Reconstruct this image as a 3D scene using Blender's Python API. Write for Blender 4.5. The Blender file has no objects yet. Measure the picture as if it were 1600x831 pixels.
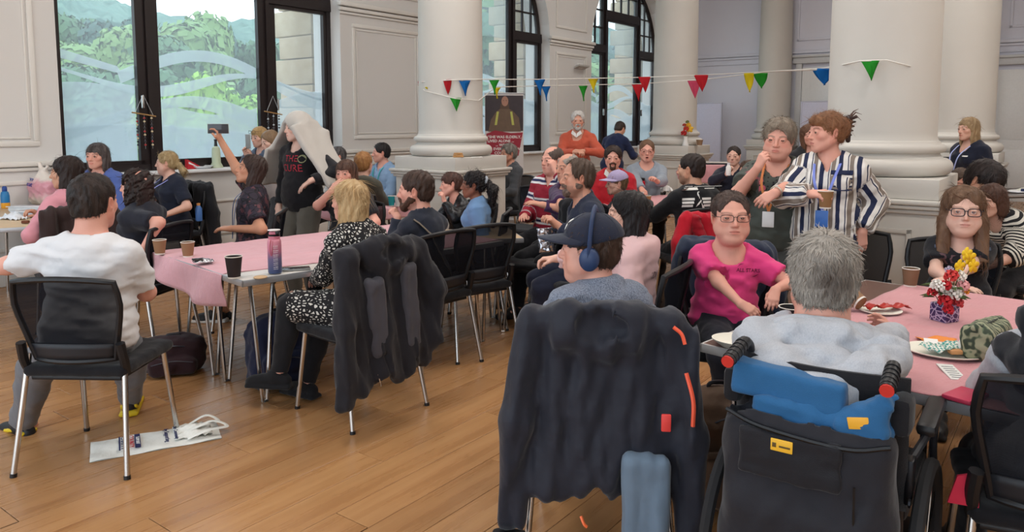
import bpy, bmesh, math, random, zlib
import numpy as np
from mathutils import Vector, Matrix, Euler

random.seed(7)
rng = np.random.default_rng(7)
SC = bpy.context.scene
COL = SC.collection
PI = math.pi
R = math.radians

# ------------------------------------------------------------------ camera, sky, lights, exposure
CAM_H, CAM_PITCH, CAM_F, CAM_CX, CAM_CY = 1.52, R(5.6), 1180.0, 800.0, 308.0
cam_d = bpy.data.cameras.new('camera')
cam = bpy.data.objects.new('camera', cam_d)
COL.objects.link(cam)
cam.location = (0, 0, CAM_H)
cam.rotation_euler = (PI / 2 - CAM_PITCH, 0, 0)
cam_d.sensor_fit = 'HORIZONTAL'
cam_d.sensor_width = 36.0
cam_d.lens = CAM_F / 1600 * 36.0
cam_d.shift_y = -(415.5 - CAM_CY) / 1600
cam_d.clip_end = 2000
SC.camera = cam

SKY_STRENGTH = 2.6
W = bpy.data.worlds.new('sky')
SC.world = W
W.use_nodes = True
_n = W.node_tree.nodes
_l = W.node_tree.links
_bg = _n['Background']
_tc = _n.new('ShaderNodeTexCoord')
_sx = _n.new('ShaderNodeSeparateXYZ')
_rp = _n.new('ShaderNodeValToRGB')
_l.new(_tc.outputs['Generated'], _sx.inputs[0])
_l.new(_sx.outputs['Z'], _rp.inputs[0])
_rp.color_ramp.elements[0].position = 0.0
_rp.color_ramp.elements[0].color = (0.86, 0.94, 1.0, 1)
_rp.color_ramp.elements[1].position = 0.7
_rp.color_ramp.elements[1].color = (0.68, 0.83, 1.0, 1)
_l.new(_rp.outputs[0], _bg.inputs['Color'])
_bg.inputs['Strength'].default_value = SKY_STRENGTH

# unseen fill lights added under the ceiling to brighten the hall: warm white panels
def area_lamp(name, loc, size, power, color, rot=(0, 0, 0), sizey=None):
    d = bpy.data.lights.new(name, 'AREA')
    d.energy = power
    d.color = color
    d.shape = 'RECTANGLE'
    d.size = size
    d.size_y = sizey or size
    o = bpy.data.objects.new(name, d)
    o.location = loc
    o.rotation_euler = rot
    COL.objects.link(o)
    return o
FILL_POWER = 57
for _i, (_x, _y) in enumerate([(-1.5, 3.0), (1.8, 1.0), (1.6, 6.0), (4.9, 3.6), (4.3, 9.2), (-0.6, 7.0), (7.4, 6.6), (3.6, 13.2)]):
    area_lamp('added_fill_light', (_x, _y, 5.55), 1.2, FILL_POWER, (1.0, 0.96, 0.92))

SC.view_settings.view_transform = 'Standard'
SC.view_settings.look = 'None'
SC.view_settings.gamma = 1.0
SC.view_settings.use_curve_mapping = False
SC.view_settings.exposure = 0.12
SC.cycles.use_denoising = True
SC.cycles.max_bounces = 6
SC.cycles.diffuse_bounces = 3
SC.cycles.glossy_bounces = 3
SC.cycles.transmission_bounces = 4
SC.cycles.transparent_max_bounces = 10
SC.cycles.caustics_reflective = False
SC.cycles.caustics_refractive = False
SC.cycles.sample_clamp_indirect = 4.0

# ------------------------------------------------------------------ measuring: a point of the place from its bearing and its distance
_c, _s = math.cos(CAM_PITCH), math.sin(CAM_PITCH)
def _ray(px, py):
    a = (px - CAM_CX) / CAM_F
    b = -(py - CAM_CY) / CAM_F
    return (a, _c + b * _s, -_s + b * _c)
def at_y(px, py, Y):
    d = _ray(px, py); t = Y / d[1]
    return Vector((d[0] * t, Y, CAM_H + d[2] * t))
def at_z(px, py, z):
    d = _ray(px, py); t = (z - CAM_H) / d[2]
    return Vector((d[0] * t, d[1] * t, z))

# ------------------------------------------------------------------ materials
def lin(c):
    return tuple(((v / 255.0) / 12.92 if v / 255.0 <= 0.04045 else ((v / 255.0 + 0.055) / 1.055) ** 2.4) for v in c)
class NT:
    def __init__(self, name):
        self.m = bpy.data.materials.new(name)
        self.m.use_nodes = True
        self.t = self.m.node_tree
        self.n = self.t.nodes
        self.b = self.n['Principled BSDF']
        self.out = self.n['Material Output']
    def new(self, typ, **kw):
        nd = self.n.new('ShaderNode' + typ)
        for k, v in kw.items():
            setattr(nd, k, v)
        return nd
    def link(self, a, b):
        self.t.links.new(a, b)
    def math(self, op, a, b=None, c=None):
        nd = self.new('Math', operation=op)
        for i, v in enumerate((a, b, c)):
            if v is None: continue
            if isinstance(v, (int, float)): nd.inputs[i].default_value = v
            else: self.link(v, nd.inputs[i])
        return nd.outputs[0]
    def mix(self, f, a, b):
        nd = self.new('Mix', data_type='RGBA')
        for sock, v in ((nd.inputs[0], f), (nd.inputs[6], a), (nd.inputs[7], b)):
            if isinstance(v, (int, float)): sock.default_value = v
            elif isinstance(v, tuple): sock.default_value = (*v[:3], 1)
            else: self.link(v, sock)
        return nd.outputs[2]
    def attr(self, name):
        nd = self.new('Attribute', attribute_name=name)
        return nd
    def coords(self, kind='Object', scale=(1, 1, 1), rot=(0, 0, 0), attr=None):
        mp = self.new('Mapping')
        mp.inputs['Scale'].default_value = scale
        mp.inputs['Rotation'].default_value = rot
        if attr: self.link(self.attr(attr).outputs['Vector'], mp.inputs[0])
        elif kind == 'World':
            self.link(self.new('NewGeometry').outputs['Position'], mp.inputs[0])
        else: self.link(self.new('TexCoord').outputs[kind], mp.inputs[0])
        return mp.outputs[0]
    def noise(self, vec, scale, detail=3, rough=.5, out='Fac'):
        nd = self.new('TexNoise')
        nd.inputs['Scale'].default_value = scale
        nd.inputs['Detail'].default_value = detail
        nd.inputs['Roughness'].default_value = rough
        if vec is not None: self.link(vec, nd.inputs['Vector'])
        return nd.outputs[out]
    def ramp(self, f, stops, interp='LINEAR'):
        nd = self.new('ValToRGB')
        cr = nd.color_ramp
        cr.interpolation = interp
        while len(cr.elements) > 1: cr.elements.remove(cr.elements[0])
        cr.elements[0].position, cr.elements[0].color = stops[0][0], (*stops[0][1][:3], 1)
        for p, c in stops[1:]:
            e = cr.elements.new(p); e.color = (*c[:3], 1)
        self.link(f, nd.inputs[0])
        return nd.outputs[0]
    def bump(self, h, strength=.3, dist=.01):
        nd = self.new('Bump')
        nd.inputs['Strength'].default_value = strength
        nd.inputs['Distance'].default_value = dist
        self.link(h, nd.inputs['Height'])
        self.link(nd.outputs[0], self.b.inputs['Normal'])
    def set(self, color=None, rough=None, metal=None, spec=None, alpha=None, trans=None, sheen=None, coat=None):
        b = self.b.inputs
        for key, v in (('Base Color', color), ('Roughness', rough), ('Metallic', metal), ('Specular IOR Level', spec), ('Alpha', alpha), ('Transmission Weight', trans), ('Sheen Weight', sheen), ('Coat Weight', coat)):
            if v is None: continue
            if isinstance(v, (int, float)): b[key].default_value = v
            elif isinstance(v, tuple): b[key].default_value = (*v[:3], 1)
            else: self.link(v, b[key])
        return self.m

_mats = {}
def plain(rgb, rough=.6, metal=0., spec=.4, grain=.06, scale=30, name=None, alpha=None, coat=None):
    """one paint or plastic: its colour with a slight procedural unevenness"""
    key = (rgb, rough, metal, spec, grain, scale, alpha, coat)
    if key in _mats: return _mats[key]
    t = NT(name or 'paint')
    c = lin(rgb)
    n = t.noise(t.coords('Object'), scale, 3)
    col = t.mix(n, tuple(v * (1 - grain) for v in c), tuple(min(1, v * (1 + grain)) for v in c))
    t.set(color=col, rough=rough, metal=metal, spec=spec, alpha=alpha, coat=coat)
    _mats[key] = t.m
    return t.m

def fabric(rgb, weave=.15, rough=.85, mottle=.12, scale=9, rgb2=None, heather=0., fold=.35):
    """woven or knitted cloth: colour, heather, weave relief and soft creases"""
    key = ('fab', rgb, weave, rough, mottle, scale, rgb2, heather, fold)
    if key in _mats: return _mats[key]
    t = NT('cloth')
    c = lin(rgb)
    co = t.coords('Object')
    n = t.noise(co, scale, 2)
    col = t.mix(n, tuple(v * (1 - mottle) for v in c), tuple(min(1, v * (1 + mottle)) for v in c))
    if heather:
        h = t.noise(t.coords('Object', (1, 1, .35)), 260, 2, .8)
        h2 = t.ramp(h, [(.42, (0, 0, 0)), (.62, (1, 1, 1))])
        col = t.mix(t.math('MULTIPLY', h2, heather), col, lin(rgb2 or (40, 44, 55)))
    fine = t.noise(co, 420, 1)
    fo = t.noise(co, 14, 2)
    hh = t.math('ADD', t.math('MULTIPLY', fine, weave), t.math('MULTIPLY', fo, fold * 4))
    t.bump(hh, .35, .012)
    t.set(color=col, rough=rough, spec=.2, sheen=.15)
    _mats[key] = t.m
    return t.m

CHROME = plain((200, 198, 195), .22, 1.0, grain=.03, name='brushed_chrome')
BLACKP = plain((22, 22, 25), .45, name='black_plastic')
DARKP = plain((34, 35, 40), .5, name='dark_plastic')
WHITEP = plain((238, 236, 232), .5, name='white_card')

# ------------------------------------------------------------------ objects, things, parts
def tag(o, label=None, cat=None, group=None, kind=None):
    if label: o['label'] = label
    if cat: o['category'] = cat
    if group: o['group'] = group
    if kind: o['kind'] = kind
    return o
def empty(name, loc=(0, 0, 0), yaw=0., label=None, cat=None, group=None):
    o = bpy.data.objects.new(name, None)
    o.empty_display_size = .1
    o.location = loc
    o.rotation_euler = (0, 0, yaw)
    COL.objects.link(o)
    return tag(o, label, cat, group)
def link(name, me, mat=None, parent=None, loc=None, rot=None):
    o = bpy.data.objects.new(name, me)
    COL.objects.link(o)
    if mat is not None:
        ms = mat if isinstance(mat, (list, tuple)) else [mat]
        if not me.materials:
            for m in ms: me.materials.append(m)
    if parent is not None: o.parent = parent
    if loc is not None: o.location = loc
    if rot is not None: o.rotation_euler = rot
    return o
def copy_tree(o, parent=None):
    c = o.copy(); COL.objects.link(c)
    if parent is not None: c.parent = parent
    for ch in list(o.children): copy_tree(ch, c)
    return c

class MB:
    """collects boxes, tubes, lathes and sheets into ONE mesh"""
    def __init__(self):
        self.v = []; self.f = []; self.mi = []; self.mat = 0
    def add(self, vs, fs):
        n = len(self.v)
        self.v += [tuple(p) for p in vs]
        self.f += [tuple(i + n for i in f) for f in fs]
        self.mi += [self.mat] * len(fs)
        return self
    def box(self, c, size, rot=None, taper=1.0):
        x, y, z = size[0] / 2, size[1] / 2, size[2] / 2
        vs = [Vector((sx * x * (taper if sz > 0 else 1), sy * y * (taper if sz > 0 else 1), sz * z)) for sz in (-1, 1) for sy in (-1, 1) for sx in (-1, 1)]
        if rot is not None: vs = [rot @ p for p in vs]
        vs = [p + Vector(c) for p in vs]
        return self.add(vs, [(0, 2, 3, 1), (4, 5, 7, 6), (0, 1, 5, 4), (2, 6, 7, 3), (0, 4, 6, 2), (1, 3, 7, 5)])
    def rbox(self, c, size, r=.01, rot=None, seg=2):
        """box with rounded vertical and horizontal edges"""
        bm = bmesh.new()
        bmesh.ops.create_cube(bm, size=1)
        for v in bm.verts: v.co = Vector((v.co.x * size[0], v.co.y * size[1], v.co.z * size[2]))
        bmesh.ops.bevel(bm, geom=bm.edges[:] + bm.verts[:], offset=min(r, min(size) * .49), segments=seg, affect='EDGES', profile=.5)
        vs = [v.co.copy() for v in bm.verts]
        if rot is not None: vs = [rot @ p for p in vs]
        vs = [p + Vector(c) for p in vs]
        bm.verts.index_update()
        fs = [tuple(v.index for v in f.verts) for f in bm.faces]
        bm.free()
        return self.add(vs, fs)
    def tube(self, pts, r, n=8, cap=True, closed=False, flat=None):
        pts = [Vector(p) for p in pts]
        m = len(pts)
        rs = r if isinstance(r, (list, tuple)) else [r] * m
        vs = []; fs = []
        prev = None
        for i, p in enumerate(pts):
            if closed: d = pts[(i + 1) % m] - pts[i - 1]
            else: d = pts[min(i + 1, m - 1)] - pts[max(i - 1, 0)]
            d.normalize()
            if prev is None:
                a = Vector((0, 0, 1)) if abs(d.z) < .9 else Vector((1, 0, 0))
                u = d.cross(a).normalized()
            else:
                u = (prev - d * prev.dot(d)).normalized()
            prev = u
            w = d.cross(u)
            for k in range(n):
                t = 2 * PI * k / n
                q = u * math.cos(t) + w * math.sin(t) * (flat or 1)
                vs.append(p + q * rs[i])
        for i in range(m if closed else m - 1):
            for k in range(n):
                a = i * n + k; b = i * n + (k + 1) % n
                j = (i + 1) % m
                fs.append((a, b, j * n + (k + 1) % n, j * n + k))
        if cap and not closed:
            fs.append(tuple(range(n - 1, -1, -1)))
            fs.append(tuple((m - 1) * n + k for k in range(n)))
        return self.add(vs, fs)
    def lathe(self, prof, c=(0, 0, 0), n=24, cap=True):
        vs = []; fs = []
        for r, z in prof:
            for k in range(n):
                t = 2 * PI * k / n
                vs.append(Vector((c[0] + r * math.cos(t), c[1] + r * math.sin(t), c[2] + z)))
        m = len(prof)
        for i in range(m - 1):
            for k in range(n):
                fs.append((i * n + k, i * n + (k + 1) % n, (i + 1) * n + (k + 1) % n, (i + 1) * n + k))
        if cap:
            if prof[0][0] > 1e-5: fs.append(tuple(range(n - 1, -1, -1)))
            if prof[-1][0] > 1e-5: fs.append(tuple((m - 1) * n + k for k in range(n)))
        return self.add(vs, fs)
    def prism(self, pts, a, b):
        """closed polygon pts extruded by vector b-a (points given as offsets from a)"""
        a, b = Vector(a), Vector(b)
        n = len(pts)
        vs = [a + Vector(p) for p in pts] + [b + Vector(p) for p in pts]
        fs = [tuple(range(n - 1, -1, -1)), tuple(range(n, 2 * n))] + [(i, (i + 1) % n, n + (i + 1) % n, n + i) for i in range(n)]
        return self.add(vs, fs)
    def sheet(self, fn, nu, nv, thick=0.0):
        vs = [Vector(fn(i / nu, j / nv)) for j in range(nv + 1) for i in range(nu + 1)]
        fs = [(j * (nu + 1) + i, j * (nu + 1) + i + 1, (j + 1) * (nu + 1) + i + 1, (j + 1) * (nu + 1) + i) for j in range(nv) for i in range(nu)]
        return self.add(vs, fs)
    def build(self, name, mat, parent=None, loc=None, rot=None, smooth=True, auto=40, solid=0):
        me = bpy.data.meshes.new(name)
        me.from_pydata(self.v, [], self.f)
        if any(self.mi): me.polygons.foreach_set('material_index', self.mi)
        bm = bmesh.new(); bm.from_mesh(me)
        bmesh.ops.recalc_face_normals(bm, faces=bm.faces)
        if smooth:
            ca = math.cos(R(auto))
            for f in bm.faces: f.smooth = True
            for e in bm.edges:
                if len(e.link_faces) == 2 and e.link_faces[0].normal.dot(e.link_faces[1].normal) < ca: e.smooth = False
        bm.to_mesh(me); bm.free()
        o = link(name, me, mat, parent, loc, rot)
        if solid:
            md = o.modifiers.new('thickness', 'SOLIDIFY'); md.thickness = solid; md.offset = 0
        return o

def arc(pts, n=6):
    """smooth curve through pts (Catmull-Rom)"""
    P = [Vector(p) for p in pts]
    P = [P[0] * 2 - P[1]] + P + [P[-1] * 2 - P[-2]]
    out = []
    for i in range(1, len(P) - 2):
        for k in range(n):
            t = k / n
            a, b, c, d = P[i - 1], P[i], P[i + 1], P[i + 2]
            out.append(.5 * ((2 * b) + (c - a) * t + (2 * a - 5 * b + 4 * c - d) * t * t + (3 * b - 3 * c + d - a) * t ** 3))
    out.append(P[-2])
    return out

def text(body, size, mat, parent=None, loc=(0, 0, 0), rot=(PI / 2, 0, 0), name='lettering', align='CENTER', ext=.0008, bold=0., space=1.0):
    cu = bpy.data.curves.new(name, 'FONT')
    cu.body = body
    cu.size = size
    cu.align_x = align
    cu.align_y = 'CENTER'
    cu.extrude = ext
    cu.offset = bold
    cu.space_line = space
    cu.resolution_u = 2
    o = bpy.data.objects.new(name, cu)
    COL.objects.link(o)
    me = bpy.data.meshes.new_from_object(o.evaluated_get(bpy.context.evaluated_depsgraph_get()))
    bpy.data.objects.remove(o)
    me.materials.clear()
    return link(name, me, mat, parent, loc, rot)

# ------------------------------------------------------------------ soft shapes: one continuous surface from blended rounded cones
def grid_axis(lo, hi, h, fine):
    out = [lo]; x = lo
    while x < hi:
        st = h
        for a, b, hf in fine:
            if a - h * .5 <= x <= b: st = min(st, hf)
        x += st; out.append(x)
    return np.array(out, np.float32)

class Soft:
    def __init__(self, lo, hi, h, fine=((), (), ())):
        self.ax = [grid_axis(lo[i], hi[i], h, fine[i]) for i in range(3)]
        self.F = np.ones([len(a) for a in self.ax], np.float32)
        self.h = h
    def block(self, lo, hi):
        sl = []
        for i in range(3):
            a = int(np.searchsorted(self.ax[i], lo[i]))
            b = int(np.searchsorted(self.ax[i], hi[i], side='right'))
            if b <= a: return None
            sl.append(slice(a, b))
        return tuple(sl)
    def pts(self, sl):
        return (self.ax[0][sl[0]][:, None, None], self.ax[1][sl[1]][None, :, None], self.ax[2][sl[2]][None, None, :])
    def put(self, sl, d, k, op):
        f = self.F[sl]
        if op == 'sub': d = -d
        if op == 'add':
            if k > 0:
                h = np.maximum(k - np.abs(f - d), 0) / k
                self.F[sl] = np.minimum(f, d) - h * h * k * .25
            else: self.F[sl] = np.minimum(f, d)
        else:
            if k > 0:
                h = np.maximum(k - np.abs(f - d), 0) / k
                self.F[sl] = np.maximum(f, d) + h * h * k * .25
            else: self.F[sl] = np.maximum(f, d)
    def cone(self, a, b, ra, rb=None, k=.02, op='add'):
        rb = ra if rb is None else rb
        a = np.array(a, np.float32); b = np.array(b, np.float32)
        m = max(ra, rb) + k + 2.5 * self.h
        sl = self.block(np.minimum(a, b) - m, np.maximum(a, b) + m)
        if sl is None: return
        x, y, z = self.pts(sl)
        ba = b - a
        L = float(ba @ ba) + 1e-9
        t = np.clip(((x - a[0]) * ba[0] + (y - a[1]) * ba[1] + (z - a[2]) * ba[2]) / L, 0, 1)
        d = np.sqrt((x - a[0] - ba[0] * t) ** 2 + (y - a[1] - ba[1] * t) ** 2 + (z - a[2] - ba[2] * t) ** 2) - (ra + (rb - ra) * t)
        self.put(sl, d, k, op)
    def ell(self, c, r, M=None, k=.02, op='add'):
        c = np.array(c, np.float32); r = np.array(r, np.float32)
        m = float(r.max()) + k + 2.5 * self.h
        sl = self.block(c - m, c + m)
        if sl is None: return
        x, y, z = self.pts(sl)
        x = x - c[0]; y = y - c[1]; z = z - c[2]
        if M is not None:
            M = np.array(M, np.float32)
            x, y, z = (M[0, 0] * x + M[1, 0] * y + M[2, 0] * z, M[0, 1] * x + M[1, 1] * y + M[2, 1] * z, M[0, 2] * x + M[1, 2] * y + M[2, 2] * z)
        k0 = np.sqrt((x / r[0]) ** 2 + (y / r[1]) ** 2 + (z / r[2]) ** 2)
        k1 = np.sqrt((x / r[0] ** 2) ** 2 + (y / r[1] ** 2) ** 2 + (z / r[2] ** 2) ** 2)
        self.put(sl, k0 * (k0 - 1) / np.maximum(k1, 1e-6), k, op)
    def box(self, c, half, M=None, r=.01, k=.02, op='add'):
        c = np.array(c, np.float32); half = np.array(half, np.float32)
        m = float(np.linalg.norm(half)) + k + 2.5 * self.h
        sl = self.block(c - m, c + m)
        if sl is None: return
        x, y, z = self.pts(sl)
        x = x - c[0]; y = y - c[1]; z = z - c[2]
        if M is not None:
            M = np.array(M, np.float32)
            x, y, z = (M[0, 0] * x + M[1, 0] * y + M[2, 0] * z, M[0, 1] * x + M[1, 1] * y + M[2, 1] * z, M[0, 2] * x + M[1, 2] * y + M[2, 2] * z)
        qx = np.abs(x) - half[0] + r; qy = np.abs(y) - half[1] + r; qz = np.abs(z) - half[2] + r
        d = np.sqrt(np.maximum(qx, 0) ** 2 + np.maximum(qy, 0) ** 2 + np.maximum(qz, 0) ** 2) + np.minimum(np.maximum(np.maximum(qx, qy), qz), 0) - r
        self.put(sl, d, k, op)
    def plane(self, p, n, k=.0, near=None):
        """cuts away what lies on the side the normal points to (within `near` of p when given)"""
        p = np.array(p, np.float32); n = np.array(n, np.float32); n = n / np.linalg.norm(n)
        sl = self.block(p - near, p + near) if near else (slice(None),) * 3
        if sl is None: return
        x, y, z = self.pts(sl)
        d = (x - p[0]) * n[0] + (y - p[1]) * n[1] + (z - p[2]) * n[2]
        f = self.F[sl]
        if near:
            rr = np.sqrt((x - p[0]) ** 2 + (y - p[1]) ** 2 + (z - p[2]) ** 2)
            d = np.where(rr < near, d, -1)
        self.F[sl] = np.maximum(f, d)
    def rough(self, amp, wave, seed=0, stretch=(1, 1, 1), oct=2):
        r = np.random.default_rng(seed)
        x, y, z = self.pts((slice(None),) * 3)
        near = np.abs(self.F) < amp * 3 + self.h * 3
        idx = np.nonzero(near)
        X = self.ax[0][idx[0]] * stretch[0]; Y = self.ax[1][idx[1]] * stretch[1]; Z = self.ax[2][idx[2]] * stretch[2]
        tot = np.zeros(len(X), np.float32)
        w = 2 * PI / wave; a = 1.
        for o in range(oct):
            for q in range(3):
                v = r.normal(size=3); v /= np.linalg.norm(v)
                v2 = r.normal(size=3); v2 /= np.linalg.norm(v2)
                ph = r.uniform(0, 6.28, 2)
                tot += a * np.sin(w * (v[0] * X + v[1] * Y + v[2] * Z) + ph[0] + 1.5 * np.sin(.7 * w * (v2[0] * X + v2[1] * Y + v2[2] * Z) + ph[1]))
            w *= 2.1; a *= .5
        self.F[idx] += (amp * .4 * tot).astype(np.float32)
    def mesh(self):
        F = self.F
        F[0] = F[-1] = 1; F[:, 0] = F[:, -1] = 1; F[:, :, 0] = F[:, :, -1] = 1
        S = F < 0
        nx, ny, nz = F.shape
        cnt = np.zeros((nx - 1, ny - 1, nz - 1), np.int8)
        for i in (0, 1):
            for j in (0, 1):
                for k in (0, 1):
                    cnt += S[i:nx - 1 + i, j:ny - 1 + j, k:nz - 1 + k]
        act = (cnt > 0) & (cnt < 8)
        I, J, K = np.nonzero(act)
        n = len(I)
        idx = np.full(cnt.shape, -1, np.int32)
        idx[I, J, K] = np.arange(n)
        acc = np.zeros((n, 3), np.float32); num = np.zeros(n, np.float32)
        co = [(i, j, k) for i in (0, 1) for j in (0, 1) for k in (0, 1)]
        val = {c: F[I + c[0], J + c[1], K + c[2]] for c in co}
        pos = {c: np.stack([self.ax[0][I + c[0]], self.ax[1][J + c[1]], self.ax[2][K + c[2]]], 1) for c in co}
        for c in co:
            for ax in range(3):
                if c[ax]: continue
                e = list(c); e[ax] = 1; e = tuple(e)
                a, b = val[c], val[e]
                cr = (a < 0) != (b < 0)
                t = np.where(cr, a / np.where(cr, a - b, 1), 0)[:, None]
                acc += np.where(cr[:, None], pos[c] + (pos[e] - pos[c]) * t, 0)
                num += cr
        V = acc / np.maximum(num, 1)[:, None]
        Q = []
        for ax in range(3):
            s0 = [slice(None)] * 3; s1 = [slice(None)] * 3
            s0[ax] = slice(0, -1); s1[ax] = slice(1, None)
            ch = S[tuple(s0)] != S[tuple(s1)]
            a, b, c = np.nonzero(ch)
            g = [a, b, c]
            o1, o2 = [(1, 2), (2, 0), (0, 1)][ax]
            ok = (g[o1] > 0) & (g[o2] > 0) & (g[o1] < cnt.shape[o1]) & (g[o2] < cnt.shape[o2])
            g = [q[ok] for q in g]
            sgn = S[tuple(g)]
            def cell(d1, d2):
                q = [v.copy() for v in g]; q[o1] -= d1; q[o2] -= d2
                return idx[tuple(q)]
            c00, c10, c11, c01 = cell(1, 1), cell(0, 1), cell(0, 0), cell(1, 0)
            q = np.stack([c00, c10, c11, c01], 1)
            q[~sgn] = q[~sgn][:, ::-1]
            Q.append(q)
        Q = np.concatenate(Q)
        return V, Q[(Q >= 0).all(1)]

def np_mesh(name, V, Q, col=None, uv=None, smooth=True):
    me = bpy.data.meshes.new(name)
    me.vertices.add(len(V)); me.vertices.foreach_set('co', np.ascontiguousarray(V, np.float32).ravel())
    k = Q.shape[1]
    me.loops.add(len(Q) * k); me.loops.foreach_set('vertex_index', np.ascontiguousarray(Q, np.int32).ravel())
    me.polygons.add(len(Q))
    me.polygons.foreach_set('loop_start', np.arange(0, len(Q) * k, k, dtype=np.int32))
    me.polygons.foreach_set('loop_total', np.full(len(Q), k, np.int32))
    me.polygons.foreach_set('use_smooth', np.full(len(Q), smooth, bool))
    if col is not None:
        a = me.attributes.new('tint', 'FLOAT_COLOR', 'POINT')
        c = np.ones((len(V), 4), np.float32); c[:, :3] = col
        a.data.foreach_set('color', c.ravel())
    if uv is not None:
        a = me.attributes.new('weave', 'FLOAT_VECTOR', 'POINT')
        a.data.foreach_set('vector', np.ascontiguousarray(uv, np.float32).ravel())
    me.update(calc_edges=True)
    me.validate()
    return me
def soft_obj(name, F, mat, parent=None, col=None, uvfn=None):
    V, Q = F.mesh()
    if len(Q) == 0: return None
    c = col(V) if callable(col) else col
    u = uvfn(V) if uvfn else None
    return link(name, np_mesh(name, V, Q, c, u), mat, parent)

# ------------------------------------------------------------------ people
def rx(a): c, s = math.cos(a), math.sin(a); return np.array([[1, 0, 0], [0, c, -s], [0, s, c]])
def ry(a): c, s = math.cos(a), math.sin(a); return np.array([[c, 0, s], [0, 1, 0], [-s, 0, c]])
def rz(a): c, s = math.cos(a), math.sin(a); return np.array([[c, -s, 0], [s, c, 0], [0, 0, 1]])
def A(*v): return np.array(v, float)
def nrm(v): v = np.array(v, float); return v / (np.linalg.norm(v) + 1e-9)

def _skin_mat():
    t = NT('skin')
    at = t.attr('tint')
    co = t.coords('Object')
    n = t.noise(co, 60, 3)
    col = t.mix(t.math('MULTIPLY', n, .22), at.outputs['Color'], (.62, .26, .18))
    t.bump(t.noise(co, 300, 2), .12, .002)
    t.set(color=col, rough=.5, spec=.35)
    t.b.inputs['Subsurface Weight'].default_value = 0.0
    return t.m
SKIN = _skin_mat()
def _hair_mat():
    t = NT('hair')
    at = t.attr('tint')
    n = t.noise(t.coords('Object', (1, 1, .15)), 190, 2, .7)
    col = t.mix(n, t.mix(.35, at.outputs['Color'], (0, 0, 0)), at.outputs['Color'])
    t.bump(n, .5, .004)
    t.set(color=col, rough=.5, spec=.3)
    return t.m
HAIR = _hair_mat()
def _eye_mat():
    t = NT('eye'); t.set(color=t.attr('tint').outputs['Color'], rough=.12, spec=.5); return t.m
EYE = _eye_mat()
SKINS = {'fair': (222, 176, 156), 'rosy': (224, 165, 146), 'pale': (228, 188, 170), 'tan': (196, 142, 112), 'brown': (118, 76, 56), 'olive': (206, 158, 130), 'weathered': (206, 150, 126)}
LOD = {0: dict(body=.016, head=.0036, hand=.0042, cloth=.011, hair=.0045, n=2600), 1: dict(body=.02, head=.0055, hand=.0055, cloth=.014, hair=.006, n=900), 2: dict(body=.026, head=.0078, hand=.0085, cloth=.019, hair=.0085, n=260)}

def head_prims(F, O, M, hs, p, k=.012):
    """skull, face, ears and neck root in head coordinates (y towards the face, z up)"""
    f = p.get('face', {})
    w = f.get('w', 1.)
    def T(x, y, z): return O + M @ A(x * w, y, z) * hs
    def E(c, r, kk=k, op='add', rot=None): F.ell(T(*c), A(r[0] * w, r[1], r[2]) * hs, M if rot is None else M @ rot, kk * hs, op)
    def C(a, b, ra, rb, kk=k, op='add'): F.cone(T(*a), T(*b), ra * hs, rb * hs, kk * hs, op)
    E((0, -.014, .036), (.074, .094, .078))
    E((0, -.04, -.01), (.062, .06, .07))
    E((0, .028, -.026), (.061, .062, .082), .03)
    jw = f.get('jaw', 1.)
    for s in (-1, 1):
        C((s * .053 * jw, .0, -.05), (s * .02, .062, -.094), .02, .016, .03)
        E((s * .042, .053, -.024), (.022, .022, .02), .02)
        C((s * .044, .070, .020), (s * .012, .083, .015), .009, .010, .014)
    E((0, .066, -.1), (.022, .018, .017), .02)
    fat = f.get('fat', 0.)
    if fat:
        for s in (-1, 1): E((s * .043, .035, -.06), (.024 + .010 * fat, .038, .036), .02)
        E((0, .03, -.105), (.040 + .014 * fat, .045, .026 + .010 * fat), .025)
    for s in (-1, 1): E((s * .032, .096, -.002), (.017, .016, .0115), .012, 'sub')
    n = f.get('nose', 1.)
    C((0, .086, .008), (0, .100 + .006 * n, -.034), .007, .0105 * n, .012)
    for s in (-1, 1): E((s * .0105 * n, .094, -.037), (.0075 * n, .0095, .007), .008)
    E((0, .074, -.064), (.028, .02, .024), .016)
    if f.get('mouth') == 'open':
        E((0, .089, -.060), (.020, .010, .006), .006)
        E((0, .086, -.083), (.018, .010, .006), .006)
        E((0, .098, -.071), (.0135, .02, .0085), .004, 'sub')
    else:
        sm = .004 if f.get('mouth') == 'smile' else 0
        wd = .024 if sm else .0205
        E((0, .0885, -.0615), (wd, .009, .0052), .006)
        E((0, .0875, -.0715), (wd * .85, .009, .0058), .006)
        C((-wd, .090, -.0665 + sm * 1.2), (0, .0985, -.0667), .0012, .0016, .004, 'sub')
        C((wd, .090, -.0665 + sm * 1.2), (0, .0985, -.0667), .0012, .0016, .004, 'sub')
    # eyelids, opened over the eyeball
    for s in (-1, 1):
        E((s * .032, .0795, -.002), (.0155, .0145, .0138), .006)
        E((s * .032, .094, -.0034), (.0130, .012, .0047 if not f.get('closed') else .001), .002, 'sub')
    for s in (-1, 1):
        rot = rz(R(-s * 22)) @ ry(R(s * 8))
        E((s * .0745, -.012, -.008), (.008, .019, .031), .008, 'add', rot)
        E((s * .082, -.008, -.006), (.005, .009, .018), .004, 'sub', rot)
    return T

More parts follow.
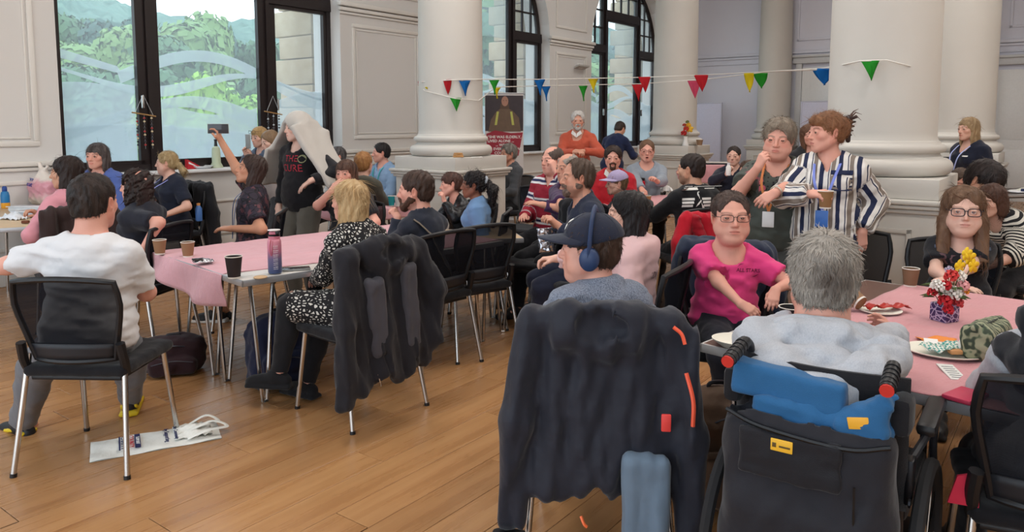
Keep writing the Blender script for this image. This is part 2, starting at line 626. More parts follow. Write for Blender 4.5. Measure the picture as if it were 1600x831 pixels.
def hand_prims(F, Wp, M, s, side, curl, spread=1., gr=1.):
    """palm, four unequal fingers with bent joints, thumb from the side of the palm"""
    def T(x, y, z): return Wp + M @ A(x * side, y, z) * s
    r = s * gr
    lens = [.068, .078, .072, .056]
    for i, xx in enumerate((.026, .0085, -.009, -.0255)):
        kx = xx * (1. + .1 * spread)
        ky = .086 - (.004, 0, .004, .012)[i]
        F.cone(T(xx * .6, .01, 0), T(kx, ky, 0), .0155 * r, .0115 * r, .014)
        pt = A(kx, ky, 0); ang = 0.
        seg = [.46, .31, .23]
        fan = R((6, 2, -3, -8)[i] * spread)
        for j in range(3):
            ang += curl * (.75, .95, .6)[j] * (1 + .08 * (i - 1))
            d = A(math.sin(fan) * math.cos(ang), math.cos(fan) * math.cos(ang), -math.sin(ang))
            q = pt + d * lens[i] * seg[j]
            ra = (.0098, .0088, .0078, .0066)
            F.cone(T(*pt), T(*q), ra[j] * r * (.92 if i == 3 else 1), ra[j + 1] * r * (.92 if i == 3 else 1), .004)
            pt = q
    c = min(curl, 1.)
    th = [A(.014, .018, -.006), A(.040, .046, -.012 - .012 * c), A(.048 - .016 * c, .074, -.016 - .024 * c), A(.050 - .032 * c, .096 - .01 * c, -.02 - .034 * c)]
    for a, b, ra, rb in ((0, 1, .0145, .0122), (1, 2, .0112, .0098), (2, 3, .0098, .0074)):
        F.cone(T(*th[a]), T(*th[b]), ra * r, rb * r, .010 if a == 0 else .004)

def ik(S, T, l1, l2, pole):
    d = T - S; L = np.linalg.norm(d)
    L2 = min(L, (l1 + l2) * .998); L2 = max(L2, abs(l1 - l2) * 1.02 + .02)
    u = d / (L + 1e-9)
    T = S + u * L2
    a = (l1 * l1 - l2 * l2 + L2 * L2) / (2 * L2)
    h = math.sqrt(max(l1 * l1 - a * a, 0))
    pl = np.array(pole, float); pl = pl - u * (pl @ u); pl = nrm(pl)
    return S + u * a + pl * h, T

class Person:
    pass

def torso_rows(p):
    if p.get('sex', 'm') == 'm':
        rows = [(-.12, .150, .108, -.005), (0, .166, .118, -.01), (.15, .156, .112, 0), (.32, .148, .106, .008), (.5, .153, .108, .01), (.66, .164, .114, .008), (.8, .160, .108, 0), (.92, .120, .085, -.008)]
    else:
        rows = [(-.12, .158, .112, -.008), (0, .170, .12, -.012), (.15, .155, .11, 0), (.32, .130, .098, .006), (.5, .134, .098, .008), (.66, .146, .104, .006), (.8, .143, .098, 0), (.92, .108, .078, -.008)]
    g = p.get('g', 1.); b = p.get('belly', 0.)
    out = []
    for t, a, c, y in rows:
        k = b * math.exp(-((t - .22) / .3) ** 2)
        out.append((t, a * g * (1 + .35 * k), c * g * (1 + .6 * k), y + .05 * k))
    return out

def pose(p):
    """joints of the figure in its own frame (x right, y forward, z up, origin on the floor under the pelvis)"""
    J = Person()
    s = J.s = p['_s']
    seat = p.get('seat', None)
    J.hz = (seat + .10 * (.4 + .6 * p.get('g', 1.))) if seat else p.get('hz', .93 * s)
    lean, roll, tw = R(p.get('lean', 0)), R(p.get('roll', 0)), R(p.get('tw', 0))
    def FR(k): return rz(tw * k) @ rx(-lean * k) @ ry(roll * k)
    J.P0 = A(0, 0, J.hz)
    J.R0, J.R1, J.Rc = FR(.35), FR(.8), FR(1.1)
    bend = p.get('slump', 0.)
    J.Rc = J.Rc @ rx(-R(bend))
    J.P1 = J.P0 + J.R0 @ A(0, 0, .17 * s)
    J.P2 = J.P1 + J.R1 @ A(0, 0, .17 * s)
    J.C7 = J.P2 + J.Rc @ A(0, 0, .15 * s)
    J.spine = [J.P0, J.P1, J.P2, J.C7]
    sw = p.get('sw', .170 if p.get('sex', 'm') == 'm' else .148) * s
    g = p.get('g', 1.)
    sw *= (.55 + .45 * g)
    sh = p.get('shrug', 0.)
    J.sh = {k: J.C7 + J.Rc @ (A(sd * sw, .0, -.068 * s + sh)) for k, sd in (('l', -1), ('r', 1))}
    J.hs = p.get('hs', .5 + .5 * s)
    Rn = rz(tw) @ rx(-lean * .6)
    J.N = J.C7 + Rn @ A(0, .022, .082) * J.hs
    J.Rh = rz(tw + R(p.get('hy', 0))) @ rx(R(p.get('hp', 0))) @ ry(R(p.get('hr', 0)))
    J.O = J.N + J.Rh @ A(0, .02, .080) * J.hs
    J.top = J.O + J.Rh @ A(0, -.015, .126) * J.hs
    return J

def head_target(p):
    px, y, Y = p['head']
    return at_y(px, y, Y)

LEGC = {}
def person(label, **p):
    """one figure: a continuous body mesh with clothing, hair and shoes as its parts"""
    L = LOD[p.get('lod', 2)]
    tgt = head_target(p)
    yaw = R(p.get('yaw', 0))
    p['_s'] = 1.0
    J = pose(p)
    a_, b_ = .64, 1.22
    for _ in range(14):
        p['_s'] = (a_ + b_) / 2
        if pose(p).top[2] < tgt.z: a_ = p['_s']
        else: b_ = p['_s']
    J = pose(p); s = J.s
    Rw = rz(yaw)
    base = A(tgt.x, tgt.y, 0) - Rw @ A(J.top[0], J.top[1], 0)
    root = empty('person', (base[0], base[1], 0), yaw, label, 'person', p.get('group'))
    def loc(w):  # a point of the room in the figure's own frame
        return Rw.T @ (np.array(w, float) - A(base[0], base[1], 0))
    def tgt_pt(v):
        if isinstance(v[0], str):
            return loc(at_y(v[1], v[2], v[3]))
        return A(*v)
    g = p.get('g', 1.); gl = g ** .75
    # arms
    J.el, J.wr, J.hM = {}, {}, {}
    l1, l2 = .285 * s, .255 * s
    arms = p.get('arms', {})
    for k, sd in (('l', -1), ('r', 1)):
        a = arms.get(k, {})
        if 't' in a: T = tgt_pt(a['t'])
        elif p.get('seat'): T = A(sd * .10, .30, J.hz + .10)
        else: T = J.sh[k] + A(sd * .06, .06, -.50 * s)
        pole = a.get('pole', (sd * .55, -.5, -.6))
        J.el[k], J.wr[k] = ik(J.sh[k], T, l1, l2, pole)
        fd = nrm(a['dir']) if 'dir' in a else nrm(J.wr[k] - J.el[k])
        up = np.array(a.get('up', (sd * .2, .1, 1.)), float)
        z = nrm(up - fd * (up @ fd))
        x = np.cross(fd, z)
        # x across the palm to the figure's right; thumb side: left hand palm down has thumb on +x
        J.hM[k] = np.stack([x, fd, z], 1)
    # legs
    J.hip, J.kn, J.an = {}, {}, {}
    feet = p.get('feet', {})
    for k, sd in (('l', -1), ('r', 1)):
        J.hip[k] = J.P0 + A(sd * .088 * s * (.6 + .4 * g), 0, -.02)
        if k in feet: T = tgt_pt(feet[k])
        elif p.get('seat'): T = A(sd * .12, .44, .075)
        else: T = A(sd * .10, .0, .075)
        pole = p.get('knee', {}).get(k, (sd * .15, .9, .6 if p.get('seat') else .0))
        ll = .43 * max(s, .86) if p.get('seat') else .43 * s
        J.kn[k], J.an[k] = ik(J.hip[k], T, ll, ll * .99, pole)
    skin = p.get('skin', 'fair')
    sk = np.array(lin(SKINS[skin] if isinstance(skin, str) else skin))
    lo = np.min([J.P0, J.C7, J.O, *J.sh.values(), *J.el.values(), *J.wr.values(), *J.kn.values(), *J.an.values()], 0) - .26
    hi = np.max([J.P0, J.C7, J.O, *J.sh.values(), *J.el.values(), *J.wr.values(), *J.kn.values(), *J.an.values()], 0) + .26
    lo[2] = max(lo[2], -.02)
    hs = J.hs
    # fine bands of the grid where the face and the hands are
    fine = ([], [], [])
    hand_used = {k: not arms.get(k, {}).get('hide') for k in 'lr'}
    for i in range(3):
        fine[i].append((J.O[i] - .115 * hs, J.O[i] + .115 * hs + (0 if i == 2 else .0), L['head']))
        for k in 'lr':
            if hand_used[k]:
                hc = J.wr[k] + J.hM[k][:, 1] * .08
                fine[i].append((hc[i] - .075, hc[i] + .075, L['hand']))
    F = Soft(lo, hi, L['body'], fine)
    hb = .9
    # --- the body, one blended surface
    sp = J.spine
    def along(t):
        t3 = t * 3
        i = min(max(int(math.floor(t3)), 0), 2)
        return sp[i] + (sp[i + 1] - sp[i]) * (t3 - i), (J.R0, J.R1, J.Rc)[i]
    def torso(F, inf, t0=-.2, t1=1.01, kk=.05, dy=0.):
        for t, a, c, y in torso_rows(p):
            if t < t0 or t > t1: continue
            q, M = along(t)
            F.ell(q + M @ A(0, y * s + dy, 0), (a * s + inf, c * s + inf, .085 * s + inf * .5), M, kk)
        bu = p.get('bust', 0.)
        if bu:
            q, M = along(.64)
            for sd in (-1, 1):
                F.ell(q + M @ A(sd * .066 * s * g ** .5, .085 * s * g, -.005), (.062 * bu * s + inf, .055 * bu * s + inf, .062 * bu * s + inf), M, .035)
        for k, sd in (('l', -1), ('r', 1)):
            q, M = along(.93)
            F.cone(J.C7 + J.Rc @ A(sd * .03, -.005, .015), J.sh[k] + A(0, 0, .0), .046 * s * gl ** .5 + inf, .052 * s * gl + inf, .035)
    def arm(F, k, inf, upto=2., kk=.02, flare=0., r_w=None):
        S, E, Wd = J.sh[k], J.el[k], J.wr[k]
        if upto <= 1:
            F.cone(S, S + (E - S) * upto, .050 * s * gl + inf, (.050 - .008 * upto) * s * gl + inf + flare, kk)
        else:
            f = upto - 1
            F.cone(S, E, .050 * s * gl + inf, .041 * s * gl + inf, kk)
            F.cone(E, E + (Wd - E) * f, .042 * s * gl + inf, (r_w or (.042 - .014 * f) * s * gl ** .6) + inf + flare, kk)
    def leg(F, k, inf, upto=2., kk=.03, flare=0.):
        H, K, N_ = J.hip[k], J.kn[k], J.an[k]
        if upto <= 1:
            F.cone(H, H + (K - H) * upto, .088 * s * gl + inf, (.088 - .028 * upto) * s * gl + inf + flare, kk)
        else:
            f = upto - 1
            F.cone(H, K, .088 * s * gl + inf, .060 * s * gl + inf, kk)
            e = K + (N_ - K) * f
            c = K + (N_ - K) * .33
            F.cone(K, e, .056 * s * gl ** .6 + inf, (.056 - .020 * f) * s * gl ** .4 + inf + flare, kk)
            if f > .4: F.ell(c + A(0, -.012, 0), (.05 * s * gl ** .5 + inf, .052 * s * gl ** .5 + inf, .10), None, kk)
    torso(F, -.012)
    for k in 'lr':
        arm(F, k, -.002, 2., .025)
        leg(F, k, -.004)
        if hand_used[k]:
            hand_prims(F, J.wr[k], J.hM[k], s * p.get('hand', 1.), -1 if k == 'r' else 1, arms.get(k, {}).get('curl', .35), arms.get(k, {}).get('spread', 1.), 1.1 if p.get('lod', 2) == 2 else 1.)
        F.cone(J.an[k], J.an[k] + A(0, .10 * s, -.035), .035 * s, .03 * s, .02)
    nr = p.get('neck', .054 if p.get('sex', 'm') == 'm' else .046) * hs * g ** .35
    F.cone(J.C7 + J.Rc @ A(0, .008, -.03), J.O + J.Rh @ A(0, -.022, -.055) * hs, nr * 1.12, nr, .035)
    T = head_prims(F, J.O, J.Rh, hs, p)
    f = p.get('face', {})
    brow = np.array(lin(f.get('brow', (80, 62, 50))))
    lipc = sk * np.array((.86, .50, .52)) if not f.get('lip') else np.array(lin(f['lip']))
    wf = f.get('w', 1.)
    def colour(V):
        c = np.tile(sk, (len(V), 1)).astype(np.float32)
        q = ((V - J.O) @ J.Rh) / hs
        q[:, 0] /= wf
        near = (np.abs(q) < .13).all(1)
        x, y, z = q[:, 0], q[:, 1], q[:, 2]
        ax = np.abs(x)
        def put(m, col, a=1.):
            m = np.clip(m, 0, 1)[:, None] * near[:, None] * a
            c[:] = c * (1 - m) + col * m
        put(np.clip(1.2 - ((ax - .043) / .022) ** 2 - ((z + .03) / .02) ** 2, 0, 1) * (y > .03), sk * np.array((1.0, .74, .70)), .5)
        put(np.clip(1.2 - (x / .014) ** 2 - ((z + .035) / .016) ** 2, 0, 1) * (y > .08), sk * np.array((1.0, .74, .70)), .5)
        put((ax > .066) * (y < .02) * (z < .03), sk * np.array((1.0, .78, .74)), .6)
        if f.get('stubble'):
            put(np.clip((-.045 - z) / .012, 0, 1) * (y > -.02) * (ax < .07), np.array(lin(f['stubble'])), .45)
        th = .0042 if p.get('lod', 2) < 2 else .0055
        by = .0215 - 9.0 * (ax - .034) ** 2
        put(np.clip(1.5 - (z - by) ** 2 / th ** 2, 0, 1) * (ax > .012) * (ax < .052) * (y > .05), brow, f.get('browa', .8))
        mo = f.get('mouth') == 'open'
        lw = .022
        zl = -.0715 if mo else -.0665
        hh = .017 if mo else .0095
        put(np.clip(1.6 - (x / lw) ** 2 * 1.4 - ((z - zl) / hh) ** 2 * 1.2, 0, 1) * (y > .07), lipc, f.get('lipa', .75))
        if mo: put(np.clip(1.6 - (x / .0125) ** 2 - ((z - zl) / .0078) ** 2, 0, 1) * (y > .05) * (y < .0935), A(.05, .015, .012))
        elif p.get('lod', 2) < 2: put(np.clip(1.3 - ((z - zl) / .0018) ** 2, 0, 1) * (ax < .02) * (y > .07), lipc * .45, .8)
        put(np.clip(1.4 - ((ax - .032) / .015) ** 2 - ((z + .0035) / .0085) ** 2, 0, 1) * (y > .06), sk * np.array((.80, .70, .66)), .5)
        return c
    soft_obj('body', F, SKIN, root, colour)
    # --- eyes
    gaze = f.get('gaze', (0, 0))
    if not p.get('noface'):
        for sd in (-1, 1):
            V, Q = sphere_grid(14, 10)
            ev = V * .0128 * hs
            d = V @ nrm(A(math.sin(R(gaze[0])), math.cos(R(gaze[0])), math.sin(R(gaze[1]))))
            ir = np.array(lin(f.get('iris', (86, 66, 48))))
            cl = np.where((d > .95)[:, None], .005, np.where((d > .80)[:, None], ir, np.array((.62, .58, .55))))
            if p.get('lod', 2) == 2: cl = np.where((d > .72)[:, None], ir * .35, np.array((.5, .45, .42)))
            W_ = T(sd * .032, .0790, -.002) + ev @ J.Rh.T
            link('eye', np_mesh('eye', W_, Q, cl), EYE, root)
    # --- clothes
    def cloth_uv(V):
        q = ((V - J.P0) @ J.R1)[:, [0, 2, 1]]
        for k in 'lr':
            S, E, Wd = J.sh[k], J.el[k], J.wr[k]
            for a, b, off in ((S, E, 0.), (E, Wd, l1)):
                d = b - a; Ln = np.linalg.norm(d); d = d / Ln
                t = (V - a) @ d
                rad = V - a - t[:, None] * d
                m = (np.linalg.norm(rad, axis=1) < (.085 if p.get('g', 1) < 1.2 else .1)) & (t > (.06 if off == 0 else -.02)) & (t < Ln + .06)
                e1 = nrm(np.cross(d, A(0, 1, .2))); e2 = np.cross(d, e1)
                ang = np.arctan2(rad @ e2, rad @ e1)
                q[m] = np.stack([ang * .055 + .5, -t - off + .4, 0 * t], 1)[m]
        return q
    J.clo, J.chi = lo, hi
    top = p.get('top')
    J.root, J.loc, J.sd, J.L, J.T = root, loc, s, L, T
    J.along = along
    def cut_neck(F, rad, up=.35, deep=0.):
        n0 = J.C7 + J.Rc @ A(0, .008, -.005)
        F.cone(n0 + J.Rc @ A(0, .03 + deep * .5, -deep), n0 + J.Rc @ A(0, .0, .3), rad, rad * 2.2, .01, 'sub')
    if top:
        t = top.get('t', .014)
        F = Soft(lo, hi, L['cloth'])
        hem = top.get('hem', -.2)
        torso(F, t, -.2)
        if top.get('drape'):
            q, M = along(.15); F.ell(q + M @ A(0, .01, 0), (.18 * s * g + t, .14 * s * g + t, .2), M, .05)
        for k in 'lr': F.ell(J.hip[k] + A(0, -.005, .03), A(.10, .105, .10) * s * gl + t, None, .04)
        sl = top.get('sl', .8)
        if sl > 0:
            for k in 'lr':
                arm(F, k, t + top.get('st', .004), sl, .03, top.get('flare', .008 if sl < 1.2 else .0))
                e = J.sh[k] + (J.el[k] - J.sh[k]) * sl if sl <= 1 else J.el[k] + (J.wr[k] - J.el[k]) * (sl - 1)
                d = (J.el[k] - J.sh[k]) if sl <= 1 else (J.wr[k] - J.el[k])
                F.plane(e, d, near=.085 * s * gl)
        F.rough(top.get('wr', .0042), top.get('wl', .11), zlib.crc32(label.encode()) % 1000, top.get('stretch', (.8, .8, 1.6)), 2)
        if top.get('hood'):
            hk = top['hood']
            b = J.C7
            F.ell(b + J.Rc @ A(0, -.085, -.045) * s, (.125 * hk, .05 * hk, .085 * hk), J.Rc @ rx(R(20)), .03)
            for sd in (-1, 1):
                F.cone(b + J.Rc @ A(sd * .115, -.045, -.03), b + J.Rc @ A(sd * .085, .07, -.02), .042 * hk, .034 * hk, .03)
            F.cone(b + J.Rc @ A(-.10, -.06, .0), b + J.Rc @ A(.10, -.06, .0), .04 * hk, .04 * hk, .03)
        if top.get('neck', 'crew') in ('crew', 'v', 'hood'):
            cut_neck(F, nr * 1.22, deep=.05 if top.get('neck') == 'v' else .0 if top.get('neck') == 'hood' else .012)
        elif top.get('neck') == 'wide': cut_neck(F, nr * 1.35, deep=.04)
        elif top.get('neck') in ('collar', 'zip'):
            up = .062 if top['neck'] == 'zip' else .048
            n0 = J.C7 + J.Rc @ A(0, .008, -.02)
            F.cone(n0, n0 + (J.O - n0) * (up * 2 / .18), nr * 1.42, nr * 1.34, .02)
            F.plane(n0 + J.Rc @ A(0, 0, up + .02), J.Rc @ A(0, .35, 1), near=.12)
            cut_neck(F, nr * 1.14)
            F.ell(n0 + J.Rc @ A(0, .105, .03), (.022, .07, .085), J.Rc @ rx(R(-25)), .005, 'sub')
        elif top.get('neck') == 'high':
            n0 = J.C7 + J.Rc @ A(0, .008, -.02)
            F.cone(n0, n0 + (J.O - n0) * .5, nr * 1.3, nr * 1.2, .02)
            F.plane(n0 + (J.O - n0) * .45, (J.O - n0), near=.11)
        hemz = top.get('hemz', None if p.get('seat') else -.10 * s)
        if hemz is not None: F.plane(A(0, 0, J.hz + hemz), A(0, 0, -1))
        if top.get('dress'):
            for k in 'lr': leg(F, k, t + .012, top['dress'], .05, .01)
            m0, m1 = (J.hip['l'] + J.hip['r']) / 2, (J.kn['l'] + J.kn['r']) / 2
            F.cone(m0, m0 + (m1 - m0) * top['dress'] * .95, .09, .06, .08)
            for k in 'lr': F.plane(J.hip[k] + (J.kn[k] - J.hip[k]) * top['dress'], J.kn[k] - J.hip[k], near=.2)
        soft_obj(top.get('name', 'shirt'), F, top['mat'], root, None, cloth_uv)
    bot = p.get('bottom')
    if bot:
        t = bot.get('t', .012)
        F = Soft(lo, hi, L['cloth'] * 1.05)
        torso(F, t * .3, -.2, .2)
        up = bot.get('to', 1.97)
        for k in 'lr':
            leg(F, k, t, up, .035, bot.get('flare', .004))
            if bot.get('cuff'): F.cone(J.an[k] + A(0, 0, .04), J.an[k] + A(0, 0, .065), .05, .055, .02)
            if up > 1: F.plane(J.kn[k] + (J.an[k] - J.kn[k]) * (up - 1), J.an[k] - J.kn[k], near=.13)
        if bot.get('skirt'):
            m0, m1 = (J.hip['l'] + J.hip['r']) / 2, (J.kn['l'] + J.kn['r']) / 2
            F.cone(m0, m1, .1, .08, .08)
        F.plane(along(.14)[0], J.R0 @ A(0, 0, 1))
        F.rough(bot.get('wr', .004), .10, zlib.crc32(label.encode()) % 997 + 3, (1, 1, 1.3), 2)
        soft_obj(bot.get('name', 'trousers'), F, bot['mat'], root)
    # --- shoes
    sh = p.get('shoes', {})
    if sh is not None:
        for k, sd in (('l', -1), ('r', 1)):
            a = J.an[k]
            fw = (J.kn[k] - J.hip[k]); fw[2] = 0
            fy = p.get('footyaw', {}).get(k)
            if fy is not None: fw = A(-math.sin(R(fy)), math.cos(R(fy)), 0)
            elif np.linalg.norm(fw) < .15: fw = A(sd * .2, 1, 0)
            fw = nrm(fw); rt = A(fw[1], -fw[0], 0)
            M = np.stack([rt, fw, A(0, 0, 1)], 1)
            hh = L['cloth'] * .75
            F = Soft(a - .25, a + .25, hh)
            gz = a[2] - .075
            def S_(x, y, z): return a + M @ A(x, y, z - .075 + 0) * 1.0
            F.cone(S_(0, -.035, .045), S_(0, .02, .075), .034, .036, .03)
            F.cone(S_(0, .02, .055), S_(0, .14, .034), .036, .030, .03)
            F.cone(S_(.012 * -sd, .10, .03), S_(0, .165, .028), .034, .026, .02)
            F.box(S_(0, .055, .014), (.042, .128, .012), M, .012, .008)
            F.plane(S_(0, 0, .004), A(0, 0, -1))
            F.plane(S_(0, 0, sh.get('h', .098)), A(0, -.1, 1))
            soft_obj(sh.get('name', 'shoe'), F, sh.get('mat', BLACKP), root)
            if sh.get('sole') is not None:
                F = Soft(a - .25, a + .25, hh)
                F.box(S_(0, .055, .012), (.047, .134, .013), M, .012, .0)
                F.cone(S_(0, -.055, .02), S_(0, -.05, .035), .034, .03, .01)
                F.plane(S_(0, 0, .0), A(0, 0, -1))
                F.plane(S_(0, .0, .032), A(0, 0, 1))
                soft_obj('sole', F, sh['sole'], root)
            if sh.get('flash') is not None:
                F = Soft(a - .2, a + .2, .006)
                for sx in (-1, 1):
                    F.cone(S_(sx * .03, .03, .055), S_(sx * .028, .10, .04), .012, .01, .005)
                    F.cone(S_(sx * .03, -.045, .05), S_(sx * .034, -.02, .03), .011, .01, .005)
                F.cone(S_(0, .085, .066), S_(0, .05, .088), .011, .011, .0)
                soft_obj('shoe_flash', F, sh['flash'], root)
    if p.get('hair'): hair(J, p)
    if f.get('beard'): beard(J, f)
    if p.get('glasses'): glasses(J, p['glasses'])
    if p.get('lanyard'): lanyard(J, p, p['lanyard'])
    J.p = p
    return J

_sg = {}
def sphere_grid(nu, nv):
    key = (nu, nv)
    if key not in _sg:
        V = [(0, 1, 0)]; Q = []
        for j in range(1, nv):
            t = PI * j / nv
            for i in range(nu):
                u = 2 * PI * i / nu
                V.append((math.sin(t) * math.cos(u), math.cos(t), math.sin(t) * math.sin(u)))
        V.append((0, -1, 0))
        for i in range(nu):
            Q.append((0, 1 + (i + 1) % nu, 1 + i, 1 + i))
            for j in range(nv - 2):
                a = 1 + j * nu
                Q.append((a + i, a + (i + 1) % nu, a + nu + (i + 1) % nu, a + nu + i))
            a = 1 + (nv - 2) * nu
            Q.append((a + i, a + (i + 1) % nu, len(V) - 1, len(V) - 1))
        _sg[key] = (np.array(V, np.float32), np.array([[q[0], q[1], q[2], q[3]] for q in Q if q[2] != q[3]], np.int32))
    return _sg[key]

def hair(J, p):
    h = p['hair']; L = J.L; st = h['style']
    base = np.array(lin(h['col'])); tip = np.array(lin(h.get('col2', h['col'])))
    th = h.get('th', .010)
    Ln = h.get('len', .2)
    f = p.get('face', {}); w = f.get('w', 1.)
    lo = A(-.19, -.24, -.16 - (Ln + .05 if st in ('long', 'bob', 'curly', 'pony') else 0)); hi = A(.19, .17, .2)
    F = Soft(lo, hi, L['hair'])
    F.ell((0, -.014, .036), (.074 * w + th, .094 + th, .078 + th), None, .02)
    F.ell((0, -.043, -.012), (.062 * w + th, .060 + th, .066 + th * .5), None, .02)
    fr = h.get('fringe', 0.)
    if st in ('short', 'buzz', 'bald', 'crop'):
        top = .080 - .05 * fr; rec = h.get('rec', 0.)
        F.ell((0, .11 - rec, top - .125), (.072 * w, .078, .125), None, .008, 'sub')
        for sd in (-1, 1):
            F.ell((sd * .088 * w, -.006, -.025), (.026, .026, .046), None, .006, 'sub')
            F.ell((sd * .07 * w, .055, -.06), (.04, .05, .062), None, .008, 'sub')
        F.plane(A(0, -.06, -.062 if not h.get('nape') else h['nape']), A(0, .15, -1))
        F.cone((0, .03, -.1), (0, .0, -.04), .05, .03, .01, 'sub')
        if st == 'bald':
            F.ell((0, .045, .118), (.056 * w, .095, .060), None, .01, 'sub')
        if h.get('quiff'):
            F.ell((0, .06, .10), (.055 * w, .03, .02 * h['quiff']), None, .02)
    else:
        if st == 'pony':
            F.ell((0, .115, -.05), (.07 * w, .078, .125), None, .008, 'sub')
            for sd in (-1, 1): F.ell((sd * .09 * w, .0, -.03), (.026, .03, .05), None, .006, 'sub')
            F.plane(A(0, -.06, -.06), A(0, .2, -1))
            a = A(*h.get('tie', (0, -.115, .03)))
            F.ell(a + A(0, -.02, .0), (.03, .03, .03), None, .02)
            for dx in (-.012, .012):
                F.cone(a + A(dx, -.02, 0), a + A(dx * 1.6, -.06, -.06), .024, .03 * h.get('vol', 1.), .02)
                F.cone(a + A(dx * 1.6, -.06, -.06), a + A(dx * 1.4, -.055, -Ln), .03 * h.get('vol', 1.), .014 * h.get('vol', 1.), .02)
        elif st == 'updo':
            F.ell((0, .115, -.05), (.07 * w, .078, .125), None, .008, 'sub')
            for sd in (-1, 1): F.ell((sd * .09 * w, .0, -.03), (.024, .026, .046), None, .006, 'sub')
            F.plane(A(0, -.06, -.06), A(0, .25, -1))
            F.ell((0, -.105, .03), (.04, .035, .055), None, .02)
            if fr: F.ell((0, .074, .062), (.055, .022, .035), None, .02)
        else:
            v = h.get('vol', 1.)
            z0 = .03
            F.ell((0, -.05, z0 - Ln * .5), (.083 * w * v, .052 * v, Ln * .5 + .06), None, .03)
            for sd in (-1, 1):
                F.ell((sd * .066 * w * v, -.018, z0 - Ln * .48), (.032 * v, .052 * v, Ln * .5 + .05), None, .03)
                if h.get('front'): F.cone((sd * .075, .0, -.06), (sd * .085, .05, z0 - Ln), .035, .03, .03)
            F.cone((0, .02, -.1), (0, .02, -.3), .05, .06, .02, 'sub')
            top = .072 - .05 * fr
            F.ell((0, .108, top - .16), (.058 * w, .082, .16), None, .01, 'sub')
            F.plane(A(0, 0, z0 - Ln), A(0, .1, -1))
    if h.get('rough', 0) or st == 'curly':
        F.rough(h.get('rough', .012), h.get('wave', .035), 5, (1, 1, .7), 2)
    else: F.rough(.0035, .03, 5, (1.4, 1.4, .35), 2)
    V, Q = F.mesh()
    if len(Q) == 0: return
    def tint(V):
        t = np.clip(.5 + .5 * np.sin(V[:, 0] * 90 + 3 * np.sin(V[:, 1] * 60) + 2 * np.sin(V[:, 2] * 15)), 0, 1)[:, None] * .6
        if h.get('fade'): t = np.clip((-V[:, 2] + .02) / h['fade'], 0, 1)[:, None] * .8 + t * .2
        if h.get('spot') is not None: t = np.clip(((V - A(*h['spot'])) ** 2).sum(1) / .0045, 0, 1)[:, None] * .8 + .2 * t
        return base * (1 - t) + tip * t
    o = link('hair', np_mesh('hair', J.O + (V * J.hs) @ J.Rh.T, Q, tint(V)), HAIR, J.root)
    # strands laid on the hair along its fall
    n = int(L['n'] * h.get('dens', 1.))
    if n <= 0: return
    ci = rng.integers(0, len(Q), n)
    P = V[Q[ci]].mean(1)
    nn = np.cross(V[Q[ci, 2]] - V[Q[ci, 0]], V[Q[ci, 3]] - V[Q[ci, 1]])
    nn /= np.linalg.norm(nn, axis=1)[:, None] + 1e-9
    crown = A(0, -.045, .115) if st != 'pony' else A(0, .11, .06)
    fl = P - crown
    if st in ('pony', 'updo'):
        fl = A(0, -.115, .02) - P
        fl[P[:, 1] < -.12] = (0, -.1, -1)
    else:
        g_ = (P[:, 2] < .03).astype(float)[:, None] * (1.6 if st in ('long', 'bob', 'curly') else .5)
        fl = fl / (np.linalg.norm(fl, axis=1)[:, None] + 1e-6) + g_ * A(0, 0, -1)
    fl += rng.normal(0, .25 if st != 'curly' else .7, fl.shape)
    fl -= nn * (fl * nn).sum(1)[:, None]
    fl /= np.linalg.norm(fl, axis=1)[:, None] + 1e-9
    sl = h.get('sl', .028 if st in ('short', 'bald', 'crop') else .012 if st == 'buzz' else .075)
    ln = (sl * rng.uniform(.5, 1.3, n))[:, None]
    lift = h.get('lift', .07 if st in ('short', 'buzz', 'crop', 'bald') else .012)
    tipp = P + fl * ln
    keep = ~((tipp[:, 1] > .035) & (tipp[:, 2] < h.get('clear', .052 - .04 * fr)) & (np.abs(tipp[:, 0]) < .072 * w))
    P, nn, fl, ln = P[keep], nn[keep], fl[keep], ln[keep]; n = len(P)
    sdv = np.cross(fl, nn)
    wd = {0: .0011, 1: .0018, 2: .003}[p.get('lod', 2)]
    V3 = []; 
    for t, wk, lf in ((0, 1, -.002), (.5, .8, .0016 + lift * .25 * ln), (1., .15, .001 + lift * ln)):
        c = P + fl * ln * t + nn * lf
        c = c - nn * (ln * t) ** 2 / (.17 if st not in ('short', 'buzz', 'crop', 'bald') else .22)
        V3 += [c - sdv * wd * wk, c + sdv * wd * wk]
    VV = np.stack(V3, 1).reshape(-1, 3)
    b = (np.arange(n) * 6)[:, None]
    QQ = np.concatenate([b + [[0, 1, 3, 2]], b + [[2, 3, 5, 4]]])
    tt = np.repeat(tint(P) * rng.uniform(.7, 1.35, (n, 1)), 6, 0)
    so = link('hair_strands', np_mesh('hair_strands', J.O + (VV * J.hs) @ J.Rh.T, QQ, tt), HAIR, J.root)
    so['kind'] = 'stuff'

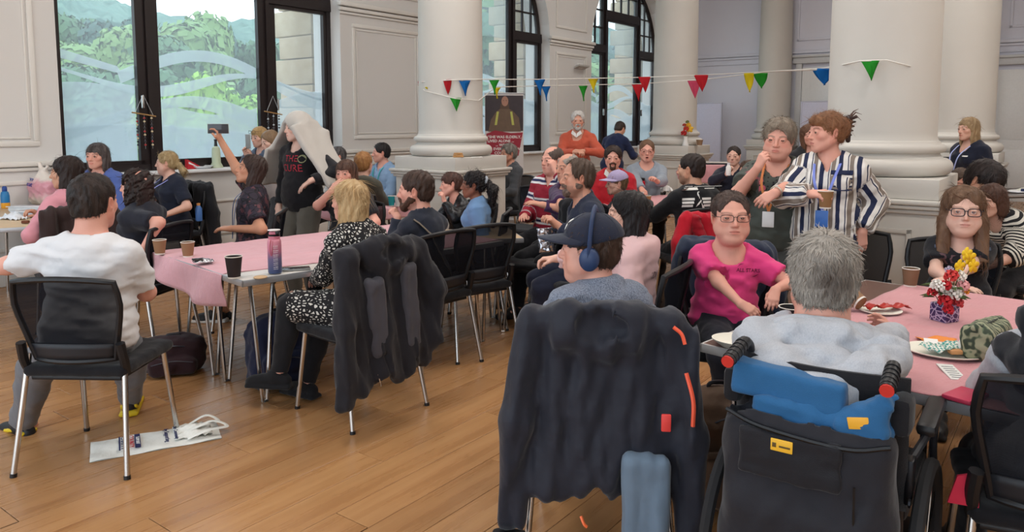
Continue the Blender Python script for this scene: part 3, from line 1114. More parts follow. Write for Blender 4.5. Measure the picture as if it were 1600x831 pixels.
def beard(J, f):
    F = Soft(A(-.1, -.05, -.17), A(.1, .13, .0), max(.005, J.L['hair'] * .8))
    w = f.get('w', 1.); e = f.get('bt', .008)
    for s in (-1, 1):
        if not f.get('goatee'): F.cone((s * .056 * w, .005, -.045), (s * .02, .062, -.096), .02 + e, .016 + e, .02)
        F.cone((s * .024, .088, -.056), (0, .097, -.05), .007 + e * .3, .008 + e * .3, .008)
        F.cone((s * .026, .084, -.06), (s * .02, .078, -.09), .007 + e * .4, .009 + e * .4, .01)
    F.ell((0, .068, -.102), (.026 + e, .02 + e, .02 + e * 1.2), None, .015)
    F.ell((0, .1, -.0675), (.017, .03, .0075), None, .004, 'sub')
    F.plane(A(0, .03, -.030), A(0, -.30, 1))
    F.rough(.002, .012, 9)
    V, Q = F.mesh()
    c = np.array(lin(f['beard']))
    tt = np.clip(.8 + .4 * np.sin(V[:, 0] * 300 + V[:, 2] * 200), .6, 1.3)[:, None]
    link('beard', np_mesh('beard', J.O + (V * J.hs) @ J.Rh.T, Q, c * tt), HAIR, J.root)

GLASS_CLEAR = None
def glasses(J, g):
    rgb = g.get('rgb', (30, 28, 30)); w = J.p_w if hasattr(J, 'p_w') else 1.
    mb = MB(); r = g.get('r', .0016)
    y = .104
    up = g.get('up', 0.)
    def T(x, yy, z): return Vector(J.T(x, yy, z))
    hw, hh = g.get('hw', .024), g.get('hh', .017)
    for s in (-1, 1):
        pts = []
        for k in range(20):
            t = 2 * PI * k / 20
            cx, cz = math.cos(t), math.sin(t)
            q = .55
            pts.append(T(s * .033 + hw * math.copysign(abs(cx) ** q, cx), y - .008 * abs(s * .033 + hw * cx) / .05, -.004 + up + hh * math.copysign(abs(cz) ** q, cz)))
        mb.tube(pts, r, 6, closed=True)
        mb.tube([T(s * .057, y - .010, .002 + up), T(s * .074, y - .025, .004 + up), T(s * .079, .0, .004 + up * .9), T(s * .078, -.03, -.012 + up * .8)], r * .9, 6)
    mb.tube([T(-.009, y - .001, .002 + up), T(0, y + .002, .004 + up), T(.009, y - .001, .002 + up)], r, 6)
    mb.build('glasses', plain(rgb, .3, spec=.5), J.root)

def lanyard(J, p, l):
    """strap round the neck hanging in a V with a card"""
    mb = MB()
    def S(x, y, t):
        q, M = J.along(t); return Vector(q + M @ A(x, y, 0))
    g = p.get('g', 1.); s = J.s
    dep = .135 * s * g + .05 * p.get('bust', 0) * s + l.get('off', 0)
    e = S(0, dep + .02, l.get('to', .3))
    for sd in (-1, 1):
        mb.tube(arc([S(sd * .04, -.075, 1.03), S(sd * .075, .0, 1.06), S(sd * .068, .085 * s * g + .02, .92), S(sd * .048, dep + .01, .7), e], 5), .0075, 6, flat=.3)
    mb.build('lanyard', plain(l['rgb'], .6), J.root)
    if l.get('card'):
        c = MB(); q, M = J.along(l.get('to', .3))
        c.rbox((0, 0, 0), (.07, .006, .095), .003)
        o = c.build('name_card', plain(l['card'], .4), J.root)
        o.location = e + Vector(M @ A(0, .006, -.05))
        o.rotation_euler = Matrix(M.tolist()).to_euler()

# ------------------------------------------------------------------ the hall: local x runs along the window wall (away from the camera), local y points out through it
HALL_W0 = Vector((-3.70, 8.75, 0))
HALL_A = math.atan2(.8, .6)
U = Vector((.6, .8, 0)); V_ = Vector((.8, -.6, 0))
HALL = Matrix.Translation(HALL_W0) @ Matrix.Rotation(HALL_A, 4, 'Z')
def hall(s, t, z=0.): return HALL_W0 + U * s + V_ * t + Vector((0, 0, z))   # t: distance from the glass into the room
def struct(mb, name, mat, **k):
    o = mb.build(name, mat, **k)
    o.matrix_world = HALL
    o['kind'] = 'structure'
    return o

def plaster(rgb, name='painted_plaster', sc=1.2):
    t = NT(name); c = lin(rgb); co = t.coords('World')
    n = t.noise(co, sc, 4)
    f = t.noise(co, 40, 3)
    col = t.mix(n, tuple(v * .94 for v in c), tuple(min(1, v * 1.04) for v in c))
    t.bump(f, .06, .004)
    t.set(color=col, rough=.6, spec=.3)
    return t.m
M_WALL = plaster((223, 220, 216))
M_TRIM = plaster((230, 226, 219), 'painted_moulding')
M_COL = plaster((208, 203, 195), 'painted_column', 2.)
M_END = plaster((222, 222, 232), 'blue_lit_end_wall')  # bluish light on the white end wall, put into its base colour
M_FRAME = plain((34, 25, 25), .4, name='dark_window_frame', grain=.15)
M_CEIL = plaster((240, 238, 234))

# floor -----------------------------------------------------------
def oak():
    t = NT('oak_plank')
    oi = t.new('ObjectInfo')
    co = t.new('TexCoord').outputs['Object']
    add = t.new('VectorMath', operation='ADD'); t.link(co, add.inputs[0])
    cx = t.new('CombineXYZ'); t.link(t.math('MULTIPLY', oi.outputs['Random'], 37.), cx.inputs[0]); t.link(t.math('MULTIPLY', oi.outputs['Random'], 91.), cx.inputs[1]); t.link(cx.outputs[0], add.inputs[1])
    mp = t.new('Mapping'); mp.inputs['Scale'].default_value = (.35, 5., 1); t.link(add.outputs[0], mp.inputs[0])
    g = t.noise(mp.outputs[0], 2.6, 5, .62)
    mp2 = t.new('Mapping'); mp2.inputs['Scale'].default_value = (1.2, 60., 1); t.link(add.outputs[0], mp2.inputs[0])
    fg = t.noise(mp2.outputs[0], 6, 2)
    mp3 = t.new('Mapping'); mp3.inputs['Scale'].default_value = (1.3, 3.2, 1); t.link(add.outputs[0], mp3.inputs[0])
    kn = t.noise(mp3.outputs[0], 3.1, 2)
    base = t.ramp(g, [(.25, lin((158, 112, 72))), (.5, lin((178, 131, 86))), (.75, lin((194, 148, 101)))])
    base = t.mix(t.math('MULTIPLY', fg, .25), base, lin((140, 92, 52)))
    knot = t.ramp(kn, [(.70, (0, 0, 0)), (.80, (1, 1, 1))])
    base = t.mix(t.math('MULTIPLY', knot, .45), base, lin((104, 62, 36)))
    tone = t.ramp(oi.outputs['Random'], [(0, (.82, .80, .78)), (.5, (1, 1, 1)), (1, (1.1, 1.12, 1.12))])
    mx = t.new('Mix', data_type='RGBA', blend_type='MULTIPLY'); mx.inputs[0].default_value = 1
    t.link(base, mx.inputs[6]); t.link(tone, mx.inputs[7])
    rr = t.ramp(g, [(.3, (.24,) * 3), (.7, (.33,) * 3)])
    t.bump(fg, .05, .002)
    t.set(color=mx.outputs[2], rough=rr, spec=.45)
    return t.m
M_OAK = oak()
fl = MB(); fl.box((3, -6, -.06), (34, 26, .10))
floor = struct(fl, 'floor', plain((96, 66, 40), .5, name='joint_dark'))
_pm = []
def plank_mesh(L, Wd=.184):
    mb = MB(); g = .0012
    x, y = L / 2 - g, Wd / 2 - g
    b = .0015
    vs = [(-x, -y, -.012), (x, -y, -.012), (x, y, -.012), (-x, y, -.012), (-x, -y, -.001), (x, -y, -.001), (x, y, -.001), (-x, y, -.001), (-x + b, -y + b, 0), (x - b, -y + b, 0), (x - b, y - b, 0), (-x + b, y - b, 0)]
    fs = [(8, 9, 10, 11), (4, 5, 9, 8), (5, 6, 10, 9), (6, 7, 11, 10), (7, 4, 8, 11), (0, 1, 5, 4), (1, 2, 6, 5), (2, 3, 7, 6), (3, 0, 4, 7)]
    return vs, fs
_lens = [1.86, 2.05, 1.6]
for L_ in _lens:
    vs, fs = plank_mesh(L_); me = bpy.data.meshes.new('floor_plank'); me.from_pydata(vs, [], fs); me.materials.append(M_OAK); _pm.append(me)
far = MB()
HI = HALL.inverted()
nplank = 0
for r_ in range(-2, 110):
    y = -(.35 + r_ * .184)          # local y is outward, the room is at negative y
    x = -14 + (r_ * 0.737) % 1.9
    k = r_
    while x < 13.0:
        k += 1
        li = (k * 7 + r_ * 3) % 3
        L_ = _lens[li]
        w = HALL @ Vector((x + L_ / 2, y, 0))
        near = 2.0 < w.y < 8.4 and abs(w.x) < .72 * w.y + .7
        if near and nplank < 299:
            o = link('floor_plank', _pm[li], None, floor, (x + L_ / 2, y, 0)); nplank += 1
        elif w.y > -6:
            vs, fs = plank_mesh(L_)
            far.add([(a + x + L_ / 2, b + y, c) for a, b, c in vs], fs[:1])
        x += L_
o = far.build('far_floor_planks', M_OAK, floor); o['kind'] = 'stuff'

# window wall ------------------------------------------------------
SILL, SPRING, CEIL = 1.0, 3.07, 5.75
T0, T1 = -.25, .30                     # wall thickness: inner face stands .25 m inside the glass line
BAYS = [(-6.4, -2.8), (-1.50, 2.02), (3.72, 7.0), (8.5, 11.8)]  # first bay: unseen window, added to light the left foreground
PIERS = [(-9, -6.4), (-2.8, -1.50), (2.02, 3.72), (7.0, 8.5), (11.8, 12.9)]
wl = MB()
for a, b in PIERS: wl.box(((a + b) / 2, .025, CEIL / 2), (b - a, .55, CEIL))
for a, b in BAYS:
    wl.box(((a + b) / 2, .04, SILL / 2 - .02), (b - a, .50, SILL - .04))
    r = (b - a) / 2; c = (a + b) / 2; n = 20
    for y in (0,):
        pts = []
        for k in range(n + 1):
            t = PI * k / n
            pts.append((c - r * math.cos(t), SPRING + r * math.sin(t)))
        for k in range(n):
            (x0, z0), (x1, z1) = pts[k], pts[k + 1]
            wl.prism([(x0, 0, z0), (x1, 0, z1), (x1, 0, CEIL), (x0, 0, CEIL)], (0, -.25, 0), (0, .30, 0))
struct(wl, 'wall_left', M_WALL)
# mouldings on the piers: dado rail, panel frames, impost, plinth
def frame_bars(mb, x0, x1, z0, z1, y, w=.05, d=.022):
    for (a, b, c_, e) in ((x0, x1, z0, z0 + w), (x0, x1, z1 - w, z1), (x0, x0 + w, z0 + w, z1 - w), (x1 - w, x1, z0 + w, z1 - w)):
        mb.rbox(((a + b) / 2, y, (c_ + e) / 2), (b - a, d, e - c_), .008)
tr = MB()
Yf = -.25
for a, b in PIERS:
    c = (a + b) / 2; w = b - a
    tr.rbox((c, Yf - .02, 1.135), (w + .04, .05, .05), .012)
    tr.rbox((c, Yf - .01, 1.085), (w, .03, .035), .01)
    frame_bars(tr, a + .2, b - .2, 1.30, 2.86, Yf - .008)
    frame_bars(tr, a + .27, b - .27, 1.37, 2.79, Yf - .004, .02, .014)
    frame_bars(tr, a + .2, b - .2, .32, .98, Yf - .008, .04)
    tr.rbox((c, Yf - .035, 3.10), (w + .09, .09, .06), .015)
    tr.rbox((c, Yf - .02, 3.035), (w + .05, .06, .05), .012)
    tr.rbox((c, Yf - .01, 2.985), (w + .02, .03, .03), .008)
    tr.rbox((c, Yf - .014, .09), (w, .035, .18), .01)
    tr.rbox((c, Yf - .01, .2), (w, .025, .03), .01)
    frame_bars(tr, a + .2, b - .2, 3.3, 4.6, Yf - .008)
for a, b in BAYS:
    tr.rbox(((a + b) / 2, -.225, .10), (b - a, .035, .2), .01)
    tr.rbox(((a + b) / 2, -.222, .24), (b - a, .022, .03), .008)
    tr.rbox(((a + b) / 2, -.22, .62), (b - a, .02, .03), .008)
struct(tr, 'trim_1', M_TRIM)
sb = MB()
for a, b in BAYS:
    sb.rbox(((a + b) / 2, -.14, SILL - .018), (b - a - .01, .30, .036), .012)
struct(sb, 'trim_2', plaster((238, 238, 238), 'painted_sill'))

def glass():
    t = NT('window_glass')
    tr_, gl, ad = t.new('BsdfTransparent'), t.new('BsdfGlossy'), t.new('MixShader')
    gl.inputs['Roughness'].default_value = .02
    tr_.inputs[0].default_value = (.95, .98, .98, 1)
    haze_veil = t.new('BsdfTranslucent'); haze_veil.inputs[0].default_value = (.84, .90, .93, 1)  # pale veil imitating outdoor haze, mixed into the pane's shader
    md = t.new('MixShader')
    dn = t.noise(t.coords('Object'), 1.4, 3)
    t.link(t.math('MULTIPLY_ADD', dn, .06, .10), md.inputs[0])
    fr = t.new('LayerWeight'); fr.inputs[0].default_value = .5
    t.link(t.math('MULTIPLY_ADD', t.math('POWER', fr.outputs['Facing'], 4), .35, .03), ad.inputs[0])
    t.link(tr_.outputs[0], md.inputs[1]); t.link(haze_veil.outputs[0], md.inputs[2])
    t.link(md.outputs[0], ad.inputs[1]); t.link(gl.outputs[0], ad.inputs[2])
    t.link(ad.outputs[0], t.out.inputs[0])
    return t.m
def film(op, name):
    t = NT(name)
    tr_, tl, mx = t.new('BsdfTransparent'), t.new('BsdfTranslucent'), t.new('MixShader')
    tl.inputs[0].default_value = (.60, .645, .665, 1)
    mx.inputs[0].default_value = op
    t.link(tr_.outputs[0], mx.inputs[1]); t.link(tl.outputs[0], mx.inputs[2]); t.link(mx.outputs[0], t.out.inputs[0])
    return t.m
M_GLASS = glass(); M_FILM = film(.70, 'frosted_film'); M_FILM2 = film(.60, 'frosted_film_thin')

def window(idx, a, b, detail=True):
    root = empty('window_%d' % idx); root.matrix_world = HALL; root['kind'] = 'structure'
    c = (a + b) / 2; r = (b - a) / 2
    m0, m1 = c - .76, c + .76           # mullion centres
    mw = .16
    ZT = 3.0                            # side transom underside
    ZC = 3.72                           # centre transom underside
    fr = MB()
    y = .0
    fr.box((c, y, SILL + .035), (b - a, .12, .07))
    for x in (a + .035, b - .035): fr.box((x, y, (SILL + SPRING) / 2), (.07, .12, SPRING - SILL))
    n = 24
    arc_pts = [(c - (r - .03) * math.cos(PI * k / n), SPRING + (r - .03) * math.sin(PI * k / n)) for k in range(n + 1)]
    fr.tube([(x, y, z) for x, z in arc_pts], .055, 6)
    for m in (m0, m1):
        top = SPRING + math.sqrt(max(r * r - (m - c) ** 2, 0)) - .02
        fr.box((m, y, (SILL + top) / 2), (mw, .10, top - SILL))
        fr.box((m, -.055, (SILL + top) / 2), (.05, .05, top - SILL))
    fr.box(((a + m0) / 2, y - .01, ZT + .08), (m0 - a, .13, .16))
    fr.box(((b + m1) / 2, y - .01, ZT + .08), (b - m1, .13, .16))
    fr.box((c, y - .01, ZC + .09), (m1 - m0, .13, .18))
    fr.build('window_frame', M_FRAME, root)
    # sashes
    sashes = [(a + .07, m0 - mw / 2, ZT), (m0 + mw / 2, m1 - mw / 2, ZC), (m1 + mw / 2, b - .07, ZT)]
    for (x0, x1, zt) in sashes:
        s = MB(); z0 = SILL + .07
        w = .045
        for (p, q, e, f) in ((x0, x1, z0, z0 + w), (x0, x1, zt - w, zt), (x0, x0 + w, z0, zt), (x1 - w, x1, z0, zt)):
            s.box(((p + q) / 2, y - .02, (e + f) / 2), (q - p, .06, f - e))
        so = s.build('sash', M_FRAME, root)
        g = MB(); g.box(((x0 + x1) / 2, y + .01, (z0 + zt) / 2), (x1 - x0 - .06, .006, zt - z0 - .06))
        g.build('pane', M_GLASS, root)
    hd = MB()
    for x in (m0 - .1, m1 + .1): hd.rbox((x, -.09, 1.75), (.025, .04, .14), .008)
    hd.build('handle', CHROME, root)
    # glazing bars of the arched lights
    bars = MB()
    for (x0, x1, zb) in ((a, m0 - mw / 2, ZT + .16), (m1 + mw / 2, b, ZT + .16), (m0 + mw / 2, m1 - mw / 2, ZC + .18)):
        k = 3 if x1 - x0 < 1. else 4
        for i in range(1, k):
            x = x0 + (x1 - x0) * i / k
            zt = SPRING + math.sqrt(max((r - .05) ** 2 - (x - c) ** 2, .0))
            if zt > zb: bars.box((x, y, (zb + zt) / 2), (.028, .04, zt - zb))
        z = zb + .36
        while z < SPRING + r:
            h = math.sqrt(max((r - .05) ** 2 - max(z - SPRING, 0) ** 2, 0))
            p, q = max(x0, c - h), min(x1, c + h)
            if q - p > .05: bars.box(((p + q) / 2, y, z), (q - p, .04, .028))
            z += .36
    bars.build('glazing_bar', M_FRAME, root)
    gl = MB()
    pts = [(x, .012, z) for x, z in arc_pts]
    gl.add([(a, .012, ZT)] + pts + [(b, .012, ZT)], [tuple(range(len(pts) + 2))])
    gl.build('arched_pane', M_GLASS, root, solid=.006)
    # frosted wave film on the panes
    def wave(name, mat, f_top, f_bot, yy):
        f = MB(); N = 90
        for x0, x1, zt in sashes:
            x0 += .045; x1 -= .045
            vs = []; fs = []
            n_ = 26
            for i in range(n_ + 1):
                x = x0 + (x1 - x0) * i / n_
                t = (x - a) / (b - a)
                zb = max(f_bot(t), SILL + .115); zz = max(f_top(t), zb + .0005)
                vs += [(x, yy, zb), (x, yy, zz)]
            fs = [(2 * i, 2 * i + 2, 2 * i + 3, 2 * i + 1) for i in range(n_)]
            f.add(vs, fs)
        f.build(name, mat, root, smooth=False)
    S = math.sin
    wave('frosted_wave', M_FILM, lambda t: 2.10 + .26 * S(2 * PI * (t - .22) / 1.05 * 1.0) if t > .2 else 2.30 - .9 * t, lambda t: 1.96 + .27 * S(2 * PI * (t - .22) / 1.05) if t > .2 else 2.20 - .75 * t, .018)
    wave('frosted_wave', M_FILM, lambda t: 2.02 + .10 * S(9 * t + 2.2), lambda t: 1.94 + .13 * S(9 * t + 1.9), .020)
    wave('frosted_wave', M_FILM2, lambda t: 1.78 + .16 * S(2 * PI * t * 1.15 + .9), lambda t: SILL, .022)
    wave('frosted_wave', M_FILM2, lambda t: 1.66 + .17 * S(2 * PI * t * 1.1 - 1.5), lambda t: 1.50 + .20 * S(2 * PI * t * 1.1 - 1.2), .024)
    wave('frosted_wave', M_FILM2, lambda t: 1.46 + .05 * S(7 * t), lambda t: SILL, .026)
    return root
for i, (a, b) in enumerate(BAYS): window(i + 1, a, b)

# rusticated stone piers outside
M_STONE = None
def stone():
    t = NT('sandstone'); co = t.coords('Object')
    n = t.noise(co, 3, 5, .6)
    oi = t.new('ObjectInfo')
    c = t.ramp(n, [(.3, lin((188, 164, 128))), (.7, lin((222, 202, 168)))])
    c = t.mix(t.math('MULTIPLY', oi.outputs['Random'], .3), c, lin((170, 140, 110)))
    t.bump(t.noise(co, 30, 4), .3, .01)
    t.set(color=c, rough=.85); return t.m
M_STONE = stone()
for (a, b) in BAYS[1:]:
    root = empty('stone_pier', hall(b + .45, -.75, -1), HALL_A, 'rusticated sandstone pier outside %s' % {2.02: 'the large left window', 7.0: 'the window behind the banner', 11.8: 'the arched window beside the far column'}[b], 'pier', 'sandstone piers outside the windows')
    me = None
    for k in range(17):
        mb = MB(); d = .86 if k % 2 else .72
        mb.rbox((0, 0, 0), (.9, d, .355 if k % 2 else .30), .025 if k % 2 else .008)
        mb.build('stone_block', M_STONE, root, (0, (d - .8) / 2, .18 + k * .34))

# ceiling, end wall, right wall ------------------------------------
cl = MB(); cl.box((2, -6, CEIL + .1), (23, 14, .2)); struct(cl, 'ceiling', M_CEIL)
ew = MB(); ew.box((13.0, -6, CEIL / 2), (.3, 12.6, CEIL)); struct(ew, 'wall_end', M_END)
et = MB()
X = 12.83
et.rbox((X, -6, 3.10), (.09, 12, .07), .015); et.rbox((X + .01, -6, 3.03), (.06, 12, .05), .012); et.rbox((X + .01, -6, 2.90), (.04, 12, .03), .01)
et.rbox((X, -6, .1), (.05, 12, .2), .01)
for (t0, t1) in ((3.0, 3.9), (4.05, 5.75), (7.0, 9.0)):
    for (z0, z1) in ((3.35, 4.9), (.4, 1.0)):
        for (p, q, e, f) in ((t0, t1, z0, z0 + .05), (t0, t1, z1 - .05, z1), (t0, t0 + .05, z0, z1), (t1 - .05, t1, z0, z1)):
            et.rbox((X + .005, -(p + q) / 2, (e + f) / 2), (.03, q - p, f - e), .008)
struct(et, 'trim_3', M_END)
wr = MB(); wr.box((2, -11.2, CEIL / 2), (22, .3, CEIL)); struct(wr, 'wall_right', M_WALL)
# doorways in the end wall
def door(idx, t0, t1, ztop, hand):
    root = empty('door_%d' % idx); root.matrix_world = HALL; root['kind'] = 'structure'
    lf = MB(); lf.rbox((12.82, -(t0 + t1) / 2, ztop / 2), (.05, t1 - t0, ztop), .004)
    for z0, z1 in ((.25, 1.0), (1.2, ztop - .2)):
        lf.rbox((12.79, -(t0 + t1) / 2, (z0 + z1) / 2), (.015, t1 - t0 - .35, z1 - z0), .006)
    lf.build('door_leaf', plain((232, 232, 230), .4), root)
    ar = MB()
    for t in (t0 - .07, t1 + .07): ar.rbox((12.80, -t, ztop / 2 + .05), (.08, .13, ztop + .1), .01)
    ar.rbox((12.79, -(t0 + t1) / 2, ztop + .16), (.12, t1 - t0 + .4, .14), .015)
    ar.rbox((12.77, -(t0 + t1) / 2, ztop + .25), (.18, t1 - t0 + .5, .05), .012)
    ar.build('door_frame', plain((206, 206, 206), .5), root)
    hb = MB(); hb.rbox((12.76, -(t0 + .07 if hand else t1 - .07), 1.10), (.05, .03, .14), .006); hb.tube([(12.75, -(t0 + .07), 1.12), (12.71, -(t0 + .07), 1.12), (12.71, -(t0 + .19), 1.12)], .011, 8)
    hb.build('door_handle', BLACKP, root)
door(1, 3.15, 4.15, 2.75, True)
door(2, 6.72, 7.72, 2.55, True)

# columns on square pedestals ---------------------------------------
def column(x, y, label, zp=1.155):
    root = empty('column', (x, y, 0), HALL_A, label, 'column', 'white round columns on square pedestals')
    pd = MB(); a = .45
    pd.rbox((0, 0, zp - .068), (2 * a, 2 * a, .137), .008)
    pd.build('pedestal_cap', M_COL, root)
    pd = MB()
    for (w, z0, z1) in ((a + .05, .985, 1.018), (a + .035, .955, .985), (a + .015, .925, .955)):
        pd.rbox((0, 0, (z0 + z1) / 2), (2 * w, 2 * w, z1 - z0), .012)
    pd.build('pedestal_cornice', M_COL, root)
    pd = MB(); pd.rbox((0, 0, .56), (2 * a - .02, 2 * a - .02, .76), .006)
    for sx, sy in ((1, 0), (-1, 0), (0, 1), (0, -1)):
        for (u0, u1, z0, z1) in ((-.3, .3, .27, .30), (-.3, .3, .79, .82), (-.3, -.27, .27, .82), (.27, .3, .27, .82)):
            cx, cz = (u0 + u1) / 2, (z0 + z1) / 2
            pd.rbox((sx * (a - .005) + (cx if sy else 0), sy * (a - .005) + (cx if sx else 0), cz), (.02 if sx else u1 - u0, .02 if sy else u1 - u0, z1 - z0), .004)
    pd.build('pedestal_die', M_COL, root)
    pd = MB(); pd.rbox((0, 0, .08), (2 * a + .10, 2 * a + .10, .16), .012); pd.rbox((0, 0, .175), (2 * a + .05, 2 * a + .05, .03), .01)
    pd.build('plinth', M_COL, root)
    bs = MB()
    def tor(rm, rr, zc, n=8): return [(rm + rr * math.cos(t), zc + rr * math.sin(t)) for t in [-PI / 2 + PI * k / n for k in range(n + 1)]]
    prof = [(.30, zp)] + tor(.405, .062, zp + .063) + [(.40, zp + .13), (.385, zp + .145), (.383, zp + .158)] + tor(.388, .032, zp + .19) + [(.385, zp + .225), (.38, zp + .238), (.365, zp + .25)]
    bs.lathe(prof, n=56, cap=False)
    bs.build('column_base', M_COL, root, auto=30)
    sh = MB()
    H = CEIL - .3
    sh.lathe([(.372, zp + .24), (.362, zp + .27)] + [(.360 - .05 * (k / 10) ** 2.2, zp + .30 + (H - zp - .3) * k / 10) for k in range(11)], n=64, cap=False)
    sh.build('shaft', M_COL, root)
    cp = MB(); cp.lathe([(.31, H - .05), (.36, H), (.40, H + .1), (.42, H + .3)], n=32, cap=False)
    cp.build('capital', M_COL, root)
    return root
column(-.69, 8.57, 'white column behind the bearded man, nearest the large left window')
column(2.72, 12.7, 'white column with a small vase of flowers on its pedestal')
column(2.66, 5.47, 'largest white column, right behind the woman in the striped shirt')
column(5.72, 9.65, 'white column behind the blonde woman in the dark jacket')
for s_, t_, lab in ((12.55, 2.62, 'slim far column rising behind the two standing women'), (12.55, 6.32, 'white column against the end wall at the right edge, beside the white door')):
    p = hall(s_, t_); column(p.x, p.y, lab)

# lilac partition boards before the end wall
M_PART = plain((206, 205, 222), .7, name='partition_board')
for i, (t0, t1) in enumerate(((.55, 1.55), (3.32, 4.55), (4.57, 5.8))):
    p = hall(12.2, (t0 + t1) / 2)
    root = empty('partition_board', p, HALL_A, ('pale lilac partition board beside the far window', 'pale lilac partition board left of the slim far column', 'pale lilac partition board right of the slim far column')[i], 'partition')
    mb = MB(); mb.rbox((0, 0, 1.02), (.04, t1 - t0 - .06, 1.9), .004); mb.build('panel', M_PART, root)
    mb = MB()
    for s in (-1, 1): mb.rbox((0, s * (t1 - t0) / 2 - s * .015, .99), (.05, .03, 1.98), .004)
    mb.rbox((0, 0, 1.98), (.05, t1 - t0, .025), .004)
    mb.build('panel_frame', plain((190, 190, 204), .5), root)
    for s in (-1, 1):
        mb = MB(); mb.rbox((0, s * ((t1 - t0) / 2 - .1), .02), (.5, .06, .04), .01); mb.build('foot', plain((120, 120, 130), .5), root)

# outdoors -----------------------------------------------------------
def leafy(rgb, rgb2, name):
    t = NT(name); oi = t.new('ObjectInfo')
    n = t.noise(t.coords('Object'), 1.6, 4, .7)
    c = t.mix(n, lin(rgb), lin(rgb2))
    t.set(color=c, rough=.7, spec=.2)
    return t.m
M_LEAF = [leafy((96, 128, 74), (150, 176, 112), 'leaves_pale'), leafy((70, 104, 74), (112, 142, 104), 'leaves_mid'), leafy((58, 84, 78), (92, 120, 106), 'leaves_dark'), leafy((120, 170, 60), (178, 214, 96), 'leaves_bright')]
M_BARK = plain((92, 78, 62), .9, name='bark', grain=.3)
def tree_mesh(seed, n=900, leaf=.22, cone=False):
    r = np.random.default_rng(seed)
    cl = []
    for k in range(16 if not cone else 10):
        if cone:
            z = .15 + .85 * k / 10; a = r.uniform(0, 6.28); q = (1 - z) * .36
            cl.append((q * math.cos(a) * .5, q * math.sin(a) * .5, z, .12 + q * .7))
        else:
            a = r.uniform(0, 6.28); z = r.uniform(.25, .9); q = .36 * math.sin(PI * min(1, (z - .1) / .95)) * r.uniform(.4, 1)
            cl.append((q * math.cos(a), q * math.sin(a), z, r.uniform(.14, .22)))
    cl = np.array(cl)
    i = r.integers(0, len(cl), n)
    d = r.normal(size=(n, 3)); d /= np.linalg.norm(d, axis=1)[:, None]
    P = cl[i, :3] + d * cl[i, 3:4] * r.uniform(.75, 1.05, (n, 1)) * A(1, 1, .8)
    e1 = r.normal(size=(n, 3)); e1 -= d * (e1 * d).sum(1)[:, None] * .7; e1 /= np.linalg.norm(e1, axis=1)[:, None]
    e2 = np.cross(d, e1)
    L = leaf * r.uniform(.5, 1.1, (n, 1)) * .35
    Vv = np.stack([P - e1 * L - e2 * L * .5, P + e1 * L - e2 * L * .6, P + e1 * L * 1.1 + e2 * L * .6, P - e1 * L * .8 + e2 * L * .7], 1).reshape(-1, 3)
    return Vv, np.arange(n * 4).reshape(-1, 4)
_tm = {}
for k in range(4):
    for m in range(4):
        Vv, Q = tree_mesh(k + 10, 4200, .11, k == 3)
        me = np_mesh('foliage', Vv, Q, smooth=False); me.materials.append(M_LEAF[m]); _tm[(k, m)] = me
tk = bpy.data.meshes.new('trunk'); _t = MB(); _t.tube([(0, 0, -.1), (.01, 0, .2), (0, .01, .55)], [.03, .022, .012], 7); tk.from_pydata(_t.v, [], _t.f); tk.materials.append(M_BARK)
def tree(px, Y, ytop, wd, k, m, label, z0=-1.5):
    """a tree standing Y metres out; its crown top seen at ytop"""
    top = at_y(px, ytop, Y)
    h = top.z - z0
    o = empty('tree', (top.x, Y, z0), k * 1.3 + px, label, 'tree', 'trees outside the windows')
    f = link('foliage', _tm[(k, m)], None, o); f.scale = (wd, wd, h); f['kind'] = 'stuff'
    t = link('trunk', tk, None, o); t.scale = (h * .5, h * .5, h)
TR = [(100, 46, 62, 8, 0, 0), (150, 60, 38, 9, 1, 2), (120, 75, 30, 9, 2, 1), (175, 42, 52, 7, 1, 0), (205, 70, 36, 8, 3, 2), (230, 44, 60, 6, 2, 1), (262, 50, 32, 9, 0, 0), (300, 56, 28, 9, 1, 0), (330, 80, 44, 7, 2, 2), (352, 90, 50, 7, 3, 2), (385, 85, 66, 8, 0, 1), (425, 60, 70, 7, 2, 1), (455, 75, 88, 8, 1, 2),
      (110, 24, 112, 4.5, 1, 1), (160, 22, 118, 4, 2, 1), (205, 26, 108, 5, 0, 1), (285, 28, 92, 5, 1, 1), (340, 40, 140, 4, 2, 0), (385, 36, 132, 6, 0, 0), (440, 30, 118, 5, 2, 1),
      (262, 17, 128, 2.2, 0, 3), (300, 17, 126, 2.6, 1, 3), (330, 18, 146, 2.2, 2, 3), (375, 18, 148, 2.2, 0, 3), (130, 16, 190, 2.2, 1, 1),
      (745, 36, -40, 11, 0, 0), (775, 30, 30, 7, 1, 1), (830, 40, 60, 7, 2, 1), (930, 46, 84, 8, 1, 1), (955, 40, 96, 8, 0, 0), (985, 55, 72, 9, 2, 2), (960, 30, 140, 5, 1, 0)]
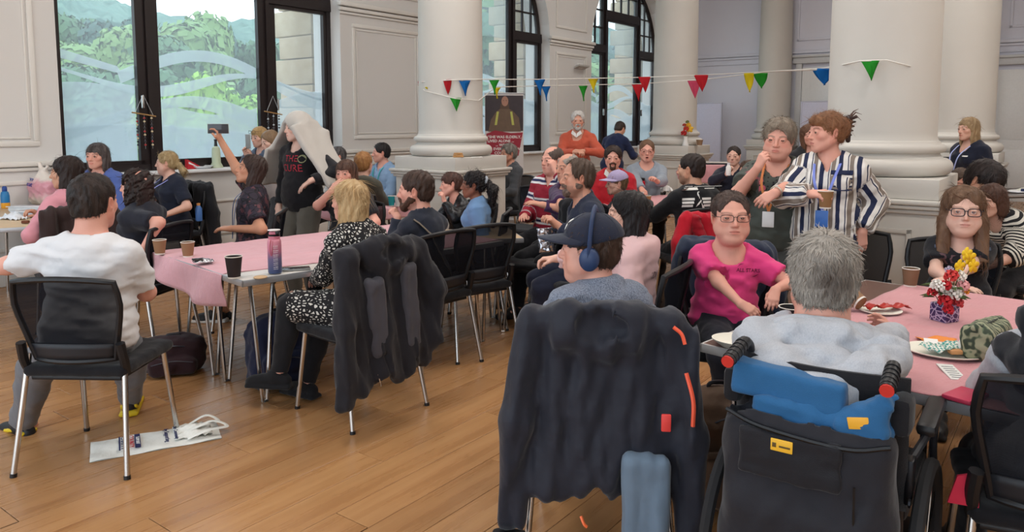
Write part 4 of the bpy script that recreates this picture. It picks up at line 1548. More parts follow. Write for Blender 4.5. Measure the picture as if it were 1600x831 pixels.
_where = ['far left tree in the left pane, pale and round', 'dark tree tallest in the left pane of the large window', 'dark broad tree behind the others at the left pane edge', 'pale tree in the middle of the left pane', 'dark conifer right of centre in the left pane', 'pale tree right beside the left mullion', 'tall pale tree at the left edge of the middle pane', 'pale tree left of the church, middle pane', 'dark tree just behind the church roof', 'dark conifer right of the church', 'green tree at the right edge of the middle pane', 'green tree at the left edge of the right pane', 'dark tree beside the stone pier in the right pane',
 'mid green bush low in the left pane, leftmost', 'mid green bush low in the left pane, in the middle', 'mid green bush low in the left pane, rightmost', 'mid green round tree before the church, left', 'pale bush just below the church', 'pale broad bush right below the church', 'mid green bush low in the right pane', 'bright bush leftmost under the middle pane waves', 'bright light-green bush second from the left mullion', 'bright small bush in front of the church', 'bright bush nearest the right mullion', 'low green bush behind the frosted left pane',
 'tall pale tree left of the banner window mullion', 'pale tree in the window behind the banner', 'green tree at the right of the banner window', 'green tree left in the far arched window', 'pale round tree in the middle of the far arched window', 'dark tree behind the others in the far arched window', 'low green bush in the far arched window']
_adj = 'seen through the glass'
for a, lab in zip(TR, _where): tree(*a, lab + ', ' + _adj if len(lab.split()) < 9 else lab)
# wooded hill behind the town
def hillside():
    N, M = 150, 46
    r = np.random.default_rng(4)
    Vv = []; 
    for j in range(M):
        for i in range(N):
            az = -.9 + 1.35 * i / (N - 1)
            dd = 95 + 330 * (j / (M - 1)) ** 1.3
            ridge = (52 - 38 * max(0, (az + .30)) + 8 * math.sin(az * 7) + 4 * math.sin(az * 19)) * min(1, ((dd - 95) / 250) ** .9)
            Vv.append((math.sin(az) * dd, math.cos(az) * dd, -2 + ridge * 1.0 + r.uniform(-1.6, 2.4) + (r.uniform(0, 3.2) if j > M - 8 else 0)))
    Q = [(j * N + i, j * N + i + 1, (j + 1) * N + i + 1, (j + 1) * N + i) for j in range(M - 1) for i in range(N - 1)]
    me = np_mesh('wooded_hill', np.array(Vv), np.array(Q))
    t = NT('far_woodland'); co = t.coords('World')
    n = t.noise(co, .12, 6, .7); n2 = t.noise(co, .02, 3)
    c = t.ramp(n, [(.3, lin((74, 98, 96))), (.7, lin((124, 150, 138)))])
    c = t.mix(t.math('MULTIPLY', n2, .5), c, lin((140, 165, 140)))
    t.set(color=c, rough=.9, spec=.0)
    o = link('wooded_hill', me, t.m); o['kind'] = 'structure'
hillside()
gm = MB(); gm.box((-30, 70, -1.8), (420, 120, .4)); o = gm.build('outdoor_ground', plain((118, 138, 92), .95, name='grass_ground', grain=.3, scale=.4)); o['kind'] = 'structure'
# the old church among the trees
def church():
    p = at_y(332, 165, 105)
    root = empty('church', (p.x, 105, -1), R(-18), 'old stone church with a traceried pointed window among the trees', 'church')
    st = plain((186, 160, 146), .9, name='church_stone', grain=.18, scale=2.)
    w = 5.6
    mb = MB(); mb.prism([(-w / 2, 0, 0), (w / 2, 0, 0), (w / 2, 0, 9.2), (0, 0, 12.6), (-w / 2, 0, 9.2)], (0, 0, 0), (0, 9, 0)); mb.build('gable', st, root)
    mb = MB(); mb.box((6.2, 5, 4.6), (7.6, 8, 9.2)); mb.build('side_aisle', st, root)
    mb = MB()
    for s in (-1, 1): mb.prism([(s * 3.1, -.2, 8.9), (0, -.2, 12.9), (0, -.2, 12.5), (s * 2.8, -.2, 8.6)], (0, 0, 0), (0, 9.3, 0))
    mb.prism([(2.2, 0, 9.2), (10.2, 0, 9.2), (8, 4, 11.2), (2.6, 4, 11.2)], (0, .8, 0), (0, .9, .2)); mb.build('roof', plain((120, 116, 124), .8), root)
    def lancet(wd, h):
        pts = [(-wd / 2, 0, 0), (wd / 2, 0, 0), (wd / 2, 0, h * .6)]
        pts += [(wd / 2 - wd / 2 * t, 0, h * .6 + h * .4 * math.sin(t * PI / 2)) for t in (.3, .6, .85, 1)] + [(-wd / 2 + wd / 2 * t, 0, h * .6 + h * .4 * math.sin(t * PI / 2)) for t in (.85, .6, .3)] + [(-wd / 2, 0, h * .6)]
        return pts
    for (x, wd, h, z) in ((0, 3.4, 6.2, 4), (5.4, 1.2, 4.2, 3.6), (8.2, 1.2, 4.2, 3.6)):
        f = MB(); f.prism(lancet(wd, h), (x, -.06, z), (x, .0, z)); y0 = 0 if x == 0 else 1.0
        fo = f.build('window', plain((70, 74, 84), .3), root, (0, y0, 0))
        t_ = MB()
        k = 4 if wd > 2 else 2
        for i in range(1, k): t_.box((x - wd / 2 + wd * i / k, -.1, z + h * .4), (.12, .1, h * .8))
        t_.build('tracery', st, fo)
    for x in (2.9, 10.1): b_ = MB(); b_.box((x, .3, 4), (.9, 1.4, 8)); b_.build('buttress', st, root)
church()

# ------------------------------------------------------------------ furniture and small things
def mesh_back():
    t = NT('chair_mesh')
    tr_, mx = t.new('BsdfTransparent'), t.new('MixShader')
    df = t.new('BsdfDiffuse'); df.inputs[0].default_value = (*lin((30, 31, 36)), 1)
    ck = t.new('TexChecker'); ck.inputs['Scale'].default_value = 900; t.link(t.coords('Object'), ck.inputs[0])
    t.link(t.math('MULTIPLY_ADD', ck.outputs['Fac'], .08, .86), mx.inputs[0])
    t.link(tr_.outputs[0], mx.inputs[1]); t.link(df.outputs[0], mx.inputs[2]); t.link(mx.outputs[0], t.out.inputs[0])
    return t.m
M_MESH = mesh_back()
M_SEAT = fabric((24, 24, 28), rough=.9)
def make_chair():
    root = empty('chair')
    st = Soft(A(-.3, -.3, .38), A(.3, .3, .52), .012)
    st.box((0, .01, .448), (.232, .222, .026), None, .024, 0)
    st.ell((0, .23, .448), (.20, .035, .024), None, .03)
    st.rough(.002, .12, 3)
    soft_obj('seat', st, M_SEAT, root)
    mb = MB()
    for s in (-1, 1):
        mb.tube(arc([(s * .215, -.17, .44), (s * .222, -.195, .50), (s * .218, -.215, .58)], 4), .020, 8)
    mb.rbox((0, -.02, .415), (.40, .34, .02), .006)
    mb.build('seat_pan', BLACKP, root)
    def B(u, v, off=0):  # back surface: u across -1..1, v up 0..1
        w = .175 + .055 * min(1, v * 1.5) - .012 * max(0, v - .8) * 5
        x = u * w
        z = .50 + .37 * v - .02 * u * u * v
        y = -.225 - .055 * v + .05 * u * u * (1 - .2 * v) + off
        return (x, y, z)
    fr = MB()
    loop = [B(-1, v) for v in np.linspace(0, 1, 8)] + [B(u, 1) for u in np.linspace(-.8, .8, 9)] + [B(1, v) for v in np.linspace(1, 0, 8)] + [B(u, 0) for u in np.linspace(.8, -.8, 7)]
    fr.tube(loop, .0135, 8, closed=True)
    fr.build('back_frame', BLACKP, root)
    lo = MB(); lo.sheet(lambda u, v: B(2 * u - 1, v * .2 + .02 * math.sin(u * PI)), 12, 3); lo.build('back_band', DARKP, root, solid=.012)
    me = MB(); me.sheet(lambda u, v: B((2 * u - 1) * .98, .03 + .96 * v, .004), 12, 8); me.build('back_mesh', M_MESH, root)
    for s in (-1, 1):
        m = MB(); m.tube([(s * .212, -.175, .52), (s * .228, -.215, .30), (s * .250, -.268, .012)], .0125, 10); lg = m.build('leg', CHROME, root)
        m = MB(); m.tube([(s * .2495, -.267, .016), (s * .2505, -.269, .0)], .0145, 10); m.build('foot_cap', BLACKP, lg)
        m = MB(); m.tube([(s * .205, .17, .44), (s * .212, .19, .30), (s * .228, .228, .012)], .0125, 10); lg = m.build('leg', CHROME, root)
        m = MB(); m.tube([(s * .2275, .227, .016), (s * .2285, .229, .0)], .0145, 10); m.build('foot_cap', BLACKP, lg)
    return root
_chair0 = make_chair(); _chair_used = [False]
def chair(x, y, yaw, label, group='black mesh-back chairs with chrome legs'):
    o = _chair0 if not _chair_used[0] else copy_tree(_chair0)
    _chair_used[0] = True
    o.location = (x, y, 0); o.rotation_euler = (0, 0, R(yaw))
    tag(o, label, 'chair', group)
    return o
def local(x, y, yaw, v):
    a = R(yaw); return Vector((x + v[0] * math.cos(a) - v[1] * math.sin(a), y + v[0] * math.sin(a) + v[1] * math.cos(a), v[2]))

# tables: a long axis a, short axis b
TA = Vector((.7071, .7071, 0)); TB = Vector((-.7071, .7071, 0))
def cornered(c0, a, b, z=0, A_=TA, B_=TB): return Vector((c0[0], c0[1], 0)) + A_ * a + B_ * b + Vector((0, 0, z))
TAB_Z = .705
M_ALU = plain((176, 178, 182), .35, .6, name='grey_edge')
def table(c0, L, Wd, yaw, label, topmat, group='folding tables', z=TAB_Z, edge=None):
    root = empty('folding_table', (c0[0], c0[1], 0), yaw, label, 'table', group)
    mb = MB(); mb.rbox((L / 2, Wd / 2, z - .014), (L - .008, Wd - .008, .028), .004); mb.build('table_top', topmat, root)
    mb = MB()
    for (x, y, sx, sy) in ((L / 2, .003, L, .006), (L / 2, Wd - .003, L, .006), (.003, Wd / 2, .006, Wd), (L - .003, Wd / 2, .006, Wd)):
        mb.rbox((x, y, z - .017), (sx + .004, sy + .004, .034), .003)
    mb.build('table_edge', edge or M_ALU, root)
    mb = MB()
    for y in (.10, Wd - .10): mb.box((L / 2, y, z - .042), (L - .3, .025, .025))
    mb.build('frame_rail', BLACKP, root)
    for x, sx in ((.14, 1), (L - .14, -1)):
        for y, sy in ((.075, 1), (Wd - .075, -1)):
            m = MB()
            m.tube(arc([(x + sx * .10, y + sy * .03, z - .04), (x + sx * .085, y + sy * .025, z - .06), (x + sx * .07, y + sy * .02, z - .12), (x + sx * .012, y, .006)], 4), .0115, 8)
            m.tube(arc([(x - sx * .05, y + sy * .03, z - .04), (x - sx * .052, y + sy * .02, z - .08), (x - sx * .012, y, .006)], 4), .0115, 8)
            m.tube([(x - .012, y, .004), (x + .012, y, .004)], .014, 8)
            m.build('leg', CHROME, root)
    return root
M_MELA = plain((214, 208, 200), .3, name='melamine_top')
M_WOODT = plain((206, 178, 142), .4, name='beech_top', grain=.12)
M_BROWNT = plain((112, 84, 74), .35, name='walnut_top', grain=.15)

T1C = (-1.40, 3.86); T2C = (.70, 2.75)
table(T1C, 1.9, .62, R(45), 'pale folding table with a grey edge under the black paper cup and phone', M_MELA)
t_ = cornered(T1C, 0, .625); table((t_.x, t_.y), 1.9, .62, R(45), 'pale folding table pushed behind the nearest one under the pink cloth', M_MELA)
t_ = cornered(T2C, 0, -1.30); table((t_.x, t_.y), 1.62, .645, R(45), 'brown folding table under the pink cloth, right half by the grey hooded seat', M_BROWNT)
t_ = cornered(T2C, 0, -.65); table((t_.x, t_.y), 1.62, .645, R(45), 'brown folding table with a pale edge under the white bowl', M_BROWNT, edge=plain((196, 194, 192), .35))

def pink_cloth(rgb, seed, name='paper_cloth'):
    t = NT('pink_tablecloth'); c = lin(rgb); co = t.coords('Object')
    n = t.noise(co, 5, 3)
    w = t.noise(t.coords('Object', (1, 3.2, 1), (0, 0, R(10))), 8, 4, .6)
    col = t.mix(n, tuple(v * .9 for v in c), tuple(min(1, v * 1.06) for v in c))
    t.bump(w, .45, .018)
    t.set(color=col, rough=.8, spec=.2, sheen=.2)
    return t.m
M_PINK = pink_cloth((218, 166, 174), 1)
M_PINK2 = pink_cloth((206, 146, 150), 2)
def tablecloth(label, mat, c0, yaw, a0, a1, b0, b1, z, drops, nu=90, nv=60, near=None, group='pink tablecloths', creases=(.33, .66)):
    """sheet over the table from (a0,b0) to (a1,b1); past the edges given in drops it hangs"""
    root_l = (c0[0], c0[1], 0)
    La, Ha, Lb, Hb = drops       # table extents: a from La to Ha, b from Lb to Hb
    mb = MB()
    def f(u, v):
        a = a0 + (a1 - a0) * u; bb0 = b0(a) if callable(b0) else b0
        b = bb0 + (b1 - bb0) * v
        oa = max(La - a, a - Ha, 0); ob = max(Lb - b, b - Hb, 0)
        o = max(oa, ob)
        zz = z + .0035 + .0022 * math.sin(a * 21 + 4 * math.sin(b * 9)) * math.sin(b * 17 + 2)
        for c in creases:
            zz += .007 * math.exp(-((v - c) / .012) ** 2) + .005 * math.exp(-((u - c) / .01) ** 2)
        if oa > 0 or ob > 0:
            k = 1 - math.exp(-o / .02)
            wv = .03 * math.sin(b * 11 + a * 7 + .6) * min(1, oa * 6) + .022 * math.sin(a * 24) * min(1, ob * 7)
            aa = La - .012 * k + wv if a < La else Ha + .012 * k + wv if a > Ha else a
            bb = Lb - .012 * k + wv if b < Lb else Hb + .012 * k + wv if b > Hb else b
            # a rounded lower hem
            return (aa, bb, z + .004 - o * (.62 + .42 * math.sin(PI * min(1, max(0, (b - Lb) / (Hb - Lb))))))
        return (a, b, zz)
    mb.sheet(f, nu, nv)
    o = mb.build('tablecloth', mat, None, root_l, (0, 0, yaw), solid=.003)
    return tag(o, label, 'tablecloth', group)
tablecloth('pink tablecloth hanging over the left end of the near left table', M_PINK, T1C, R(45), -.20, 1.93, lambda a: max(.03, .235 - .14 * a) if a > 0 else .235 + .5 * a * 0, 1.27, TAB_Z, (0, 1.9, -.1, 1.245), near=None)
tablecloth('dusty pink tablecloth under the flower vase on the right table', M_PINK2, (T2C[0], T2C[1]), R(45), .0, 1.66, -1.44, -.20, TAB_Z, (-.02, 1.64, -1.32, .5), creases=(.5,))

# paper cups ---------------------------------------------------------
def cup(p, label, rgb=(150, 112, 82), h=.092, r=.040, tilt=None, lid=None, group='paper cups', rim=(232, 226, 216)):
    root = empty('paper_cup', p, 0, label, 'cup', group)
    mb = MB(); mb.lathe([(r * .70, 0), (r * .72, .004), (r, h * .96), (r * .97, h * .96), (r * .70, .012), (0, .012)], n=24); mb.build('sleeve', plain(rgb, .7, grain=.08), root)
    mb = MB(); mb.lathe([(r * .96, h * .955), (r * 1.03, h * .96), (r * 1.05, h * .985), (r * 1.0, h), (r * .93, h * .98)], n=24, cap=False); mb.lathe([(r * .725, .0), (r * .745, .002), (r * .75, .008)], n=24, cap=False); mb.build('rim', plain(rim, .5), root)
    if tilt: root.rotation_euler = tilt
    return root
def on(px, py, z): return at_z(px, py, z)
ZT = TAB_Z + .006
cup(on(250, 397, ZT), 'brown paper cup half hidden behind the white T-shirt shoulder')
cup(on(294, 401, ZT), 'brown paper cup alone on the pink cloth near the left end')
cup(on(366, 434, TAB_Z + .001), 'tall black paper cup with a white rim on the bare table corner', (44, 34, 34), .118, .044)
# the water bottle with hour marks
p = on(430, 426, ZT)
root = empty('water_bottle', p, R(10), 'pink to blue graded water bottle with a wrist strap', 'bottle')
t = NT('graded_plastic'); sp = t.new('SeparateXYZ'); t.link(t.coords('Object'), sp.inputs[0])
t.set(color=t.ramp(t.math('MULTIPLY', sp.outputs['Z'], 5.), [(.05, lin((66, 84, 128))), (.4, lin((112, 104, 142))), (.62, lin((196, 120, 146))), (1, lin((222, 146, 160)))]), rough=.35)
mb = MB(); mb.lathe([(.0, 0), (.034, .0), (.037, .006), (.037, .170), (.034, .182), (.028, .188), (.028, .2)], n=24); mb.build('bottle_body', t.m, root)
mb = MB(); mb.lathe([(.031, .186), (.031, .206), (.028, .208)], n=24); mb.rbox((0, 0, .219), (.05, .046, .018), .006); mb.build('lid', plain((206, 120, 140), .4), root)
mb = MB(); mb.lathe([(.032, .203), (.032, .208)], n=20); mb.rbox((.02, -.012, .222), (.022, .03, .022), .005); mb.build('lid_clasp', plain((28, 28, 32), .4), root)
mb = MB(); mb.lathe([(.0, .232), (.033, .232), (.034, .236), (.0, .238)], n=20); mb.build('cap_disc', plain((236, 226, 226), .4), root)
mb = MB(); mb.tube(arc([(-.014, -.036, .185), (-.02, -.040, .14), (-.012, -.041, .10), (-.006, -.040, .13), (-.004, -.037, .18)], 5), .0035, 6, flat=.4); mb.build('strap', plain((214, 110, 120), .6), root)
mw = plain((240, 236, 238), .5)
for i, (a, z) in enumerate((('8 AM', .150), ('10 AM', .126), ('12 PM', .102), ('2 PM', .080), ('4 PM', .058), ('6 PM', .036))):
    text(a, .011, mw, root, (.010, -.0372, z), (PI / 2, 0, R(15)), 'hour_mark')
    mb = MB(); mb.box((.010, -.0375, z - .009), (.024, .001, .0016), Matrix.Rotation(R(15), 3, 'Z')); mb.build('hour_line', mw, root)
def phone(p, yaw, label, rot=None, rgb=(40, 42, 46)):
    root = empty('phone', p, yaw, label, 'phone')
    mb = MB(); mb.rbox((0, 0, .0045), (.074, .152, .009), .004); mb.build('phone_body', plain((150, 152, 150), .3), root)
    mb = MB(); mb.rbox((0, 0, .0093), (.068, .146, .001), .0004); mb.build('screen', plain(rgb, .1), root)
    if rot: root.rotation_euler = rot
    return root
phone(on(463, 421, TAB_Z + .003), R(-70), 'phone lying flat beside the water bottle')
# empty crisp packet
root = empty('crisp_packet', on(318, 413, ZT), R(30), 'small crumpled silver crisp packet with a black front', 'wrapper')
def crumple(fn, seed, amp): 
    r = np.random.default_rng(seed); g = r.normal(size=(40, 40)) * amp
    return lambda u, v: tuple(a + (g[int(u * 20) % 40, int(v * 20) % 40] if i == 2 else 0) for i, a in enumerate(fn(u, v)))
mb = MB(); mb.sheet(crumple(lambda u, v: ((u - .5) * .11, (v - .5) * .07, .018 + .016 * math.sin(u * PI) * math.sin(v * PI)), 3, .003), 12, 8); mb.build('foil', plain((190, 192, 198), .25, .8), root, solid=.002)
mb = MB(); mb.sheet(crumple(lambda u, v: (-.03 + (u - .5) * .06, (v - .5) * .05, .028 + .01 * math.sin(v * PI)), 4, .002), 6, 6); mb.build('printed_front', plain((18, 18, 20), .35), root, solid=.001)
mb = MB(); mb.lathe([(0, 0), (.034, 0), (.036, .005), (.03, .009), (0, .010)], n=20); tag(mb.build('biscuit', plain((214, 180, 140), .8, grain=.2), None, on(407, 434, TAB_Z + .001)), 'round pale biscuit on the bare table edge', 'biscuit')

# right table --------------------------------------------------------
cup(on(1422, 447, ZT), 'brown paper cup in front of the girl with black glasses', (126, 96, 72))
cup(on(1236, 507, TAB_Z + .001), 'black paper cup with a wide white rim by the grey-haired head', (36, 32, 34), .075, .050)
c_ = cup(on(1345, 482, ZT + .016), 'tipped brown paper cup lying behind the grey-haired head', (150, 112, 80), .105, .045, (R(62), R(12), R(205)))
c_.location.z += .022
def dish(p, r, h, label, rgb=(232, 228, 214), oval=1.0, yaw=0, cat='plate'):
    root = empty('paper_plate', p, yaw, label, cat)
    mb = MB(); mb.lathe([(0, .004), (r * .62, .004), (r * .7, .006), (r, h), (r * 1.03, h), (r * 1.02, h - .004), (r * .7, 0), (0, 0)], n=36)
    o = mb.build('plate', plain(rgb, .6), root); o.scale = (oval, 1, 1)
    return root
b_ = on(1158, 541, TAB_Z)
dish(b_, .082, .028, 'white paper bowl with a strawberry on the table corner', oval=1.25, yaw=R(-20), cat='bowl')
mb = MB(); mb.lathe([(0, 0), (.010, .004), (.015, .014), (.012, .024), (0, .027)], n=12); tag(mb.build('strawberry', plain((196, 40, 40), .4), None, b_ + Vector((.012, -.01, .006)), (R(70), 0, 1)), 'half eaten red strawberry in the white bowl', 'fruit')
mb = MB(); mb.rbox((0, 0, .006), (.035, .02, .01), .004); tag(mb.build('lettuce_piece', plain((150, 180, 70), .6), None, b_ + Vector((.04, -.025, .006)), (.2, 0, .5)), 'bit of green lettuce in the white bowl', 'food')
d2 = on(1375, 487, ZT); dish(d2, .085, .012, 'white plate under the red wrapper')
mb = MB(); mb.sheet(crumple(lambda u, v: ((u - .5) * .19, (v - .5) * .055, .008 + .012 * math.sin(u * PI * 3) ** 2), 8, .003), 14, 6); tag(mb.build('wrapper', plain((176, 44, 36), .35), None, d2 + Vector((.03, .0, .012)), (0, 0, R(5)), solid=.002), 'long crumpled red snack wrapper on a white plate', 'wrapper')
d3 = on(1475, 553, ZT); dish(d3, .10, .016, 'oval plate with wrappers and scraps beside the patterned bag', oval=1.25, yaw=R(-25))
mb = MB(); mb.sheet(crumple(lambda u, v: ((u - .5) * .15, (v - .5) * .09, .012 + .008 * math.sin(u * 7)), 9, .004), 12, 8)
tg = NT('checked_wrapper'); ck = tg.new('TexChecker'); ck.inputs['Scale'].default_value = 110; ck.inputs[1].default_value = (*lin((60, 150, 140)), 1); ck.inputs[2].default_value = (*lin((226, 226, 216)), 1); tg.link(tg.coords('Object'), ck.inputs[0]); tg.set(color=ck.outputs[0], rough=.4)
tag(mb.build('wrapper', tg.m, None, d3 + Vector((.0, .0, .016)), (0, 0, .4), solid=.001), 'teal and white checked wrapper on the oval plate', 'wrapper')
mb = MB(); mb.rbox((0, 0, .01), (.045, .03, .016), .006); tag(mb.build('cake_piece', plain((206, 150, 100), .8), None, d3 + Vector((.01, -.05, .014))), 'last bit of cake on the oval plate', 'food')
mb = MB(); mb.sheet(crumple(lambda u, v: ((u - .5) * .06, (v - .5) * .07, .01 + .02 * math.sin(u * 3)), 12, .005), 8, 8); tag(mb.build('napkin', plain((236, 234, 230), .8), None, d3 + Vector((.075, -.02, .02)), solid=.001), 'crumpled white napkin at the plate end', 'napkin')
mb = MB(); mb.sheet(lambda u, v: ((u - .5) * .15 * (1 - .6 * abs(v - .5)), (v - .5) * .06, .004 + .008 * math.sin(u * 6 + v * 4)), 12, 5); tag(mb.build('paper_star', plain((232, 140, 60), .6), None, on(1462, 532, ZT), (0, 0, -.2), solid=.001), 'orange cut paper shape on the pink cloth', 'paper')
mb = MB(); mb.box((0, 0, .002), (.045, .10, .003)); tag(mb.build('white_card', WHITEP, None, d3 + Vector((-.01, .06, .012)), (.2, 0, -.4)), 'small folded white card leaning on the oval plate', 'card')
mb = MB(); mb.box((0, 0, .002), (.05, .16, .003)); o = tag(mb.build('leaflet', plain((222, 222, 218), .6), None, on(1487, 582, ZT), (0, 0, -.25)), 'narrow printed leaflet below the oval plate', 'leaflet')
for k in range(6): m_ = MB(); m_.box((0, -.06 + k * .022, .0042), (.034, .004, .0006)); m_.build('print_line', plain((120, 124, 130), .6), o)
mb = MB(); mb.rbox((0, 0, .008), (.12, .08, .014), .004); tag(mb.build('snack_bar', plain((196, 60, 90), .4), None, on(1508, 622, ZT), (0, 0, .6)), 'bright pink snack bar at the near edge of the right table', 'food')
# square vase of mixed flowers
vp = on(1475, 501, ZT)
root = empty('flower_vase', vp, R(20), 'purple square glass vase with red, white and yellow flowers', 'vase')
t = NT('patterned_glass'); v_ = t.new('TexVoronoi'); v_.feature = 'DISTANCE_TO_EDGE'; v_.inputs['Scale'].default_value = 48; t.link(t.coords('Object'), v_.inputs[0])
t.set(color=t.ramp(v_.outputs['Distance'], [(.03, lin((186, 168, 200))), (.12, lin((60, 44, 90)))]), rough=.12)
mb = MB(); mb.rbox((0, 0, .038), (.078, .078, .076), .006); mb.build('vase', t.m, root)
GREEN = plain((74, 96, 50), .7)
def bloom(parent, p, kind, rgb, r, seed):
    rr = random.Random(seed); mb = MB()
    stem = MB(); b0 = Vector((p[0] * .3, p[1] * .3, .06)); stem.tube(arc([b0, (b0 + Vector(p)) / 2 + Vector((0, 0, .01)), Vector(p)], 3), .0018, 5); stem.build('stem', GREEN, parent)
    if kind == 'orchid':
        for k in range(5):
            a = k * 2 * PI / 5 + .3; d = Vector((math.cos(a), 0, math.sin(a)))
            vs = [Vector(p) + d * r * .9 + d * r * .75 * math.cos(t) * .9 + Vector((-d.z, 0, d.x)) * r * .62 * math.sin(t) + Vector((0, -.004 - .004 * math.cos(t), 0)) for t in [2 * PI * q / 10 for q in range(10)]]
            mb.add([Vector(p) + Vector((0, -.006, 0))] + vs, [(0, 1 + q, 1 + (q + 1) % 10) for q in range(10)])
        o = mb.build('bloom', plain(rgb, .5), parent, solid=.002)
    else:
        n = 30 if kind == 'carnation' else 46
        for k in range(n):
            th = math.acos(1 - 2 * (k + .5) / n); ph = k * 2.4
            d = Vector((math.sin(th) * math.cos(ph), math.sin(th) * math.sin(ph), math.cos(th)))
            if d.z < -.6: continue
            e1 = d.orthogonal().normalized(); e2 = d.cross(e1)
            q = r * rr.uniform(.75, 1.05); w = r * (.42 if kind == 'carnation' else .26)
            c = Vector(p) + d * q
            mb.add([Vector(p) + d * q * .35, c + e1 * w, c + d * w * .4 + e2 * w * .8, c - e1 * w, c - e2 * w * .8], [(0, 1, 2), (0, 2, 3), (0, 3, 4), (0, 4, 1), (1, 4, 3, 2)])
        o = mb.build('bloom', plain(rgb, .7, grain=.12), parent, smooth=False)
FL = [(-.07, -.02, .155, 'cluster', (236, 232, 224), .027), (-.075, .0, .125, 'carnation', (176, 24, 34), .018), (-.04, -.03, .155, 'carnation', (190, 30, 40), .022), (-.005, -.035, .125, 'cluster', (240, 238, 228), .034), (-.045, -.035, .095, 'carnation', (184, 30, 40), .026), (.0, -.02, .19, 'carnation', (206, 60, 56), .026), (.045, -.02, .185, 'cluster', (238, 234, 222), .028), (.05, -.035, .15, 'carnation', (226, 160, 160), .025), (.02, -.04, .085, 'carnation', (196, 60, 64), .022), (.075, -.02, .13, 'carnation', (228, 150, 50), .022), (-.035, -.045, .06, 'carnation', (190, 30, 44), .02), (-.03, .02, .13, 'cluster', (236, 234, 228), .026), (.05, -.03, .11, 'cluster', (240, 220, 214), .018), (.015, .0, .21, 'cluster', (190, 180, 200), .018),
      (.05, -.01, .225, 'orchid', (240, 196, 20), .020), (.105, -.01, .26, 'orchid', (242, 200, 24), .021), (.12, -.015, .225, 'orchid', (240, 196, 20), .020), (.085, -.01, .275, 'orchid', (244, 206, 40), .019)]
for i, (x, y, z, k, c, r) in enumerate(FL): bloom(root, (x, y, z), k, c, r, i)
lf = MB()
for k in range(16):
    a = k * 2.4; d = Vector((math.cos(a), math.sin(a), 0)); c = Vector((0, 0, .09 + .008 * (k % 8))) + d * .04
    s_ = d.cross(Vector((0, 0, 1))) * .012
    lf.add([c, c + d * .025 + s_ + Vector((0, 0, .01)), c + d * .055, c + d * .025 - s_ + Vector((0, 0, .01))], [(0, 1, 2, 3)])
lf.build('leaf_spray', GREEN, root, smooth=False)

# leafy patterned pouch on the right table
root = empty('patterned_pouch', on(1540, 556, ZT), R(40), 'green pouch printed with palm leaves beside the grey hooded seat', 'bag')
t = NT('palm_print'); w_ = t.new('TexWave'); w_.inputs['Scale'].default_value = 16; w_.inputs['Distortion'].default_value = 14; t.link(t.coords('Object'), w_.inputs[0])
t.set(color=t.ramp(w_.outputs['Fac'], [(.25, lin((58, 70, 56))), (.5, lin((96, 110, 84))), (.8, lin((156, 158, 130)))]), rough=.8)
F = Soft(A(-.16, -.09, -.02), A(.16, .09, .16), .009); F.box((0, 0, .062), (.115, .052, .06), None, .03, 0); F.cone((-.11, 0, .12), (.11, 0, .118), .012, .012, .02); F.rough(.004, .07, 2); F.plane(A(0, 0, .002), A(0, 0, -1)); soft_obj('pouch', F, t.m, root)
mb = MB(); mb.tube([(-.1, -.012, .125), (.0, -.016, .128), (.1, -.012, .122)], .004, 6); mb.build('zip', plain((60, 66, 60), .5), root)

# draped clothes ---------------------------------------------------
def jacket(ch, label, mat, top=.90, bottom=.28, half=.25, sleeves=((-.26, .34), (.26, .34)), hood=True, extra=None, cat='jacket', name='jacket', seed=1, fold=.013, lining=None, lap=.26, back=-.345, shift=0.):
    """a jacket hung over a chair back: outer panel behind, lap over the top, sleeves hanging at the sides"""
    yaw = ch.rotation_euler.z
    root = empty(name, ch.location + Vector((math.cos(yaw), math.sin(yaw), 0)) * shift, yaw, label, cat)
    F = Soft(A(-.45, -.52, min(bottom, *(s[1] for s in sleeves)) - .1), A(.45, .02, top + .16), .011)
    zc = (top + bottom) / 2
    for k in range(17):
        u = -1 + 2 * k / 16
        x0 = u * half * .86; x1 = u * half * 1.0
        zb = bottom + .03 * math.sin(k * .8 + seed)
        dd = .014 * math.sin(k * 1.25 + seed)
        F.cone((x0, back + .05 * u * u + .045, top - .05), (x1, back + .03 * u * u + dd, zb), .034, .028, .03)
    F.cone((-half * .84, -.29, top - .02), (half * .84, -.29, top - .02), .045, .045, .04)
    F.cone((-half * .8, -.24, top - .03), (half * .8, -.24, top - .03), .04, .04, .04)
    for s in (-1, 1): F.cone((s * half * .6, -.225, top - .04), (s * half * .62, -.21, top - lap), .035, .03, .04)
    for sx, zb in sleeves:
        s = 1 if sx > 0 else -1
        F.cone((s * half * .92, -.29, top - .05), (sx, -.33, (top + zb) / 2), .052, .052, .04)
        F.cone((sx, -.33, (top + zb) / 2), (sx * 1.02, -.33, zb), .050, .044, .03)
    if hood:
        F.ell((0, -.33, top - .04), (.15, .06, .10), None, .04)
        F.cone((-.12, -.30, top + .005), (.12, -.30, top + .005), .035, .035, .03)
        F.ell((0, -.37, top - .02), (.09, .03, .05), None, .02, 'sub')
    F.rough(fold, .15, seed, (1.5, 1., .35), 2)
    soft_obj('coat_body', F, mat, root)
    if extra: extra(root)
    return root

